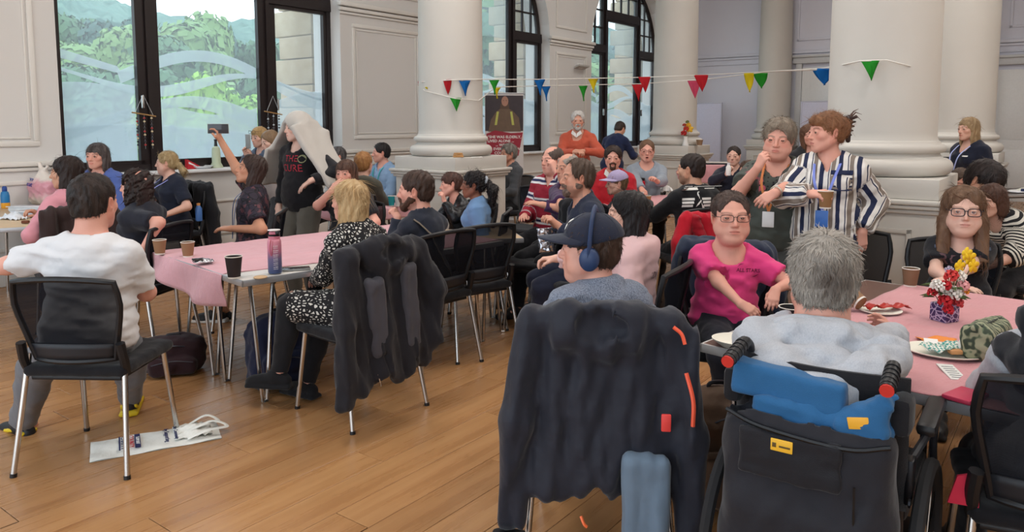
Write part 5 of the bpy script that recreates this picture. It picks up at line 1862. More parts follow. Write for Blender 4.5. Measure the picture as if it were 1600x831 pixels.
# bags on the floor --------------------------------------------------
def rucksack(p, yaw, label, mat, w=.30, d=.2, h=.46, lean=0., extra=None, seed=3):
    root = empty('rucksack', p, yaw, label, 'bag')
    F = Soft(A(-.3, -.3, -.02), A(.3, .3, h + .14), .012)
    F.box((0, 0, h * .45), (w / 2, d / 2, h * .45), None, .07, 0)
    F.ell((0, 0, h * .8), (w * .46, d * .46, h * .24), None, .05)
    F.box((0, -d * .55, h * .30), (w * .38, .045, h * .24), None, .04, .015)
    F.rough(.008, .13, seed); F.plane(A(0, 0, 0), A(0, 0, -1))
    soft_obj('bag_body', F, mat, root)
    mb = MB(); mb.tube(arc([(-.035, 0, h * .98), (-.03, .0, h * 1.06), (.03, .0, h * 1.06), (.035, 0, h * .98)], 5), .008, 6); mb.build('grab_loop', DARKP, root)
    mb = MB(); mb.tube(arc([(-w * .36, -d * .35, h * .72), (0, -d * .56, h * .86), (w * .36, -d * .35, h * .72)], 6), .004, 5); mb.tube(arc([(-w * .32, -d * .55 - .045, h * .42), (0, -d * .55 - .052, h * .50), (w * .32, -d * .55 - .045, h * .42)], 6), .0035, 5); mb.build('zip', plain((70, 72, 80), .4, .5), root)
    for s in (-1, 1):
        mb = MB(); mb.tube(arc([(s * w * .28, d * .45, h * .85), (s * w * .36, d * .65, h * .5), (s * w * .38, d * .55, .06)], 5), .016, 6, flat=.3); mb.build('shoulder_strap', DARKP, root)
    if lean: root.rotation_euler = (lean, 0, yaw)
    if extra: extra(root)
    return root
rucksack(at_z(432, 606, 0) + Vector((0, .06, 0)), R(35), 'navy rucksack slumped under the table beside the black pointed shoe', fabric((30, 36, 62)), .34, .24, .42)
rucksack(at_z(292, 585, 0) + Vector((-.1, .06, 0)), R(20), 'dark maroon bag on the floor behind the left table legs', fabric((46, 26, 30)), .36, .2, .22, seed=5)
def patch(root):
    mb = MB(); mb.rbox((0, 0, 0), (.075, .006, .058), .003); o = mb.build('patch', plain((20, 20, 22), .7), root, (.055, -.175, .33))
    sk_ = MB(); sk_.lathe([(0, 0), (.012, 0), (.014, .002), (0, .0035)], n=14); sk_.rbox((0, .013, .001), (.012, .016, .003), .002)
    q = sk_.build('skull_print', WHITEP, o, (0, -.004, .006), (PI / 2, 0, 0))
    ey = MB()
    for s in (-1, 1): ey.lathe([(0, .003), (.004, .003), (.004, .0042), (0, .0044)], (s * .0055, 0, 0), n=8)
    ey.build('eye_holes', plain((20, 20, 22), .7), o, (0, -.0045, .006), (PI / 2, 0, 0))
    for z in (.14, .2, .26):
        m = MB(); m.rbox((0, -.155, z), (.20, .02, .022), .004); m.build('webbing', plain((84, 68, 56), .8), root)
rucksack(at_z(1118, 800, 0) + Vector((.02, .10, 0)), R(8), 'brown tactical rucksack with a skull patch under the table by the wheelchair', fabric((96, 76, 62)), .30, .24, .46, extra=patch, seed=8)
# tote bag lying on the floor
root = empty('tote_bag', at_z(245, 689, 0), R(28), 'white cotton tote bag lying flat on the floor with printed lettering', 'bag')
t0 = NT('calico'); n_ = t0.noise(t0.coords('Object'), 9, 4); t0.bump(n_, .5, .02); t0.set(color=t0.mix(n_, lin((222, 222, 214)), lin((240, 238, 230))), rough=.9)
Tw, Th = .56, .24
mb = MB(); mb.sheet(lambda u, v: ((u - .5) * Tw, (v - .5) * Th, .004 + .010 * math.sin(u * PI) ** .5 * math.sin(v * PI) ** .5 + .003 * math.sin(u * 15 + v * 9)), 30, 16); mb.sheet(lambda u, v: ((u - .5) * Tw, (v - .5) * Th, .002), 2, 2); mb.build('bag_cloth', t0.m, root)
mb = MB(); mb.sheet(crumple(lambda u, v: (.16 + (u - .5) * .17, .01 + (v - .5) * .17, .018 + .02 * math.sin(u * PI) * math.sin(v * PI * 2 + .5) ** 2), 21, .004), 14, 14); mb.build('folded_flap', t0.m, root, solid=.002)
for k, (dy, ex) in enumerate(((.05, .04), (-.04, .09))):
    mb = MB(); mb.tube(arc([(.14, dy + .03, .02), (.22 + ex * .3, dy + .05, .05), (.26 + ex * .6, dy, .03), (.22, dy - .05, .045), (.13, dy - .05, .022)], 7), .011, 6, flat=.18); mb.build('handle', t0.m, root)
nv, rd = plain((32, 38, 84), .7), plain((186, 40, 52), .7)
RB = (0, 0, R(-90))
for (x, y, w, h, m) in ((-.082, .0, .024, .17, nv), (-.158, .0, .007, .17, nv)):
    m_ = MB(); m_.box((x, y, .0195), (w, h, .0012)); m_.build('printed_bar', m, root)
text('CHATTY', .042, nv, root, (-.140, 0, .0205), RB, 'lettering'); text('COUNTY', .036, rd, root, (-.111, 0, .0205), RB, 'lettering'); text('SUPPORT', .022, WHITEP, root, (-.082, 0, .0215), RB, 'lettering')
text('by Supporting', .030, nv, root, (.045, 0, .0205), RB, 'lettering'); text('Our Community', .026, nv, root, (.085, .0, .028), RB, 'lettering')
# far-left table with shopping, trays and a sports drink
t_ = hall(-2.15, .36); table((t_.x, t_.y), 1.6, .72, HALL_A - PI / 2 - R(24), 'pale folding table at the far left under the shopping bag', M_WOODT, z=.75)
t_ = hall(-2.55, .55)
ZL = .752
root = empty('drink_bottle', on(9, 325, ZL), 0, 'blue sports drink bottle with orange liquid at the far left', 'bottle')
mb = MB(); mb.lathe([(0, 0), (.034, 0), (.036, .01), (.036, .05)], n=20, cap=False); mb.build('liquid', plain((226, 160, 50), .2), root)
mb = MB(); mb.lathe([(.0365, .05), (.037, .11), (.03, .145), (.018, .155)], n=20, cap=False); mb.build('label_sleeve', plain((40, 120, 176), .35), root)
mb = MB(); mb.lathe([(.018, .150), (.021, .155), (.02, .19), (.012, .2), (0, .2)], n=16); mb.build('sport_cap', plain((36, 70, 140), .4), root)
root = empty('carrier_bag', on(68, 319, ZL) + V_ * .06, R(-25), 'white and pink plastic carrier bag with blue letters standing on the far-left table', 'bag')
t = NT('bag_film'); sp = t.new('SeparateXYZ'); co = t.coords('Object'); t.link(co, sp.inputs[0])
n_ = t.noise(co, 10, 3); zz = t.math('ADD', t.math('MULTIPLY', sp.outputs['Z'], 2.6), t.math('MULTIPLY_ADD', n_, .3, -.15))
t.set(color=t.ramp(zz, [(.12, lin((206, 190, 172))), (.3, lin((214, 150, 160))), (.55, lin((216, 150, 162))), (.66, lin((226, 216, 206)))]), rough=.35); t.bump(n_, .6, .02)
F = Soft(A(-.24, -.16, -.02), A(.24, .16, .42), .012); F.box((0, 0, .12), (.155, .09, .12), None, .06, 0); F.cone((0, 0, .2), (-.02, 0, .33), .10, .03, .06); F.cone((-.02, 0, .3), (-.06, 0, .38), .03, .018, .02); F.cone((-.01, 0, .3), (.05, 0, .36), .03, .014, .02); F.rough(.009, .07, 11); F.plane(A(0, 0, .002), A(0, 0, -1)); soft_obj('bag_body', F, t.m, root)
for b_, z in (('ve', .245), ('eat', .20)): text(b_, .062, plain((46, 60, 140), .5), root, (-.055, -.112 + (.025 if z > .22 else 0), z), (PI / 2 - .2, R(8), 0), 'lettering', bold=.0006)
for i, (px, py, L, w) in enumerate(((60, 338, .36, .16), (45, 330, .30, .12))):
    p = on(px, py, ZL); root = empty('clear_tray', p, R(-12 + 6 * i), ('clear plastic food tray nearest on the far-left table', 'clear plastic food tray behind the nearest one on the far-left table')[i], 'tray', 'clear food trays')
    mb = MB(); mb.rbox((0, 0, .022), (L, w, .04), .012); mb.build('tray', plain((214, 220, 226), .2, grain=.15, scale=14), root)
    mb = MB(); mb.rbox((0, 0, .044), (L + .02, w + .02, .006), .002); mb.build('lid', plain((226, 230, 236), .15), root)
mb = MB(); mb.sheet(crumple(lambda u, v: ((u - .5) * .22, (v - .5) * .12, .01 + .04 * math.sin(u * PI) * math.sin(v * PI)), 31, .008), 12, 8); tag(mb.build('cling_film', plain((226, 228, 232), .2), None, on(22, 342, ZL), (0, 0, -.3), solid=.002), 'crumpled clear wrapping at the far-left table corner', 'wrapper')
mb = MB(); mb.rbox((0, 0, .003), (.30, .2, .004), .001); tag(mb.build('paper_sheet', WHITEP, None, on(48, 324, ZL), (0, 0, .2)), 'white paper sheet by the sports drink bottle', 'paper')
mb = MB(); mb.rbox((0, 0, .012), (.05, .035, .022), .006); tag(mb.build('brownie', plain((110, 62, 40), .8), None, on(40, 349, ZL)), 'small brown cake piece at the edge of the far-left table', 'food')
# things on the window sill
S_ = 1.0
def sill(px): 
    k = (px - 800) / 1180.
    s = (k * 8.75 + 3.70 - .10 * (.8 + .6 * k)) / (.6 - .8 * k); return hall(s, .14, S_ + .002)
mb = MB(); mb.prism([(-.10, 0, 0), (.10, 0, 0), (-.10, 0, .11)], (0, -.03, 0), (0, .03, 0)); root = tag(mb.build('snack_carton', plain((196, 40, 50), .5), None, sill(301), (0, 0, HALL_A)), 'red wedge-shaped carton lying on the window sill', 'box')
mb = MB(); mb.prism([(-.09, 0, .06), (.04, 0, .012), (-.09, 0, .085)], (0, -.032, 0), (0, .032, 0)); mb.build('white_stripe', WHITEP, root)
dish(sill(312), .12, .03, 'white dishes stacked on the window sill', (232, 234, 236))
root = empty('hand_bell', sill(335), 0, 'pale green hand-bell shaped bottle on the window sill', 'bottle')
mb = MB(); mb.lathe([(0, 0), (.075, 0), (.07, .02), (.05, .06), (.047, .2), (.04, .235), (.02, .25)], n=24); mb.build('bell_body', plain((196, 206, 176), .5), root)
mb = MB(); mb.lathe([(.02, .25), (.015, .3), (.02, .33), (0, .335)], n=14); mb.build('bell_handle', plain((40, 40, 40), .4), root)
# hanging ornaments on the mullions of the large window
def hanging(px, label, cols, y0, n, Yo):
    k = (px - 800) / 1180.
    s = (k * 8.75 + 3.70 - .10 * (.8 + .6 * k)) / (.6 - .8 * k)
    o = hall(s, .12, 0); z0 = at_y(px, y0, o.y).z
    root = empty('hanging_ornament', (o.x, o.y, z0), HALL_A, label, 'ornament')
    mb = MB(); mb.tube([(-.10, 0, -.20), (0, 0, 0), (.10, 0, -.22)], .003, 5); mb.build('cord', plain((200, 200, 200), .6), root)
    mb = MB(); mb.tube([(-.13, 0, -.19), (.13, 0, -.23)], .008, 7); mb.build('stick', plain((170, 130, 80), .6), root)
    for i in range(n):
        x = -.08 + .16 * i / max(1, n - 1)
        mb = MB(); mb.tube([(x, 0, -.21), (x, 0, -.58)], .0015, 4)
        st = mb.build('string', plain((190, 190, 190), .6), root)
        for q in range(9):
            m = MB(); m.lathe([(0, -.012), (.011, -.006), (.013, 0), (.011, .006), (0, .012)], (x, 0, -.25 - q * .036), n=8); m.build('bead', plain(cols[(q + i) % len(cols)], .35), st)
hanging(227, 'beaded hanging ornament on the left mullion of the large window', [(60, 60, 64), (176, 60, 60), (220, 200, 160), (50, 46, 50)], 148, 3, 0)
hanging(428, 'beaded hanging ornament on the right mullion beside the towel', [(50, 50, 54), (190, 196, 200), (90, 90, 96)], 150, 3, 0)

# banner ----------------------------------------------------------------
bp = at_y(788, 300, 11.4); Bz = at_y(788, 146, 11.4).z; BW = .58
root = empty('pull_up_banner', (bp.x, 11.4, 0), R(2), 'tall pull-up banner with a firefighter and a red text panel', 'banner')
mb = MB(); mb.rbox((0, 0, Bz / 2 + .03), (BW, .004, Bz - .06), .001); mb.build('banner_sheet', plain((214, 208, 206), .5), root)
mb = MB(); mb.rbox((0, 0, .045), (BW + .06, .18, .09), .02); mb.build('base', plain((170, 170, 172), .3, .7), root)
mb = MB(); mb.tube([(0, .03, .09), (0, .03, Bz)], .008, 6); mb.rbox((0, .005, Bz), (BW + .02, .02, .025), .005); mb.build('pole', plain((170, 170, 172), .3, .7), root)
def flat(name, pts, mat, d): m = MB(); m.prism([(x, 0, z) for x, z in pts], (0, -.003, 0), (0, -.003 - d, 0)); return m.build(name, mat, root, smooth=False)
zt = Bz - .03
flat('printed_picture', [(-.285, zt - .83 + .3), (.285, zt - .83 + .3), (.285, zt), (-.285, zt)], plain((66, 58, 62), .6, grain=.3, scale=6), .0006)
cx = .0
flat('printed_coat', [(-.24, zt - .54), (.25, zt - .54), (.22, zt - .33), (.13, zt - .23), (.06, zt - .19), (-.05, zt - .19), (-.12, zt - .24), (-.2, zt - .36)], plain((112, 92, 76), .7, grain=.2, scale=12), .0012)
flat('printed_neck', [(-.065, zt - .20), (.075, zt - .2), (.07, zt - .12), (-.055, zt - .12)], plain((96, 76, 64), .7), .0016)
flat('printed_face', [(.01 + .052 * math.cos(t), zt - .085 + .075 * math.sin(t)) for t in [2 * PI * k / 18 for k in range(18)]], plain((176, 130, 110), .6), .0019)
for s in (-1, 1): flat('printed_braces', [(s * .13 - .015, zt - .44), (s * .13 + .02, zt - .44), (s * .10 + .02, zt - .24), (s * .10 - .012, zt - .24)], plain((190, 190, 96), .5), .0021)
for x, s in ((-.012, 1), (.032, 1)): flat('printed_eye', [(x - .010, zt - .078), (x + .010, zt - .078), (x + .010, zt - .072), (x - .010, zt - .072)], plain((60, 40, 36), .6), .0023)
flat('red_panel', [(-.26, zt - .90), (.215, zt - .90), (.28, zt - .55), (.1, zt - .56), (-.14, zt - .52), (-.27, zt - .57)], plain((160, 46, 62), .6), .0026)
for b_, x, z in (('“SHE WAS ELDERLY,', -.25, .62), ('LIVED ALONE ...', -.25, .68), ('... WE DID', -.13, .74), ('EVERYTHING WE', -.165, .80), ('COULD”', -.15, .86)):
    text(b_, .056, WHITEP, root, (x, -.0062, zt - z), (PI / 2, 0, 0), 'lettering', 'LEFT', bold=.0012)
gr_ = plain((40, 40, 46), .6)
for i in range(4): text('Call the fire service', .030, gr_, root, (-.2 + .0 * i, -.0042, zt - .95 - i * .035), (PI / 2, 0, 0), 'lettering', 'LEFT')
text('999', .07, gr_, root, (.1, -.0042, zt - 1.02), (PI / 2, 0, 0), 'lettering', 'LEFT', bold=.001)

# sensor box on the second pier; biscuits and flowers on pedestals
p = hall(8.02, .25, at_y(897, 102, 14.8).z)
root = empty('wall_lamp', p, HALL_A, 'small white wall light high on the pier between the arched windows', 'lamp')
mb = MB(); mb.rbox((0, -.03, 0), (.16, .06, .10), .01); mb.build('back_box', WHITEP, root)
mb = MB(); mb.prism([(-.2, -.02, -.05), (.2, -.02, -.05), (.2, -.13, -.01), (-.2, -.13, -.01)], (0, 0, 0), (0, 0, .03)); mb.build('shade', plain((190, 186, 180), .5), root)
pz = 1.158
root = empty('biscuit_pack', at_y(716, 246, 8.05), R(10), 'small pack of biscuits left on the pedestal edge', 'food'); root.location.z = pz
for k in range(3): m = MB(); m.rbox((0, 0, .008 + k * .016), (.11 - .02 * k, .07, .014), .004); m.build('biscuit', plain((200, 150, 96), .8), root, (0, 0, 0), (0, 0, .3 * k))
mb = MB(); mb.rbox((.10, .0, .008), (.12, .08, .012), .005); tag(mb.build('wrapper', plain((232, 228, 220), .4), None, at_y(730, 247, 8.0) * 1), 'white wrapper beside the biscuits on the pedestal', 'wrapper'); bpy.data.objects['wrapper.003' if 'wrapper.003' in bpy.data.objects else 'wrapper'].location.z = bpy.data.objects['wrapper.003' if 'wrapper.003' in bpy.data.objects else 'wrapper'].location.z
p = at_y(1071, 228, 12.18); p.z = pz
root = empty('bud_vase', p, 0, 'little white vase of red and yellow flowers on the far pedestal', 'vase')
mb = MB(); mb.lathe([(0, 0), (.05, 0), (.052, .01), (.034, .07), (.03, .13), (.036, .15)], n=18); mb.build('vase', WHITEP, root)
for i, (x, z, k, c, r) in enumerate(((-.035, .20, 'carnation', (190, 40, 40), .045), (.0, .27, 'carnation', (206, 60, 46), .045), (.06, .27, 'orchid', (238, 190, 60), .04), (.035, .33, 'carnation', (236, 180, 50), .04), (-.03, .33, 'cluster', (180, 60, 50), .03), (.02, .38, 'cluster', (110, 120, 60), .03))): bloom(root, (x, -.01, z), k, c, r, i + 60)
p = at_y(1093, 226, 12.22); p.z = pz; cup(p, 'brown paper cup beside the little vase on the far pedestal', (140, 110, 84), .10, .055)

# bunting ----------------------------------------------------------------
def bunting(label, pts, flags):
    P = [at_y(x, y, Y) for x, y, Y in pts]
    root = empty('bunting', P[0], 0, label, 'bunting', 'pennant strings between the columns')
    mb = MB(); mb.tube([p - P[0] for p in P], .0055, 5); mb.build('string', plain((226, 222, 214), .7), root)
    xs = [p[0] for p in pts]; Ys = [p[2] for p in pts]
    for (x0, x1, y0, y1, c) in flags:
        Y0, Y1 = np.interp(x0, xs, Ys), np.interp(x1, xs, Ys)
        a, b = at_y(x0, y0, Y0), at_y(x1, y0, Y1); t = at_y((x0 + x1) / 2 + (x1 - x0) * .08, y1, (Y0 + Y1) / 2 - .02)
        a, b, t = a - P[0], b - P[0], t - P[0]
        n = (b - a).cross(t - a).normalized() * .0008; m = MB(); cur = n.normalized() * .02
        def f(u, v): return a.lerp(b, u) * (1 - v) + t * v + cur * math.sin(v * PI) * (1 if u > .5 else -.5) + cur * .5 * math.sin(u * 6)
        m.sheet(f, 6, 8)
        m.build('pennant', pen_mat(c), root, solid=.0016)
_pen = {}
def pen_mat(c):
    if c not in _pen:
        t = NT('pennant_tissue'); tl, df, mx = t.new('BsdfTranslucent'), t.new('BsdfDiffuse'), t.new('MixShader'); mx.inputs[0].default_value = .6
        n = t.mix(t.noise(t.coords('Object'), 12, 3), lin(c), tuple(v * .85 for v in lin(c)))
        t.link(n, tl.inputs[0]); t.link(n, df.inputs[0]); t.link(tl.outputs[0], mx.inputs[1]); t.link(df.outputs[0], mx.inputs[2]); t.link(mx.outputs[0], t.out.inputs[0]); _pen[c] = t.m
    return _pen[c]
RED, YEL, BLU, GRN, PNK = (206, 52, 60), (232, 210, 50), (40, 116, 190), (60, 170, 64), (220, 90, 120)
bunting('upper pennant string running from the left column across to the largest column', [(653, 132, 8.6), (660, 128, 8.34), (704, 125, 8.17), (745, 124, 8.32), (758, 124, 8.6), (845, 124, 9.3), (1000, 121, 10.3), (1100, 117, 9.9), (1195, 112, 8.3), (1285, 107, 6.3), (1308, 103, 5.45), (1345, 95, 5.10), (1385, 94, 5.06), (1420, 103, 5.10), (1450, 112, 5.28), (1462, 118, 5.5)],
        [(653, 662, 127, 147, RED), (692, 706, 124, 148, RED), (717, 735, 126, 150, BLU), (764, 780, 125, 148, GRN), (834, 852, 124, 149, BLU), (918, 935, 122, 145, YEL), (997, 1017, 120, 145, RED), (1084, 1107, 117, 143, RED), (1162, 1178, 114, 144, YEL), (1268, 1303, 107, 133, BLU), (1345, 1374, 95, 126, GRN), (1452, 1463, 112, 146, RED)])
bunting('lower pennant string running from the left column to the two far columns', [(655, 134, 8.55), (664, 142, 8.28), (712, 154, 8.14), (748, 157, 8.34), (775, 136, 9.0), (845, 134, 9.5), (1000, 131, 10.7), (1110, 123, 10.2), (1200, 112, 8.6), (1305, 108, 5.9)],
        [(658, 668, 136, 151, YEL), (703, 721, 153, 174, GRN), (770, 782, 137, 154, YEL), (846, 860, 135, 158, BLU), (904, 918, 134, 158, GRN), (987, 1006, 132, 158, RED), (1074, 1095, 126, 154, PNK), (1176, 1200, 114, 138, GRN), (1280, 1296, 109, 127, YEL)])

# middle table, the cloth-covered cart, boards and tables at the back right
tm = at_z(1012, 326, .72)
table((tm.x - .25, tm.y), 1.7, .8, R(30), 'beech folding table in the middle among the seated men', M_WOODT, z=.72)
tablecloth('pink tablecloth on the middle table in front of the man in grey', M_PINK2, (tm.x - .25, tm.y), R(30), .0, 1.75, .05, .95, .72, (-.05, 1.71, -.05, .805), 50, 30)
root = empty('drink_bottle', on(1003, 303, .725), 0, 'red drink bottle with a black cap on the middle table', 'bottle')
mb = MB(); mb.lathe([(0, 0), (.034, 0), (.036, .02), (.036, .13), (.028, .15)], n=18); mb.build('bottle_body', plain((176, 24, 44), .3), root)
mb = MB(); mb.lathe([(.028, .15), (.03, .155), (.03, .18), (0, .185)], n=16); mb.build('bottle_cap', BLACKP, root)
cup(on(1011, 320, .727), 'brown paper cup on the middle table below the red bottle', (170, 120, 80))
cup(on(1000, 314, .727), 'white paper cup behind the brown one on the middle table', (226, 222, 218))
mb = MB(); mb.sheet(crumple(lambda u, v: ((u - .5) * .16, (v - .5) * .12, .01 + .07 * math.sin(u * PI) * math.sin(v * PI)), 41, .014), 12, 10); tag(mb.build('napkin', WHITEP, None, on(1040, 300, .727), solid=.002), 'crumpled white tissue on the middle table', 'napkin')
cp = at_y(1118, 290, 10.6)
mb = MB(); mb.box((0, 0, .45), (.9, .5, .88)); root = empty('serving_table', (cp.x, 10.6, 0), R(-20), 'square table under a pink cloth before the partition boards', 'table'); mb = MB(); mb.rbox((0, 0, .92), (.9, .5, .03), .004); mb.build('table_top', M_WOODT, root)
for sx in (-1, 1):
    for sy in (-1, 1): m = MB(); m.tube([(sx * .38, sy * .2, .92), (sx * .4, sy * .21, 0)], .015, 8); m.build('leg', CHROME, root)
tablecloth('dusty pink cloth hanging from the serving table before the partition boards', M_PINK2, (cp.x, 10.6), R(-20), -.75, .75, -.65, .65, .94, (-.45, .45, -.25, .25), 50, 40)
mb = MB(); mb.rbox((0, 0, .012), (.5, .3, .02), .008); root = tag(mb.build('tray', BLACKP, None, (cp.x + .05, 10.55, .95), (0, 0, -.3)), 'black tray on the pink serving table', 'tray')
mb = MB(); mb.rbox((0, 0, .022), (.46, .26, .01), .004); mb.build('tray_paper', plain((200, 190, 180), .6), root)
bk = at_y(1469, 300, 9.0)
root = empty('display_board', (bk.x, 9.0, 0), R(8), 'black display board behind the largest pedestal on the right', 'board'); mb = MB(); mb.rbox((0, 0, .6), (.9, .03, 1.04), .006); mb.build('panel', plain((18, 18, 20), .6), root)
for s in (-1, 1): m = MB(); m.rbox((s * .35, 0, .04), (.05, .4, .08), .01); m.build('foot', BLACKP, root)
tr_ = at_z(1600, 300, .74)
table((tr_.x - .5, tr_.y - .3), 1.6, .7, R(10), 'dark folding table with papers at the right edge behind the bent figure', plain((60, 52, 50), .4), z=.74)
for i in range(3): m = MB(); m.rbox((0, 0, .004 + .004 * i), (.3, .21, .006), .001); tag(m.build('paper_sheet', plain((222, 222, 226 - 8 * i), .6), None, (tr_.x - .05 + .12 * i, tr_.y - .02 + .1 * i, .745), (0, 0, .2 + .3 * i)), ('paper sheet lowest of three at the right edge', 'paper sheet in the middle of three at the right edge', 'paper sheet topmost of three at the right edge')[i], 'paper', 'papers on the dark table')
m = MB(); m.rbox((0, 0, .02), (.34, .22, .035), .006); tag(m.build('folder', plain((30, 44, 84), .5), None, (tr_.x + .12, tr_.y - .12, .745), (0, 0, .1)), 'dark blue folder on the dark table at the right edge', 'folder')
# clear box on the floor below the chairs
root = empty('storage_box', at_z(792, 440, 0) + Vector((0, .1, 0)), R(20), 'clear plastic box with pink contents on the floor beyond the empty chair', 'box')
m = MB(); m.rbox((0, 0, .06), (.34, .24, .12), .012); m.build('tub', plain((206, 190, 190), .25), root); m = MB(); m.rbox((0, 0, .125), (.36, .26, .016), .005); m.build('lid', plain((226, 226, 230), .25), root)

# ------------------------------------------------------------------ cloths with a pattern
def stripes(stops, period, axis='X', rough=.75, attr='weave', warp=.02):
    """woven stripes that follow the garment; stops = [(0..1, rgb)]"""
    t = NT('striped_cloth'); sp = t.new('SeparateXYZ'); t.link(t.attr(attr).outputs['Vector'], sp.inputs[0])
    n = t.noise(t.coords('Object'), 6, 2)
    u = t.math('ADD', sp.outputs[axis], t.math('MULTIPLY_ADD', n, warp, 10 - warp / 2))
    f = t.math('FRACT', t.math('DIVIDE', u, period))
    col = t.ramp(f, [(p, lin(c)) for p, c in stops], 'CONSTANT')
    t.bump(t.noise(t.coords('Object'), 14, 2), .3, .02)
    t.set(color=col, rough=rough, spec=.25); return t.m
def speckle(a, b, scale, thr, stretch=(1, 1, .5), attr='weave', soft=.03, metal=0, c=None, cmask=None, rough=.75):
    t = NT('printed_cloth'); v = t.new('TexVoronoi'); v.feature = 'DISTANCE_TO_EDGE'; v.inputs['Scale'].default_value = scale
    t.link(t.coords(scale=stretch, attr=attr, rot=(0, 0, .4)), v.inputs['Vector'])
    n = t.noise(t.coords('Object'), 30, 2)
    d = t.math('ADD', v.outputs['Distance'], t.math('MULTIPLY_ADD', n, .12, -.06))
    col = t.ramp(d, [(thr, lin(a)), (thr + soft, lin(b))])
    if c:
        m = t.noise(t.coords('Object'), cmask or 9, 2)
        col = t.mix(t.ramp(m, [(.56, (0, 0, 0)), (.62, (1, 1, 1))]), col, lin(c))
    t.bump(t.noise(t.coords('Object'), 14, 2), .3, .02)
    t.set(color=col, rough=rough, spec=.3, metal=metal); return t.m
def part(J, prefix):
    for ch in J.root.children:
        if ch.name.split('.')[0] == prefix: return ch
from mathutils.bvhtree import BVHTree
def bvh(o):
    me = o.data
    return BVHTree.FromPolygons([v.co for v in me.vertices], [tuple(p.vertices) for p in me.polygons])
def decal(J, prefix, shapes, t, x0, side, mat, name='print', parent=None, off=.0025, yawl=0.):
    """flat print laid on a garment: shapes = list of (verts2d, faces); side +1 chest, -1 back"""
    o = part(J, prefix); tree = bvh(o)
    q, M = J.along(t)
    M = M @ rz(R(yawl))
    right, fwd, up = Vector(M[:, 0]) * -side, Vector(M[:, 1]) * side, Vector(M[:, 2])
    V = []; Fs = []
    for vs, fs in shapes:
        n = len(V)
        for x, z in vs:
            p = Vector(q) + right * (x + x0) + up * z
            h = tree.ray_cast(p + fwd * .6, -fwd)
            V.append(h[0] + fwd * off if h[0] else p + fwd * .15)
        Fs += [tuple(i + n for i in f) for f in fs]
    me = bpy.data.meshes.new(name); me.from_pydata(V, [], Fs)
    return link(name, me, mat, parent or o)
def text_shape(body, size, dx=0, dz=0, bold=0.):
    cu = bpy.data.curves.new('lettering', 'FONT'); cu.body = body; cu.size = size; cu.align_x = 'CENTER'; cu.align_y = 'CENTER'; cu.resolution_u = 2; cu.offset = bold
    o = bpy.data.objects.new('lettering', cu); COL.objects.link(o)
    me = bpy.data.meshes.new_from_object(o.evaluated_get(bpy.context.evaluated_depsgraph_get()))
    out = ([(v.co.x + dx, v.co.y + dz) for v in me.vertices], [tuple(p.vertices) for p in me.polygons])
    bpy.data.objects.remove(o); bpy.data.meshes.remove(me)
    return out
def quad(x0, z0, x1, z1, nx=6, sk=0.):
    vs = []; fs = []
    for i in range(nx + 1):
        x = x0 + (x1 - x0) * i / nx
        vs += [(x, z0), (x + sk, z1)]
    return vs, [(2 * i, 2 * i + 2, 2 * i + 3, 2 * i + 1) for i in range(nx)]

def seat_for(J, label, dy=.0, dx=0., yaw=None):
    r = J.root; yw = math.degrees(r.rotation_euler.z) if yaw is None else yaw
    p = local(r.location.x, r.location.y, math.degrees(r.rotation_euler.z), (dx, .03 + dy, 0))
    return chair(p.x, p.y, yw, label)

# ------------------------------------------------------------------ left of the hall
JEAN = fabric((38, 44, 62)); BLK = fabric((26, 26, 30)); NAVY = fabric((36, 42, 62)); DGREY = fabric((58, 58, 62)); BLKT = fabric((30, 31, 36))
YELL = plain((222, 192, 40), .5); SHOEB = plain((24, 24, 27), .5)
DK, BR, LB, BLON, GREYH, GING = (40, 31, 28), (70, 50, 38), (120, 92, 66), (196, 166, 116), (140, 134, 128), (164, 112, 66)

J = person('man in a white T-shirt seen from behind on the front left chair', head=(141, 268, 3.42), yaw=4, seat=.46, lod=0, sex='m', g=1.28, belly=.3, lean=6, roll=2, hy=-8, skin='rosy', hs=1.1,
    top=dict(mat=fabric((218, 218, 220), weave=.05, mottle=.04), sl=.8, wr=.006, stretch=(.5, .5, 2.2), wl=.12), bottom=dict(mat=fabric((112, 112, 116)), cuff=1, t=.022),
    arms={'l': dict(t=('w', -95, 440, 3.5), pole=(-.3, -.9, -.35)), 'r': dict(t=(.10, .34, .72))}, feet={'l': ('w', 36, 664, 3.60), 'r': ('w', 203, 622, 3.86)}, knee={'l': (-.8, .6, .7), 'r': (.4, .9, .6)}, footyaw={'l': 60, 'r': 15},
    shoes=dict(mat=SHOEB, sole=YELL, flash=YELL), hair=dict(style='short', col=DK, col2=(70, 56, 50), th=.008, sl=.014, lift=.02, nape=-.05))
seat_for(J, 'black mesh-back chair in the left foreground under the white T-shirt', dx=.03, yaw=-2)

J = person('young woman with long dark hair and pink top in profile at the far left', head=(106, 242, 5.3), yaw=40, seat=.46, lod=1, sex='f', hy=42, skin='olive', tw=20,
    top=dict(mat=fabric((214, 146, 156)), sl=1.95), bottom=dict(mat=BLK), arms={'r': dict(t=('w', 66, 338, 5.25), pole=(.6, .2, -.8), curl=.9), 'l': dict(t=('w', 68, 368, 5.2), curl=.8)},
    hair=dict(style='long', col=(44, 30, 26), len=.30), face=dict(brow=(40, 28, 24)))
c_ = seat_for(J, 'black chair at the far left under a dark brown coat')
jacket(c_, 'dark brown coat over the chair of the woman in pink', fabric((52, 38, 36)), .94, .22, .21, ((-.22, .3), (.22, .3)), False, seed=4)
mb = MB(); mb.lathe([(0, 0), (.022, .005), (.027, .05), (.025, .12), (.01, .15), (0, .152)], n=14); tag(mb.build('bread_roll', plain((206, 140, 84), .7, grain=.15), None, at_y(66, 372, 5.16), (.2, .1, 0)), 'long bread roll held by the woman in pink', 'food')

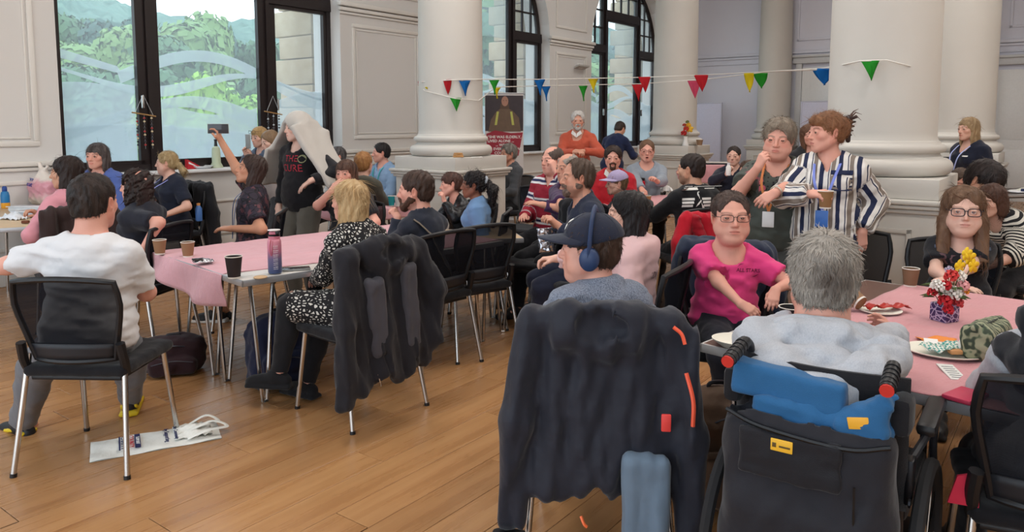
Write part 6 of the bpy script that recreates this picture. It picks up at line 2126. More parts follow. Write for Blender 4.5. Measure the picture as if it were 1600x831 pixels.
J = person('woman with dark curly hair and glasses facing left beside the white T-shirt', head=(214, 263, 4.95), yaw=78, seat=.46, lod=1, sex='f', g=1.15, bust=1., hy=14, skin='rosy',
    top=dict(mat=fabric((34, 36, 46)), sl=.8), bottom=dict(mat=BLK), arms={'l': dict(t=('w', 222, 392, 4.72), pole=(-.2, -1, -.5)), 'r': dict(t=(.1, .3, .74))},
    hair=dict(style='curly', col=(38, 29, 27), col2=(64, 48, 44), len=.30, vol=1.18, rough=.014, wave=.05, sl=.05), glasses=dict(), face=dict(fat=.3))
seat_for(J, 'black chair of the curly-haired woman at the end of the pink table', yaw=80)

J = person('woman with a grey bob and blue cardigan below the left window pane', head=(152, 222, 7.0), yaw=176, seat=.46, lod=1, sex='f', g=1.1, skin='rosy', top=dict(mat=fabric((84, 104, 168)), sl=1.95, neck='v'), bottom=dict(mat=BLK), hair=dict(style='bob', col=(66, 56, 54), col2=(116, 108, 106), len=.17, fringe=.7), face=dict(gaze=(0, 0), w=1.05))
seat_for(J, 'black chair of the woman in the blue cardigan')

J = person('woman in a navy polo shirt with a blonde ponytail and lilac lanyard', head=(262, 235, 7.3), yaw=142, seat=.46, lod=1, sex='f', g=1.2, bust=1.1, hy=-38, skin='fair', top=dict(mat=fabric((32, 37, 52)), sl=.8, neck='collar'), bottom=dict(mat=BLK),
    arms={'l': dict(t=('w', 258, 336, 7.0)), 'r': dict(t=(.05, .34, .62))}, hair=dict(style='pony', col=(176, 148, 104), col2=(206, 180, 136), len=.10, tie=(0, -.10, -.03)), face=dict(brow=(150, 120, 86), fat=.5), lanyard=dict(rgb=(150, 152, 214), card=(226, 224, 216), to=.22, off=.03))
c_ = seat_for(J, 'black chair of the woman in the navy polo, coat on its back')
jacket(c_, 'black coat on the chair of the woman in the navy polo', BLK, .92, .3, .22, ((-.24, .36), (.24, .36)), False, seed=6)
root = empty('water_bottle', at_y(311, 345, 7.25), 0, 'small blue bottle tucked in the pocket of a black coat', 'bottle'); mb = MB(); mb.lathe([(0, 0), (.03, 0), (.032, .01), (.032, .12), (.016, .15)], n=14); mb.build('bottle_body', plain((70, 110, 170), .3), root); mb = MB(); mb.lathe([(.016, .15), (.018, .17), (0, .175)], n=12); mb.build('cap', plain((206, 140, 80), .5), root)

DRESS = speckle((22, 20, 26), (46, 40, 52), 22, .05, c=(96, 60, 66), cmask=22)
J = person('woman in glasses and a dark dress taking a selfie with a raised arm', head=(402, 241, 5.65), yaw=98, seat=.46, lod=1, sex='f', hp=16, lean=-4, skin='tan', hy=22,
    top=dict(mat=DRESS, sl=.72, dress=1.0, neck='v', name='dress'), arms={'r': dict(t=('w', 340, 212, 5.75), pole=(.4, .2, -1), dir=(-.1, .25, 1), up=(0, -1, .2), curl=.8), 'l': dict(t=('w', 362, 357, 5.4), curl=.3)}, feet={'l': ('w', 352, 488, 5.75), 'r': (.1, .30, .075)},
    hair=dict(style='long', col=(62, 46, 40), len=.19, vol=.92), glasses=dict(), lanyard=dict(rgb=(70, 116, 190), to=.2), shoes=dict(mat=SHOEB, sole=plain((220, 216, 210), .6)))
seat_for(J, 'black chair under the woman taking a selfie')
phone(at_y(341, 201, 5.72), 0, 'grey phone held up sideways in the raised hand', (PI / 2, PI / 2, R(12)), (60, 62, 66))

J = person('blonde woman with glasses on her head photographing with a dark phone by the window', head=(404, 197, 8.35), yaw=150, lod=2, sex='f', skin='fair', hp=-8, top=dict(mat=fabric((88, 102, 122)), sl=1.95), bottom=dict(mat=BLK), arms={'r': dict(t=('w', 386, 243, 8.05), pole=(.7, 0, -.7), dir=(0, .3, 1), curl=.9), 'l': dict(t=('w', 393, 246, 8.05), pole=(-.7, 0, -.7), dir=(0, .3, 1), curl=.9)}, hair=dict(style='bob', col=(186, 150, 100), len=.12, fringe=.7), glasses=dict(up=.075))
phone(at_y(387, 221, 7.98), R(5), 'dark phone held upright by the blonde woman at the window', (PI / 2, 0, R(150)))
J = person('girl with long fair hair in a taupe jacket smiling down at a phone', head=(418, 203, 7.95), yaw=135, lod=2, sex='f', skin='pale', hp=-18, top=dict(mat=fabric((148, 136, 132)), sl=1.95, neck='hood'), bottom=dict(mat=DGREY), hair=dict(style='long', col=(146, 118, 90), len=.26), face=dict(mouth='smile'))

J = person('person standing with a pale towel over the head and a black band T-shirt', head=(466, 177, 6.4), yaw=152, lod=1, sex='m', hy=-24, skin='pale', g=1.02, top=dict(mat=fabric((30, 29, 33)), sl=1.9, drape=1), bottom=dict(mat=fabric((106, 102, 94)), t=.022),
    arms={'l': dict(t=('w', 486, 282, 6.10), pole=(-.9, -.3, -.4), dir=(.6, .4, -.5), curl=.3), 'r': dict(t=(.26, .02, .80))}, hair=dict(style='short', col=BR, dens=.3), face=dict(brow=(70, 54, 46)))
TJ = J
red_ = plain((176, 42, 60), .7)
decal(J, 'shirt', [text_shape('THE', .075, -.0, .10), text_shape('CURE', .085, .0, .02)], .54, -.0, 1, red_, 'band_name')
decal(J, 'shirt', [([(.1 + .035 * math.cos(a), .1 + .035 * math.sin(a)) for a in [2 * PI * k / 12 for k in range(12)]], [tuple(range(12))])], .54, -.0, 1, plain((150, 150, 110), .7), 'print_motif')
# the towel: a cloth lying over head and shoulders
root = empty('towel', J.root.location.copy(), J.root.rotation_euler.z, 'off-white towel draped over the head of the standing person', 'towel')
F = Soft(A(-.55, -.5, .75), A(.55, .45, 1.85), .014)
O_, M_ = J.O, J.Rh
F.ell(O_ + M_ @ A(0, -.02, .035), (.108, .125, .11), M_, .02)
F.ell(O_ + M_ @ A(0, -.05, -.03), (.108, .10, .12), M_, .03)
def panel(p0, p1, wd, th, k=.05):
    p0, p1 = np.array(p0), np.array(p1); d = p1 - p0; L_ = np.linalg.norm(d); z = d / L_; y = nrm(A(0, 1, 0) - z * z[1]); F.box((p0 + p1) / 2, (th, wd, L_ / 2 + .01), np.stack([np.cross(y, z), y, z], 1), th * .9, k)
a1 = O_ + M_ @ A(-.098, -.02, .03); a2 = O_ + M_ @ A(.098, -.02, .03)
b1 = J.sh['l'] + A(-.075, -.02, .04); b2 = J.sh['r'] + A(.08, -.02, .05)
panel(a1, A(b1[0] - .17, b1[1], 1.02), .17, .022)
panel(a2, b2, .13, .02); panel(b2, A(b2[0] + .10, b2[1] - .02, 1.0), .19, .018)
F.box(J.C7 + A(0, -.13, -.12), (.19, .018, .26), None, .015, .06)
F.ell(O_ + M_ @ A(.012, .10, -.055), (.058, .10, .098), M_, .01, 'sub')
F.ell(J.C7 + J.Rc @ A(0, .16, -.14), (.12, .15, .24), None, .03, 'sub')
for z in (.99,): F.plane(A(0, 0, z), A(0, 0, -1))
F.rough(.006, .34, 5, (1.4, 1.4, .6), 1)
t = NT('terry_cloth'); t.bump(t.noise(t.coords('Object'), 200, 2), .5, .006); t.set(color=t.mix(t.noise(t.coords('Object'), 5, 3), lin((178, 172, 164)), lin((198, 192, 184))), rough=.95, sheen=.3)
soft_obj('towel_cloth', F, t.m, root)

SPOT = speckle((24, 23, 26), (214, 210, 202), 62, .20, (1, 1, .55), soft=.05)
J = person('blonde woman in a black and white spotted dress seen from behind at the pink table', head=(549, 279, 3.95), yaw=52, seat=.46, lod=0, sex='f', g=1.02, hy=20, skin='rosy', lean=4,
    top=dict(mat=SPOT, sl=1.9, dress=.92, name='dress'), bottom=dict(mat=BLK), arms={'l': dict(t=(-.02, .34, .66)), 'r': dict(t=(.12, .36, .70))}, feet={'l': ('w', 436, 585, 3.92), 'r': ('w', 480, 600, 4.05)}, footyaw={'l': 30},
    hair=dict(style='long', col=(196, 160, 112), col2=(218, 190, 146), len=.235, sl=.09), shoes=dict(mat=fabric((24, 24, 27))))
c_ = seat_for(J, 'black chair of the blonde woman, a dark jacket on its back', yaw=50)
def grey_panels(root):
    F = Soft(A(-.4, -.55, .2), A(.4, .0, 1.1), .011)
    F.box((-.08, -.347, .58), (.055, .028, .20), ry(R(-8)), .025, 0); F.box((.13, -.347, .60), (.05, .028, .22), ry(R(-4)), .025, 0); F.plane(A(0, 0, .38), A(0, 0, -1)); F.rough(.008, .12, 3, (1.4, 1, .4))
    soft_obj('grey_panel', F, fabric((72, 70, 76)), root)
    m = MB(); m.tube([(-.1, -.36, .30), (-.09, -.37, .24)], .004, 5); m.build('zip_pull', CHROME, root)
jacket(c_, 'black and grey hooded jacket over the blonde woman’s chair', fabric((34, 33, 38)), .91, .27, .25, ((-.27, .19), (.31, .38)), True, grey_panels, seed=9, shift=-.06)

J = person('woman with a brown fringe covering her mouth behind the blonde woman', head=(541, 248, 6.05), yaw=168, seat=.46, lod=1, sex='f', g=1.2, bust=1.1, skin='rosy', top=dict(mat=BLKT, sl=.75), bottom=dict(mat=BLK), arms={'r': dict(t=('w', 518, 298, 5.78), pole=(.9, .1, -.8), dir=(-.75, .0, .65), up=(0, 1, .1), curl=.5), 'l': dict(t=(-.25, .28, .70))}, hair=dict(style='bob', col=(78, 54, 44), col2=(116, 84, 66), len=.19, fringe=.9))
seat_for(J, 'black chair of the woman covering her mouth')
J = person('grey-haired person in white half hidden behind the towel', head=(528, 228, 8.7), yaw=120, seat=.46, lod=2, sex='f', skin='rosy', top=dict(mat=fabric((214, 214, 214)), sl=1.9), bottom=dict(mat=BLK), hair=dict(style='short', col=(70, 66, 66), col2=(120, 116, 116)))
seat_for(J, 'black chair of the half-hidden grey-haired person')
J = person('child with ginger hair and olive hooded jacket seen from behind', head=(567, 236, 7.25), yaw=-14, seat=.5, lod=1, sex='m', hs=.98, skin='fair', top=dict(mat=fabric((76, 74, 64)), sl=1.95, hood=1., neck='hood', t=.02), bottom=dict(mat=BLK), hair=dict(style='short', col=GING, col2=(196, 146, 92), sl=.02))
seat_for(J, 'black chair of the child in the olive jacket')
J = person('man in a light blue shirt with a teal lanyard against the panelled wall', head=(597, 222, 8.9), yaw=140, seat=.46, lod=1, sex='m', hy=-32, skin='rosy', top=dict(mat=fabric((140, 168, 200)), sl=1.9, neck='collar'), bottom=dict(mat=NAVY), hair=dict(style='short', col=(40, 34, 34), th=.01, sl=.02), lanyard=dict(rgb=(40, 170, 166), to=.25))
seat_for(J, 'black chair of the man in the light blue shirt')
# little pink-clothed table before the left column
tq = Vector((-1.08, 6.92, 0)); table((tq.x - .35, tq.y - .1), .72, .5, R(53), 'small folding table with a pink cloth beside the left column', M_WOODT, z=.72)
tablecloth('pink tablecloth on the small table beside the left column', M_PINK, (tq.x - .35, tq.y - .1), R(53), -.12, .80, -.2, .55, .72, (-.01, .73, -.01, .51), 40, 30)
for i, (px, c, lab) in enumerate(((612, (40, 160, 170), 'teal plastic cup on the small pink table'), (622, (226, 226, 226), 'white cup next to the teal cup on the small pink table'))): cup(at_z(px, 322, .727), lab, c, .10, .035)

J = person('bearded man in a navy jumper with a strap across his back, in profile', head=(653, 264, 4.72), yaw=55, seat=.46, lod=0, sex='m', g=1.12, hy=28, hs=1.06, lean=6, skin='rosy', top=dict(mat=fabric((40, 44, 56)), sl=1.95, neck='zip'), bottom=dict(mat=JEAN), arms={'l': dict(t=('w', 622, 340, 4.72), pole=(-.4, -.8, -.6), dir=(0, .6, .7), curl=1.0), 'r': dict(t=(.1, .36, .75))}, hair=dict(style='short', col=(64, 46, 38), col2=(86, 64, 54), th=.008, sl=.014, lift=.02), face=dict(beard=(92, 62, 46), bt=.008, brow=(60, 44, 36), stubble=(90, 60, 46)))
c_ = seat_for(J, 'black mesh-back chair of the bearded man in navy', yaw=48)
S2 = lambda x, y, t: Vector(J.along(t)[0] + J.along(t)[1] @ A(x, y, 0))
tr_b = bvh(part(J, 'shirt')); mb = MB(); pts = []
for k in range(13):
    u = k / 12; p = S2(-.135 + .24 * u, -.5, 1.0 - .95 * u); h = tr_b.ray_cast(p, Vector(J.Rc[:, 1]))
    if h[0]: pts.append(h[0] - Vector(J.Rc[:, 1]) * .006)
mb.tube(pts, .016, 6, flat=.3); mb.build('shoulder_strap', plain((120, 110, 98), .8), J.root)
J = person('woman with short brown hair and a sparkly black top resting her chin on her hand', head=(706, 269, 6.25), yaw=125, seat=.46, lod=1, sex='f', hy=-22, hr=14, lean=12, skin='rosy', top=dict(mat=speckle((16, 16, 19), (60, 60, 66), 90, .25, (1, 1, 1), rough=.35), sl=1.9), bottom=dict(mat=BLK), arms={'l': dict(t=('w', 694, 314, 6.05), pole=(-.8, -.2, -.9), dir=(0, .25, 1), curl=1.0), 'r': dict(t=(.1, .3, .74))}, hair=dict(style='short', col=(70, 42, 34), col2=(98, 62, 50), th=.016, fringe=.5, sl=.04, lift=.03))
seat_for(J, 'black chair of the woman in the sparkly top')
DENIM = fabric((104, 138, 178), weave=.3, mottle=.2, scale=5)
J = person('smiling woman in a denim shirt with a dark curly ponytail in profile', head=(742, 266, 5.7), yaw=86, seat=.46, lod=0, sex='f', g=1.12, bust=1.1, hy=4, skin='brown', top=dict(mat=DENIM, sl=1.9, neck='collar', hemz=-.16), bottom=dict(mat=BLK), arms={'l': dict(t=('w', 716, 377, 5.55), pole=(-.3, -1, -.6)), 'r': dict(t=('w', 712, 374, 5.8))}, hair=dict(style='pony', col=(24, 20, 22), col2=(44, 36, 36), len=.26, vol=1.5, tie=(0, -.11, .015), rough=.008), face=dict(mouth='smile', lip=(120, 60, 56), brow=(26, 20, 20), iris=(40, 26, 20)))
seat_for(J, 'black mesh-back chair under the woman in denim')
mb = MB(); mb.tube([Vector(J.T(.030 * math.cos(a), -.115 + .004 * math.sin(a * 2), .03 + .034 * math.sin(a))) for a in [2 * PI * k / 16 for k in range(16)]], .013, 6, closed=True); mb.build('scrunchie', plain((170, 176, 184), .8), J.root)
p = cornered((-.17, 4.76), 0, 0); chair(-.305, 5.02, 37, 'empty black mesh-back chair right of the bearded man')
tq = at_z(745, 372, .72); table((tq.x - .55, tq.y - .05), .9, .55, R(12), 'beech folding table end under the arm of the woman in denim', M_WOODT, z=.70)

# ------------------------------------------------------------------ middle of the hall
J = person('grey-haired man in a dark grey jacket behind the left pedestal', head=(796, 224, 9.2), yaw=120, seat=.46, lod=1, sex='m', skin='weathered', top=dict(mat=fabric((74, 76, 80)), sl=1.95, neck='zip'), bottom=dict(mat=BLK), hair=dict(style='short', col=(112, 104, 96), col2=(160, 154, 146), th=.018, sl=.045))
seat_for(J, 'black chair of the grey-haired man behind the pedestal')
chair(.16, 7.6, 150, 'empty black chair standing beside the left pedestal')
RUG = stripes([(0, (150, 34, 52)), (.36, (226, 222, 222)), (.46, (44, 46, 84)), (.58, (226, 222, 222)), (.68, (150, 34, 52))], .17, 'Y')
J = person('balding man in glasses and a red striped jersey with his hand at his mouth', head=(865, 227, 6.45), yaw=140, seat=.46, lod=1, sex='m', g=1.15, skin='rosy', hy=-12, top=dict(mat=RUG, sl=1.9, neck='collar'), bottom=dict(mat=BLK), arms={'l': dict(t=('w', 868, 268, 6.2), pole=(-.9, 0, -.7), dir=(.35, .05, .9), curl=1.1), 'r': dict(t=(.1, .3, .74))}, hair=dict(style='bald', col=(96, 82, 74), th=.006, sl=.012), glasses=dict(), face=dict(fat=.4))
seat_for(J, 'black chair of the man in the striped jersey')
J = person('older man in a purple jumper with crossed arms mostly hidden by the bearded man', head=(889, 238, 5.95), yaw=125, seat=.46, lod=1, sex='m', g=1.2, skin='weathered', top=dict(mat=fabric((62, 38, 72)), sl=1.9), bottom=dict(mat=BLK), arms={'r': dict(t=('w', 876, 316, 5.6), pole=(.9, .1, -.5)), 'l': dict(t=('w', 848, 320, 5.65), pole=(-.9, .1, -.5))}, hair=dict(style='bald', col=(170, 160, 150), th=.006, sl=.012), glasses=dict())
c_ = seat_for(J, 'black chair of the older man in purple')
c2 = chair(.20, 5.75, 75, 'black chair covered by a hanging black coat in the middle')
jacket(c2, 'long black coat hanging on a chair in the middle of the hall', BLK, .95, .16, .22, ((-.24, .25), (.24, .25)), False, seed=14)
J = person('balding man with a grey beard in a navy zip jacket and jeans facing left', head=(906, 246, 5.1), yaw=100, seat=.46, lod=0, sex='m', g=1.12, hs=1.05, skin='weathered', lean=8, top=dict(mat=fabric((38, 44, 62)), sl=1.9, neck='zip'), bottom=dict(mat=fabric((34, 38, 56)), t=.016), arms={'l': dict(t=('w', 872, 352, 4.9), pole=(-.4, -1, -.4), dir=(0, .6, .6), curl=1.), 'r': dict(t=('w', 866, 350, 5.2), pole=(.5, -.6, -.6), dir=(0, .6, .6), curl=1.)}, feet={'l': ('w', 842, 525, 5.1), 'r': ('w', 850, 512, 5.3)}, footyaw={'l': 12, 'r': -5}, hair=dict(style='short', rec=.040, col=(84, 66, 54), col2=(110, 92, 80), th=.010, sl=.03, fringe=-.5), face=dict(beard=(128, 104, 92), bt=.009, stubble=(112, 88, 76), fat=.2, nose=1.15))
seat_for(J, 'black chair with a round seat edge under the man in the navy zip jacket')
mb = MB(); mb.sheet(crumple(lambda u, v: ((u - .5) * .12, (v - .5) * .16, .02 * math.sin(u * PI)), 51, .006), 10, 12); tag(mb.build('crisp_packet', plain((196, 196, 204), .22, .85), None, at_y(853, 375, 4.95), (PI / 2.3, 0, .5), solid=.003), 'crumpled silver crisp packet in the bearded man’s hands', 'wrapper')
J = person('old man with white hair and beard in a rust-red jumper standing', head=(903, 173, 9.6), yaw=165, lod=1, sex='m', g=.98, skin='weathered', hy=12, top=dict(mat=fabric((184, 84, 62)), sl=1.9, neck='v'), bottom=dict(mat=DGREY), arms={'l': dict(t=('w', 910, 236, 9.3), pole=(-.9, -.3, -.3), curl=.9), 'r': dict(t=('w', 899, 238, 9.3), pole=(.9, -.3, -.3), curl=.9)}, hair=dict(style='short', col=(206, 200, 194), col2=(230, 226, 222), th=.018, sl=.035, lift=.03, nape=-.09), face=dict(beard=(204, 198, 192), bt=.006, brow=(190, 184, 178)))
mb = MB()
for s in (-1, 1): mb.prism([(0, 0, 0), (s * .07, -.01, .05), (s * .05, .0, .09), (s * .005, 0, .05)], tuple(J.C7 + J.Rc @ A(0, .112, -.05)), tuple(J.C7 + J.Rc @ A(0, .120, -.05)))
mb.build('shirt_collar', WHITEP, J.root)
J = person('man in a navy jumper bending over the far window sill, seen from behind', head=(972, 190, 11.9), yaw=-38, lod=1, sex='m', lean=22, hp=-28, skin='olive', hy=-10, top=dict(mat=fabric((36, 46, 78)), sl=1.9), bottom=dict(mat=BLK), arms={'l': dict(t=(-.22, .42, 1.05)), 'r': dict(t=(.18, .42, 1.02))}, hair=dict(style='buzz', col=(64, 52, 46), th=.007))
J = person('man with a goatee in a red jumper and white collar facing the camera', head=(958, 227, 7.45), yaw=172, seat=.46, lod=1, sex='m', skin='rosy', top=dict(mat=fabric((186, 36, 48)), sl=1.9, neck='v'), bottom=dict(mat=BLK), hair=dict(style='short', col=(58, 44, 38), th=.016, sl=.03), face=dict(beard=(92, 62, 48), goatee=1, bt=.004, brow=(60, 46, 40)))
mb = MB()
for s in (-1, 1): mb.prism([(0, 0, 0), (s * .085, -.02, .07), (s * .07, -.02, .12), (s * .005, 0, .05)], tuple(J.C7 + J.Rc @ A(0, .112, -.07)), tuple(J.C7 + J.Rc @ A(0, .122, -.07)))
mb.build('shirt_collar', WHITEP, J.root)
seat_for(J, 'black chair of the man in the red jumper')
def cap(J, rgb, brim=.085, name='cap', logo=None, scale=1.0, tilt=0.):
    F = Soft(A(-.14, -.16, -.06), A(.14, .26, .17), .0055)
    F.ell((0, -.014, .035), (.088 * scale, .109 * scale, .096 * scale), None, .01)
    F.plane(A(0, 0, .022), A(0, -.28, -1))
    F.ell((0, -.014, .02), (.079 * scale, .099 * scale, .086 * scale), None, .003, 'sub')
    V, Q = F.mesh(); m = fabric(rgb, weave=.3)
    o = link(name, np_mesh(name, J.O + (V * J.hs) @ J.Rh.T, Q), m, J.root)
    b = MB()
    def f(u, v):
        a = (u - .5) * PI * .92; r0 = .086; 
        x = r0 * math.sin(a); y = -.012 + .104 * math.cos(a)
        e = brim * math.cos(a) ** .8 if abs(a) < PI / 2 else 0
        return Vector(J.O + J.Rh @ (A(x * (1 + .06 * v), y + e * v, .046 - .10 * x * x / .007 * .09 - .016 * v + .0) * J.hs))
    b.sheet(f, 20, 6); b.build('peak', m, o, solid=.005)
    bt = MB(); bt.lathe([(0, .004), (.007, .002), (.008, -.002)], tuple(J.O + J.Rh @ A(0, -.014, .132 * scale) * J.hs), n=10); bt.build('cap_button', m, o)
    sm = MB()
    for k in range(3):
        a = k * PI / 3
        sm.tube([Vector(J.O + J.Rh @ (A(.0885 * scale * math.cos(a) * math.cos(t), -.014 + .1095 * scale * math.sin(a) * math.cos(t), .035 + .0965 * scale * math.sin(t)) * J.hs)) for t in [PI * q / 14 for q in range(1, 14)]], .0012, 4)
    sm.build('seam', m, o)
    return o
J = person('person in a lilac baseball cap in profile before the middle table', head=(966, 266, 6.25), yaw=92, seat=.46, lod=1, sex='f', skin='fair', hy=5, top=dict(mat=fabric((60, 60, 70)), sl=1.9), bottom=dict(mat=BLK), hair=dict(style='short', col=LB, th=.008, nape=-.09), face=dict(nose=1.05))
cap(J, (172, 158, 192))
seat_for(J, 'black chair of the person in the lilac cap')
J = person('man in glasses and a grey sweatshirt with his mouth open behind the middle table', head=(1011, 217, 8.6), yaw=172, seat=.48, lod=1, sex='m', g=1.1, hs=1.06, skin='rosy', top=dict(mat=fabric((140, 148, 158)), sl=1.9), bottom=dict(mat=BLK), arms={'l': dict(t=('w', 1027, 284, 8.15), dir=(.4, .5, .5), curl=.9), 'r': dict(t=('w', 1004, 298, 8.15), curl=.9)}, hair=dict(style='short', col=(118, 88, 66), th=.007, sl=.014), glasses=dict(rgb=(90, 40, 40)), face=dict(mouth='open', browa=.5))
seat_for(J, 'black chair of the man in the grey sweatshirt')
J = person('man in a black sweatshirt with a white A emblem on its back', head=(1083, 238, 6.0), yaw=18, seat=.46, lod=1, sex='m', g=1.12, hs=1.05, hy=34, skin='olive', lean=5, top=dict(mat=fabric((24, 24, 27)), sl=1.95, t=.018), bottom=dict(mat=BLK), arms={'l': dict(t=(-.1, .35, .76), pole=(-1, -.3, -.3)), 'r': dict(t=(.1, .35, .76))}, hair=dict(style='short', col=(44, 32, 28), th=.007, sl=.013, lift=.02), glasses=dict(), face=dict(stubble=(60, 44, 38)))
wp = plain((226, 224, 218), .7)
def logo():
    sh = [([(-.055, -.07), (-.030, -.07), (.0, .012), (.012, .035), (.004, .085)], [(0, 1, 2, 3, 4)]), ([(.012, .035), (.022, -.0), (.037, -.07), (.066, -.07), (.016, .085), (.004, .085)], [(0, 1, 2, 3, 4, 5)]), ([(-.022, -.035), (.0, -.018), (.026, .01), (.022, .022), (-.012, -.012)], [(0, 1, 2, 3, 4)])]
    for z in (.018, -.008, -.034):
        sh += [quad(-.115, z, -.028 - (.02 - z) * .3, z + .018), quad(.03 + (.02 - z) * .2, z, .115, z + .018)]
    return sh
decal(J, 'shirt', logo(), .76, -.045, -1, wp, 'emblem')
decal(J, 'shirt', [quad(-.155, .105, -.03, .125, 8), quad(-.155, .132, -.06, .136, 8), quad(-.05, .13, .15, .133, 10), quad(.03, .112, .15, .118, 8)], .74, .0, -1, wp, 'printed_bar')
c_ = seat_for(J, 'black chair hung with the red quilted jacket', yaw=15)
def quilt(root):
    F = Soft(A(-.45, -.55, .3), A(.45, .0, 1.1), .011)
    for s in (-1, 1):
        F.cone((s * .17, -.325, .80), (s * .10, -.375, .55), .045, .045, .04)
    F.rough(.006, .05, 8, (.3, .3, 1.8)); soft_obj('quilted_front', F, fabric((150, 18, 34)), root)
jacket(c_, 'bright red quilted jacket over the chair of the man in black', fabric((186, 26, 44)), .83, .40, .25, ((-.30, .42), (.28, .5)), False, quilt, seed=15, fold=.009)
J = person('man in glasses and a dark jacket drinking from a small white bottle', head=(1147, 227, 8.6), yaw=155, seat=.46, lod=1, sex='m', skin='fair', top=dict(mat=fabric((34, 36, 50)), sl=1.95, neck='collar'), bottom=dict(mat=BLK), arms={'r': dict(t=('w', 1136, 272, 8.3), pole=(.9, 0, -.6), dir=(-.2, .3, .9), curl=1.1), 'l': dict(t=(-.2, .3, .72))}, hair=dict(style='short', col=(52, 42, 38), th=.006, sl=.012), glasses=dict())
seat_for(J, 'black chair of the man drinking from the bottle')
root = empty('drink_bottle', at_y(1138, 274, 8.22), 0, 'small white bottle in the hand of the man in the dark jacket', 'bottle'); mb = MB(); mb.lathe([(0, 0), (.026, 0), (.028, .02), (.028, .09), (.014, .115)], n=14); mb.build('bottle_body', WHITEP, root); mb = MB(); mb.lathe([(.015, .112), (.016, .135), (0, .138)], n=12); mb.build('bottle_cap', plain((220, 220, 226), .4), root)
J = person('brown-haired child in a dark coat behind the floral blouse', head=(1166, 250, 8.0), yaw=110, seat=.46, lod=2, sex='f', hp=-15, skin='fair', top=dict(mat=fabric((44, 46, 54)), sl=1.95), bottom=dict(mat=BLK), hair=dict(style='bob', col=(82, 60, 48), len=.14))
seat_for(J, 'black chair of the child in the dark coat')
J = person('woman with tied brown hair standing far back between the two standing women', head=(1262, 193, 7.6), yaw=170, lod=1, sex='f', skin='rosy', hr=10, top=dict(mat=fabric((44, 44, 48)), sl=1.9), bottom=dict(mat=BLK), hair=dict(style='long', col=(112, 78, 58), len=.2))

# ------------------------------------------------------------------ the two women standing by the big column
def floral():
    t = NT('floral_blouse'); co = t.coords(attr='weave'); sp = t.new('SeparateXYZ'); t.link(t.attr('weave').outputs['Vector'], sp.inputs[0])
    base = t.mix(t.noise(co, 8, 2), lin((64, 68, 64)), lin((80, 86, 78)))
    v = t.new('TexVoronoi'); v.inputs['Scale'].default_value = 44; t.link(co, v.inputs['Vector'])
    zone = t.ramp(t.math('ADD', sp.outputs['Y'], t.math('MULTIPLY_ADD', t.noise(co, 9, 2), .16, -.08)), [(.235, (0, 0, 0)), (.27, (1, 1, 1))])
    sp1 = t.ramp(v.outputs['Distance'], [(.30, (1, 1, 1)), (.36, (0, 0, 0))])
    c = t.mix(t.math('MULTIPLY', sp1, zone), base, lin((34, 34, 36)))
    v2 = t.new('TexVoronoi'); v2.inputs['Scale'].default_value = 11; t.link(co, v2.inputs['Vector'])
    fl_ = t.ramp(t.math('ADD', v2.outputs['Distance'], t.math('MULTIPLY_ADD', t.noise(co, 40, 3), .3, -.15)), [(.26, (1, 1, 1)), (.32, (0, 0, 0))])
    c = t.mix(t.math('MULTIPLY', fl_, zone), c, t.mix(t.noise(co, 60, 2), lin((226, 120, 140)), lin((170, 50, 70))))
    t.bump(t.noise(t.coords('Object'), 12, 2), .3, .02); t.set(color=c, rough=.8); return t.m
J = person('woman with short grey hair in a dark green floral blouse, hand to her cheek', head=(1221, 184, 4.75), yaw=150, lod=0, sex='f', g=1.32, belly=.35, bust=1.25, hy=2, hp=-4, hr=-4, hs=1.03, skin='rosy', top=dict(mat=floral(), sl=.62, neck='v', hemz=-.12, flare=.02), bottom=dict(mat=fabric((78, 80, 78))),
    arms={'r': dict(t=('w', 1184, 262, 4.58), pole=(.6, .25, -.9), dir=(-.35, .1, .75), up=(.5, 1, .2), curl=1.0), 'l': dict(t=('w', 1204, 306, 4.30), pole=(-1, -.1, -.1), dir=(.5, .3, -.35), up=(-.2, .9, .6), curl=.5)},
    hair=dict(style='short', col=(136, 120, 104), col2=(170, 158, 142), th=.018, sl=.05, lift=.02, nape=-.095, fringe=.15), face=dict(fat=.9, w=1.08, mouth='smile', brow=(130, 112, 98)), lanyard=dict(rgb=(196, 116, 60), card=(226, 226, 226), to=.36, off=.03))
mb = MB(); c0 = J.wr['l'] - nrm(J.wr['l'] - J.el['l']) * .01; d = nrm(J.wr['l'] - J.el['l']); e1 = nrm(np.cross(d, A(0, 0, 1))); e2 = np.cross(d, e1)
mb.tube([Vector(c0 + (e1 * math.cos(a) + e2 * math.sin(a)) * .036) for a in [2 * PI * k / 18 for k in range(18)]], .004, 6, closed=True); mb.build('wristwatch', plain((190, 180, 160), .3, .8), J.root)
STR = stripes([(0, (226, 222, 216)), (.16, (36, 44, 74)), (.40, (226, 222, 216)), (.55, (134, 122, 112)), (.78, (226, 222, 216)), (.84, (36, 44, 74)), (.90, (226, 222, 216))], .098, 'X')
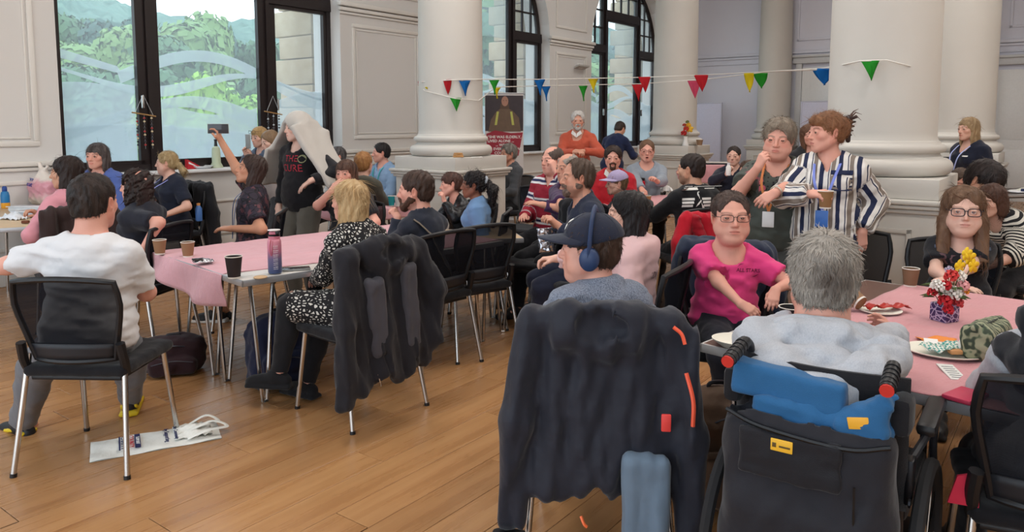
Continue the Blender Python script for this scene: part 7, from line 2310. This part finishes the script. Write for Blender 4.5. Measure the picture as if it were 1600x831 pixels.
J = person('woman with auburn hair in a claw clip and a striped shirt holding a paper cup', head=(1297, 172, 4.5), yaw=150, lod=0, sex='f', g=1.06, bust=.95, hy=-52, hs=1.02, skin='rosy', top=dict(mat=STR, sl=1.93, neck='collar', drape=1, st=.012, t=.02, hemz=-.06, wr=.007), bottom=dict(mat=fabric((150, 116, 96)), t=.02),
    arms={'r': dict(t=('w', 1268, 303, 4.25), pole=(1, -.2, -.5), dir=(-.75, .5, .1), up=(.1, .55, .8), curl=.9), 'l': dict(t=('w', 1347, 362, 4.40), pole=(-.5, -1, .1), dir=(.0, .15, -1), up=(-.5, .9, .1), curl=.35)},
    hair=dict(style='updo', col=(138, 92, 62), col2=(170, 122, 86), fringe=.2, th=.007, sl=.06), face=dict(brow=(120, 80, 60), lip=(190, 110, 104)), lanyard=dict(rgb=(120, 136, 214), card=(70, 120, 200), to=.36, off=.03))
F = Soft(A(-.08, -.24, -.12), A(.08, -.05, .16), .005)
for k in range(6):
    a = -1 + 2 * k / 5
    F.cone((a * .02, -.125, .075 - .02 * k), (.0 + a * .03, -.165, .085 - .026 * k), .012, .006, .008)
F.cone((0, -.13, .08), (0, -.135, -.05), .020, .014, .01)
V, Q = F.mesh(); link('claw_clip', np_mesh('claw_clip', J.O + (V * J.hs) @ J.Rh.T, Q), plain((44, 26, 24), .3), J.root)
sp_ = MB()
for k in range(6):
    a = k * 1.0 - .6; sp_.tube([Vector(J.T(.0, -.13, .07)), Vector(J.T(.025 * math.cos(a), -.165, .10 + .02 * math.sin(a))), Vector(J.T(.05 * math.cos(a), -.19 - .01 * math.sin(k), .10 + .035 * math.sin(a * 1.3)))], [.006, .004, .001], 5)
sp_.build('loose_hair_ends', plain((78, 48, 36), .5), J.root)
hp_ = J.root.matrix_basis @ Vector(J.wr['r'] + J.hM['r'][:, 1] * .075 + J.hM['r'][:, 2] * -.040)
cup(hp_ - Vector((0, 0, .05)), 'brown paper cup in the hand of the striped-shirt woman', (146, 108, 70), .10, .042)
# pocket on the chest
decal(J, 'shirt', [quad(-.055, -.05, .055, .05, 6)], .70, .085, 1, stripes([(0, (226, 222, 216)), (.3, (36, 44, 74)), (.55, (134, 122, 112)), (.8, (36, 44, 74))], .045, 'Z', attr='position'), 'chest_pocket', off=.004)
decal(J, 'shirt', [quad(-.058, .045, .058, .068, 6)], .70, .085, 1, fabric((36, 44, 74)), 'pocket_flap', off=.009)
chair(2.02, 4.30, 172, 'black mesh-back chair under the hand of the striped-shirt woman')

# ------------------------------------------------------------------ right foreground
J = person('man in a bright pink T-shirt and glasses facing the camera', head=(1141, 295, 3.62), yaw=172, seat=.46, lod=0, sex='m', g=1.16, belly=.35, hs=1.04, hy=4, hp=3, skin='rosy', lean=-3, roll=-3, top=dict(mat=fabric((222, 66, 128), weave=.08, mottle=.05), sl=.72, wr=.006, stretch=(.7, .7, 1.6)), bottom=dict(mat=fabric((34, 36, 46)), t=.02),
    arms={'r': dict(t=('w', 1158, 476, 3.32), pole=(1, -.2, -.4), dir=(-.7, .3, -.35), up=(.2, .6, .8), curl=.5), 'l': dict(t=('w', 1212, 452, 3.36), pole=(-1, -.3, -.3), dir=(.25, .5, -.6), up=(0, .7, .7), curl=.45)}, feet={'l': ('w', 1195, 690, 3.3), 'r': ('w', 1150, 680, 3.25)}, knee={'l': (-.6, .9, .6), 'r': (.1, .9, .6)},
    hair=dict(style='short', col=(66, 50, 44), col2=(96, 76, 68), th=.006, sl=.014, lift=.02, fringe=-.25), glasses=dict(hw=.026, hh=.016), face=dict(w=1.08, fat=.6, nose=.95, gaze=(0, -2), brow=(96, 72, 60), browa=.45), shoes=dict(mat=plain((60, 58, 58), .6), sole=plain((200, 196, 190), .6)))
decal(J, 'shirt', [text_shape('ALL STARS', .024, 0, 0, .0006)], .74, .085, 1, plain((120, 20, 64), .7), 'chest_lettering')
decal(J, 'shirt', [([(-.055, .012), (-.04, .03), (-.02, .032), (-.04, .026)], [(0, 1, 2, 3)]), ([(.055, -.012), (.04, -.028), (.02, -.03), (.04, -.022)], [(0, 1, 2, 3)])], .74, .085, 1, plain((120, 20, 64), .7), 'chest_motif')
c_ = seat_for(J, 'black chair of the man in pink, a navy coat on its left side', yaw=165)
jacket(c_, 'navy coat over the chair of the man in pink', fabric((36, 46, 66)), .90, .36, .22, ((-.24, .4), (.26, .34)), False, seed=22)

J = person('woman with long black hair in a pale pink hooded top looking left', head=(985, 296, 3.55), yaw=62, seat=.46, lod=0, sex='f', g=1.05, bust=.9, hy=26, skin='fair', top=dict(mat=fabric((222, 184, 184), mottle=.05), sl=1.95, hood=.8, neck='hood', t=.02), bottom=dict(mat=BLK), arms={'r': dict(t=('w', 868, 404, 3.75), pole=(.3, -.4, -.9), curl=.8), 'l': dict(t=('w', 930, 470, 3.45), pole=(-.3, -1, -.4))}, hair=dict(style='long', col=(22, 19, 21), col2=(40, 34, 36), len=.30, sl=.08), face=dict(brow=(40, 30, 28)))
decal(J, 'shirt', [text_shape('IDI', .05, 0, 0)], .62, -.02, -1, plain((120, 96, 98), .7), 'back_lettering')
seat_for(J, 'black chair of the woman in the pale pink top')

HEATH = fabric((136, 144, 160), rgb2=(62, 70, 90), heather=.75, weave=.4)
J = person('person in a navy cap and blue headphones wrapped in a grey fleece, seen from behind', head=(931, 334, 2.72), yaw=-4, seat=.46, lod=0, sex='m', g=1.12, tw=26, hy=54, hp=2, hs=1.02, lean=4, skin='rosy', slump=4, top=dict(mat=HEATH, sl=1.5, neck='high', t=.032, st=.02, drape=1, wr=.006), bottom=dict(mat=BLK, t=.02), arms={'l': dict(t=(-.06, .24, .80), pole=(-.8, -.3, -.7)), 'r': dict(t=(.06, .26, .80), pole=(.8, -.3, -.7))}, hair=dict(style='short', col=BR, th=.006, nape=-.08), face=dict(fat=.5, w=1.03))
co_ = cap(J, (36, 40, 56), brim=.10, scale=1.02)
lg = plain((232, 230, 226), .6)
ml = MB()
def capsurf(x, z, off=.001):
    # front panel of the cap: y on the ellipsoid
    k = max(0, 1 - (x / .0898) ** 2 - ((z - .035) / .0979) ** 2)
    return Vector(J.O + J.Rh @ (A(x, -.014 + .1112 * math.sqrt(k) + off, z) * J.hs))
for s in (-1, 1):
    vs = []
    for k in range(9):
        u = -1 + 2 * k / 8
        zc = .088 + s * .013 - s * .010 * (1 - u * u) * .9
        for w in (-.0042, .0042): vs.append(capsurf(.024 * u, zc + w * (1 + .3 * abs(u)), .003))
    ml.add(vs, [(2 * i, 2 * i + 2, 2 * i + 3, 2 * i + 1) for i in range(8)])
    ml.add([capsurf(s * .024, .088 + q * .024, .003) for q in (-1,)] + [capsurf(s * .026, .072, .003), capsurf(s * .019, .074, .003)], [(0, 1, 2)])
ml.add([capsurf(-.004, .078, .003), capsurf(.004, .078, .003), capsurf(.004, .098, .003), capsurf(-.004, .098, .003)], [(0, 1, 2, 3)])
ml.build('cap_emblem', lg, co_, solid=.002)
hd = empty('headphones', J.root.location.copy(), J.root.rotation_euler.z, 'dark blue over-ear headphones worn over the navy cap', 'headphones')
HB = plain((44, 62, 98), .45)
mb = MB(); mb.tube([Vector(J.T(.104 * math.cos(a), -.012, -.01 + .155 * math.sin(a))) for a in [PI * k / 22 for k in range(-1, 24)]], .015, 8, flat=.45); mb.build('headband', HB, hd)
for s in (-1, 1):
    F = Soft(J.T(s * .1, -.012, -.02) - .08, J.T(s * .1, -.012, -.02) + .08, .005); F.ell(J.T(s * .098, -.012, -.022), (.021, .036, .043), J.Rh, .01); soft_obj('ear_cup', F, HB, hd)
    F = Soft(J.T(s * .088, -.012, -.02) - .08, J.T(s * .088, -.012, -.02) + .08, .005); F.ell(J.T(s * .086, -.012, -.022), (.014, .037, .044), J.Rh, .01); soft_obj('ear_pad', F, plain((26, 34, 56), .7), hd)
c_ = seat_for(J, 'black chair in the centre foreground under the hanging shell jacket', yaw=-6)
SHELL = fabric((36, 38, 48), weave=.03, rough=.6, mottle=.06, fold=.5)
def shell(root):
    F = Soft(A(-.5, -.6, -.05), A(.5, .05, 1.1), .011)
    F.box((.15, -.375, .25), (.075, .035, .22), None, .03, 0); F.rough(.008, .14, 4, (1.4, 1, .3)); soft_obj('grey_panel', F, fabric((104, 122, 140), weave=.03, rough=.6), root)
    for pts, r in (([(.225, -.352, .88), (.25, -.36, .86), (.26, -.37, .83)], .006), ([(.265, -.375, .74), (.285, -.40, .66), (.285, -.405, .58)], .007)):
        m = MB(); m.tube(arc(pts, 5), r, 6); m.build('orange_zip', plain((236, 92, 62), .5), root)
    m = MB(); m.rbox((.20, -.435, .60), (.03, .012, .055), .004); m.build('red_tab', plain((226, 70, 66), .5), root)
    m = MB(); m.tube(arc([(-.06, -.40, .265), (-.05, -.41, .245), (-.04, -.41, .235)], 4), .005, 5); m.build('drawcord', plain((236, 110, 60), .5), root)
    m = MB(); m.rbox((-.30, -.36, .135), (.12, .13, .05), .02); m.build('cuff_tab', plain((20, 21, 26), .6), root)
jacket(c_, 'dark shell jacket with a grey panel and orange zips over the front chair', SHELL, .90, .33, .265, ((-.28, .20), (.29, .12)), True, shell, seed=33, fold=.012)

# man in the wheelchair
HOOD = fabric((180, 183, 189), rgb2=(156, 160, 170), heather=.5, mottle=.08)
J = person('grey-haired man in a pale grey hooded top in the wheelchair, seen from behind', head=(1290, 360, 2.25), yaw=-26, seat=.45, lod=0, sex='m', g=1.28, hy=10, hs=1.17, lean=17, slump=4, skin='rosy', neck=.06, top=dict(mat=HOOD, sl=1.95, hood=1.25, neck='hood', t=.028, wr=.007), bottom=dict(mat=NAVY, t=.02), arms={'r': dict(t=('w', 1402, 516, 2.46), pole=(1, -.6, -.5), dir=(-.6, .3, .6), up=(.5, .8, .3), curl=.6), 'l': dict(t=(-.14, .34, .78), pole=(-.8, -.4, -.5))}, hair=dict(style='short', col=(92, 82, 75), col2=(178, 170, 160), th=.012, sl=.026, lift=.05, dens=2.4, spot=(.012, -.115, .02), nape=-.052), face=dict(fat=.4))
# inner dark collar
mb = MB(); n0 = J.C7 + J.Rc @ A(0, .008, .01)
mb.tube([Vector(n0 + J.Rc @ A(.078 * math.cos(a), .078 * math.sin(a) - .005, .016 - .02 * math.sin(a))) for a in [2 * PI * k / 24 for k in range(24)]], .014, 6, closed=True); mb.build('inner_collar', fabric((30, 34, 48)), J.root)
hb_ = Soft(J.C7 - .4, J.C7 + .3, .009)
for a_, b_, r1, r2 in (((-.105, .03, .03), (-.17, -.09, -.03), .055, .062), ((-.17, -.09, -.03), (-.10, -.20, -.12), .062, .062), ((-.10, -.20, -.12), (.02, -.235, -.18), .062, .066), ((.02, -.235, -.18), (.13, -.19, -.11), .066, .062), ((.13, -.19, -.11), (.175, -.08, -.03), .062, .058), ((.175, -.08, -.03), (.11, .03, .03), .058, .05), ((-.06, -.11, .0), (.06, -.11, .0), .05, .05), ((-.03, -.15, -.08), (.04, -.15, -.08), .05, .05)):
    hb_.cone(J.C7 + J.Rc @ A(*a_), J.C7 + J.Rc @ A(*b_), r1, r2, .03)
hb_.cone(J.C7 + J.Rc @ A(0, .01, -.02), J.C7 + J.Rc @ A(0, .02, .2), .082, .10, .015, 'sub')
hb_.rough(.007, .10, 21, (1, 1, 1.6)); soft_obj('hood', hb_, HOOD, J.root)
rw = J.root.location; yw = J.root.rotation_euler.z
yw -= R(9); rw = rw + Vector((.065, .02, 0))
root = empty('wheelchair', (rw.x, rw.y, 0), yw, 'black wheelchair with red-tipped push handles', 'wheelchair')
m = MB(); m.rbox((0, .05, .49), (.44, .44, .05), .02); m.build('seat', BLK, root)
m = MB(); m.sheet(lambda u, v: ((u - .5) * .44, -.20 - .04 * math.sin(u * PI) - .03 * v, .52 + .36 * v), 12, 6); m.build('backrest', BLK, root, solid=.012)
for s in (-1, 1):
    m = MB(); m.tube(arc([(s * .205, -.18, .30), (s * .20, -.20, .60), (s * .185, -.225, .86), (s * .185, -.26, .915), (s * .185, -.30, .92)], 6), .0125, 10); po = m.build('back_post', DARKP, root)
    m = MB(); m.tube([(s * .185, -.28, .92), (s * .190, -.40, .895)], [.017, .018], 12)
    for k in range(5): m.tube([(s * (.1862 + k * .0008), -.295 - k * .021, .917 - k * .0044), (s * (.1868 + k * .0008), -.305 - k * .021, .915 - k * .0044)], .0195, 12)
    g_ = m.build('handle_grip', BLACKP, root)
    m = MB(); m.tube([(s * .190, -.398, .8955), (s * .1905, -.406, .894)], .0165, 12); m.build('handle_tip', plain((196, 48, 40), .5), g_)
    m = MB(); m.rbox((s * .245, .05, .70), (.05, .28, .035), .014); m.build('armrest', BLACKP, root)
    m = MB(); m.tube(arc([(s * .245, .15, .69), (s * .242, .17, .55), (s * .25, .2, .47)], 4), .011, 8); m.tube([(s * .245, .15, .682), (s * .245, -.08, .682), (s * .21, -.19, .62)], .011, 8); m.build('armrest_support', DARKP, root); m = MB(); m.tube([(s * .235, -.18, .33), (s * .235, .25, .33)], .0125, 8); m.tube([(s * .235, .25, .48), (s * .23, .42, .14)], .0125, 8); m.build('side_frame', DARKP, root)
    m = MB(); m.rbox((s * .225, -.190, .60), (.02, .05, .12), .005); m.tube([(s * .23, -.24, .56), (s * .235, -.24, .56)], .012, 8); m.build('fold_bracket', plain((30, 30, 34), .35, .6), root)
    wh = MB(); wh.tube([(s * .255, -.08 + .29 * math.cos(a), .30 + .29 * math.sin(a)) for a in [2 * PI * k / 40 for k in range(40)]], .018, 8, closed=True); w_ = wh.build('wheel_tyre', plain((30, 30, 32), .8), root)
    wh = MB()
    for k in range(12): a = k * PI / 6; wh.tube([(s * .255, -.08, .30), (s * .255, -.08 + .28 * math.cos(a), .30 + .28 * math.sin(a))], .0022, 4)
    wh.tube([(s * .235, -.08, .30), (s * .275, -.08, .30)], .022, 10); wh.build('spokes', CHROME, w_)
    wh = MB(); wh.tube([(s * .22, .40 + .09 * math.cos(a), .10 + .085 * math.sin(a)) for a in [2 * PI * k / 20 for k in range(20)]], .013, 6, closed=True); wh.build('castor', plain((40, 40, 42), .7), root)
    m = MB(); m.rbox((s * .12, .50, .12), (.17, .2, .012), .004); m.build('footplate', DARKP, root)
bag = empty('wheelchair_bag', (rw.x, rw.y, 0), yw, 'large black bag hung on the wheelchair back with a yellow tag', 'bag')
F = Soft(A(-.36, -.62, .06), A(.36, -.15, 1.0), .010)
F.box((0, -.315, .46), (.215, .07, .31), None, .06, 0); F.box((0, -.35, .36), (.20, .06, .2), None, .06, .05); F.box((-.02, -.31, .80), (.19, .045, .08), None, .02, .0, 'sub'); F.rough(.007, .17, 7, (1.2, 1, .6)); soft_obj('bag_body', F, fabric((33, 33, 39), weave=.1, rough=.7), bag)
F = Soft(A(-.3, -.62, .5), A(.3, -.3, .95), .008); F.box((-.03, -.39, .665), (.13, .010, .065), None, .012, 0); F.rough(.004, .12, 3); soft_obj('front_pocket', F, fabric((28, 28, 33), rough=.7), bag)
m = MB(); m.tube(arc([(-.20, -.372, .755), (-.1, -.392, .735), (.1, -.392, .725), (.20, -.37, .745)], 5), .006, 6); m.tube([(.13, -.405, .64), (.14, -.42, .25)], .003, 5); m.build('piping', plain((16, 16, 18), .4), bag)
m = MB(); m.rbox((0, 0, 0), (.055, .004, .032), .004); tg_ = m.build('yellow_tag', plain((232, 180, 50), .5), bag, (-.045, -.402, .70)); 
m = MB(); m.rbox((-.018, -.0025, 0), (.010, .001, .012), .001); m.rbox((.008, -.0025, -.002), (.028, .001, .005), .001); m.build('tag_print', plain((90, 70, 30), .6), tg_)
for s in (-1, 1): m = MB(); m.rbox((s * .21, -.27, .80), (.05, .09, .10), .02); m.build('hanging_strap', BLK, bag)
fold = empty('folded_cloth_bag', (rw.x, rw.y, 0), yw, 'blue folded cloth carrier stuffed in the top of the wheelchair bag', 'bag')
BLU_ = fabric((44, 96, 142), weave=.2, mottle=.08)
F = Soft(A(-.36, -.6, .6), A(.36, -.12, 1.1), .008); F.box((-.06, -.305, .825), (.145, .03, .045), ry(R(4)), .012, 0); F.rough(.003, .15, 2); soft_obj('folded_edge', F, BLU_, fold)
F = Soft(A(-.36, -.6, .6), A(.36, -.12, 1.1), .009); F.box((.03, -.325, .755), (.165, .028, .038), ry(R(4)), .02, 0); F.cone((.08, -.325, .76), (.17, -.32, .825), .03, .026, .03); F.cone((.15, -.32, .77), (.185, -.315, .84), .026, .02, .03); F.rough(.009, .09, 12); soft_obj('crumpled_part', F, BLU_, fold)
m = MB(); m.rbox((0, 0, 0), (.05, .004, .03), .004); m.build('yellow_tag', plain((232, 170, 50), .5), fold, (.125, -.358, .785), (0, R(-12), 0))

# person cut by the right edge
J = person('person in a pale grey top with a black hood at the right edge, back turned', head=(1668, 405, 2.08), yaw=-22, seat=.46, lod=0, sex='f', g=1.12, skin='fair', slump=6, top=dict(mat=HOOD, sl=1.95, neck='hood', t=.028), bottom=dict(mat=BLK, t=.02), hair=dict(style='bob', col=BR, len=.16), noface=True)
F = Soft(J.C7 - .35, J.C7 + .3, .009)
F.ell(J.C7 + J.Rc @ A(0, -.10, -.05), (.15, .075, .12), J.Rc @ rx(R(15)), .03); F.cone(J.C7 + J.Rc @ A(-.13, -.05, -.02), J.C7 + J.Rc @ A(-.10, .08, -.03), .05, .04, .03); F.cone(J.C7 + J.Rc @ A(.13, -.05, -.02), J.C7 + J.Rc @ A(.10, .08, -.03), .05, .04, .03); F.ell(J.C7 + J.Rc @ A(-.07, -.11, .08), (.07, .05, .06), None, .03); F.rough(.008, .09, 4); soft_obj('hood', F, fabric((38, 38, 42)), J.root)
c_ = seat_for(J, 'black mesh-back chair at the bottom right edge', yaw=-24)
m = MB(); m.prism([(0, 0, 0), (.075, 0, .0), (.075, 0, .10), (.02, 0, .08)], (-.28, -.20, .47), (-.28, -.19, .47)); tag(m.build('red_fabric_tag', plain((206, 40, 70), .7), None, c_.location.copy(), (0, 0, c_.rotation_euler.z)), 'triangle of red fabric hanging beside the bottom right chair', 'cloth')

# girl with glasses across the table
J = person('girl with long brown hair, black glasses and a black T-shirt at the right table', head=(1506, 307, 3.98), yaw=158, seat=.46, lod=0, sex='f', g=1.32, bust=.9, hs=1.06, hy=-2, skin='pale', top=dict(mat=BLKT, sl=.66), bottom=dict(mat=BLK), arms={'r': dict(t=('w', 1500, 450, 3.77), pole=(1, .0, -.25), dir=(-.95, .2, 0), up=(0, .2, 1), curl=.3), 'l': dict(t=('w', 1474, 453, 3.72), pole=(-1, .0, -.25), dir=(.95, .25, 0), up=(0, .2, 1), curl=.3)},
    hair=dict(style='long', col=(104, 76, 56), col2=(136, 104, 80), len=.285, front=1, sl=.09), glasses=dict(rgb=(24, 24, 40), hw=.027, hh=.019, r=.0024), face=dict(w=1.05, fat=.6, nose=.85, gaze=(10, -4), brow=(120, 90, 70), browa=.4, iris=(120, 130, 140), lip=(206, 140, 130)))
pr = plain((60, 58, 70), .7)
decal(J, 'shirt', [text_shape('ROCK', .085, 0, .03, .001)], .60, .0, 1, plain((96, 70, 76), .7), 'chest_print')
decal(J, 'shirt', [quad(-.13, .085, .13, .10, 8), quad(-.13, -.03, .13, -.02, 8)], .60, .0, 1, plain((74, 84, 104), .7), 'chest_print')
seat_for(J, 'black mesh-back chair of the girl with black glasses')
J = person('blonde woman in a dark blazer standing by the right columns in profile', head=(1516, 182, 7.5), yaw=104, lod=1, sex='f', g=1.12, bust=1., skin='fair', top=dict(mat=fabric((28, 33, 50)), sl=1.93, neck='v'), bottom=dict(mat=BLK), hair=dict(style='long', col=(150, 122, 88), col2=(190, 164, 126), len=.25, fringe=.5), lanyard=dict(rgb=(170, 180, 226), card=(220, 220, 226), to=.3))
decal(J, 'shirt', [quad(-.02, 0, .03, .012, 3)], .72, .07, 1, WHITEP, 'name_badge')
J = person('boy with cropped hair looking down behind the largest pedestal', head=(1504, 262, 5.9), yaw=165, seat=.42, lod=1, sex='m', hp=-16, skin='rosy', top=dict(mat=fabric((130, 120, 112)), sl=.8), bottom=dict(mat=BLK), hair=dict(style='buzz', col=(88, 70, 58), th=.007))
seat_for(J, 'chair of the boy with cropped hair')
THIN = stripes([(0, (32, 31, 34)), (.5, (214, 208, 196))], .022, 'Y', warp=.012)
PIN = stripes([(0, (226, 224, 220)), (.7, (90, 92, 100))], .03, 'Y')
J = person('dark-haired person in a pale striped shirt leaning over the papers', head=(1556, 256, 5.15), yaw=198, seat=.46, lod=1, sex='m', lean=18, hp=-30, hr=-12, hs=1.08, skin='olive', top=dict(mat=PIN, sl=.8), bottom=dict(mat=BLK), hair=dict(style='short', col=(34, 26, 26), col2=(60, 48, 46), th=.026, fringe=.55, sl=.05, lift=.03, nape=-.09))
seat_for(J, 'chair of the dark-haired person leaning over papers')
J = person('person in a black and white striped top bent forward at the right edge', head=(1549, 286, 4.95), yaw=112, seat=.46, lod=1, sex='f', g=1.22, lean=48, hp=-10, skin='fair', top=dict(mat=THIN, sl=1.2, t=.02), bottom=dict(mat=BLK), arms={'l': dict(t=(-.12, .5, .6)), 'r': dict(t=(.12, .5, .6))}, hair=dict(style='bob', col=(86, 58, 46), len=.14))
seat_for(J, 'chair of the bent person in stripes')
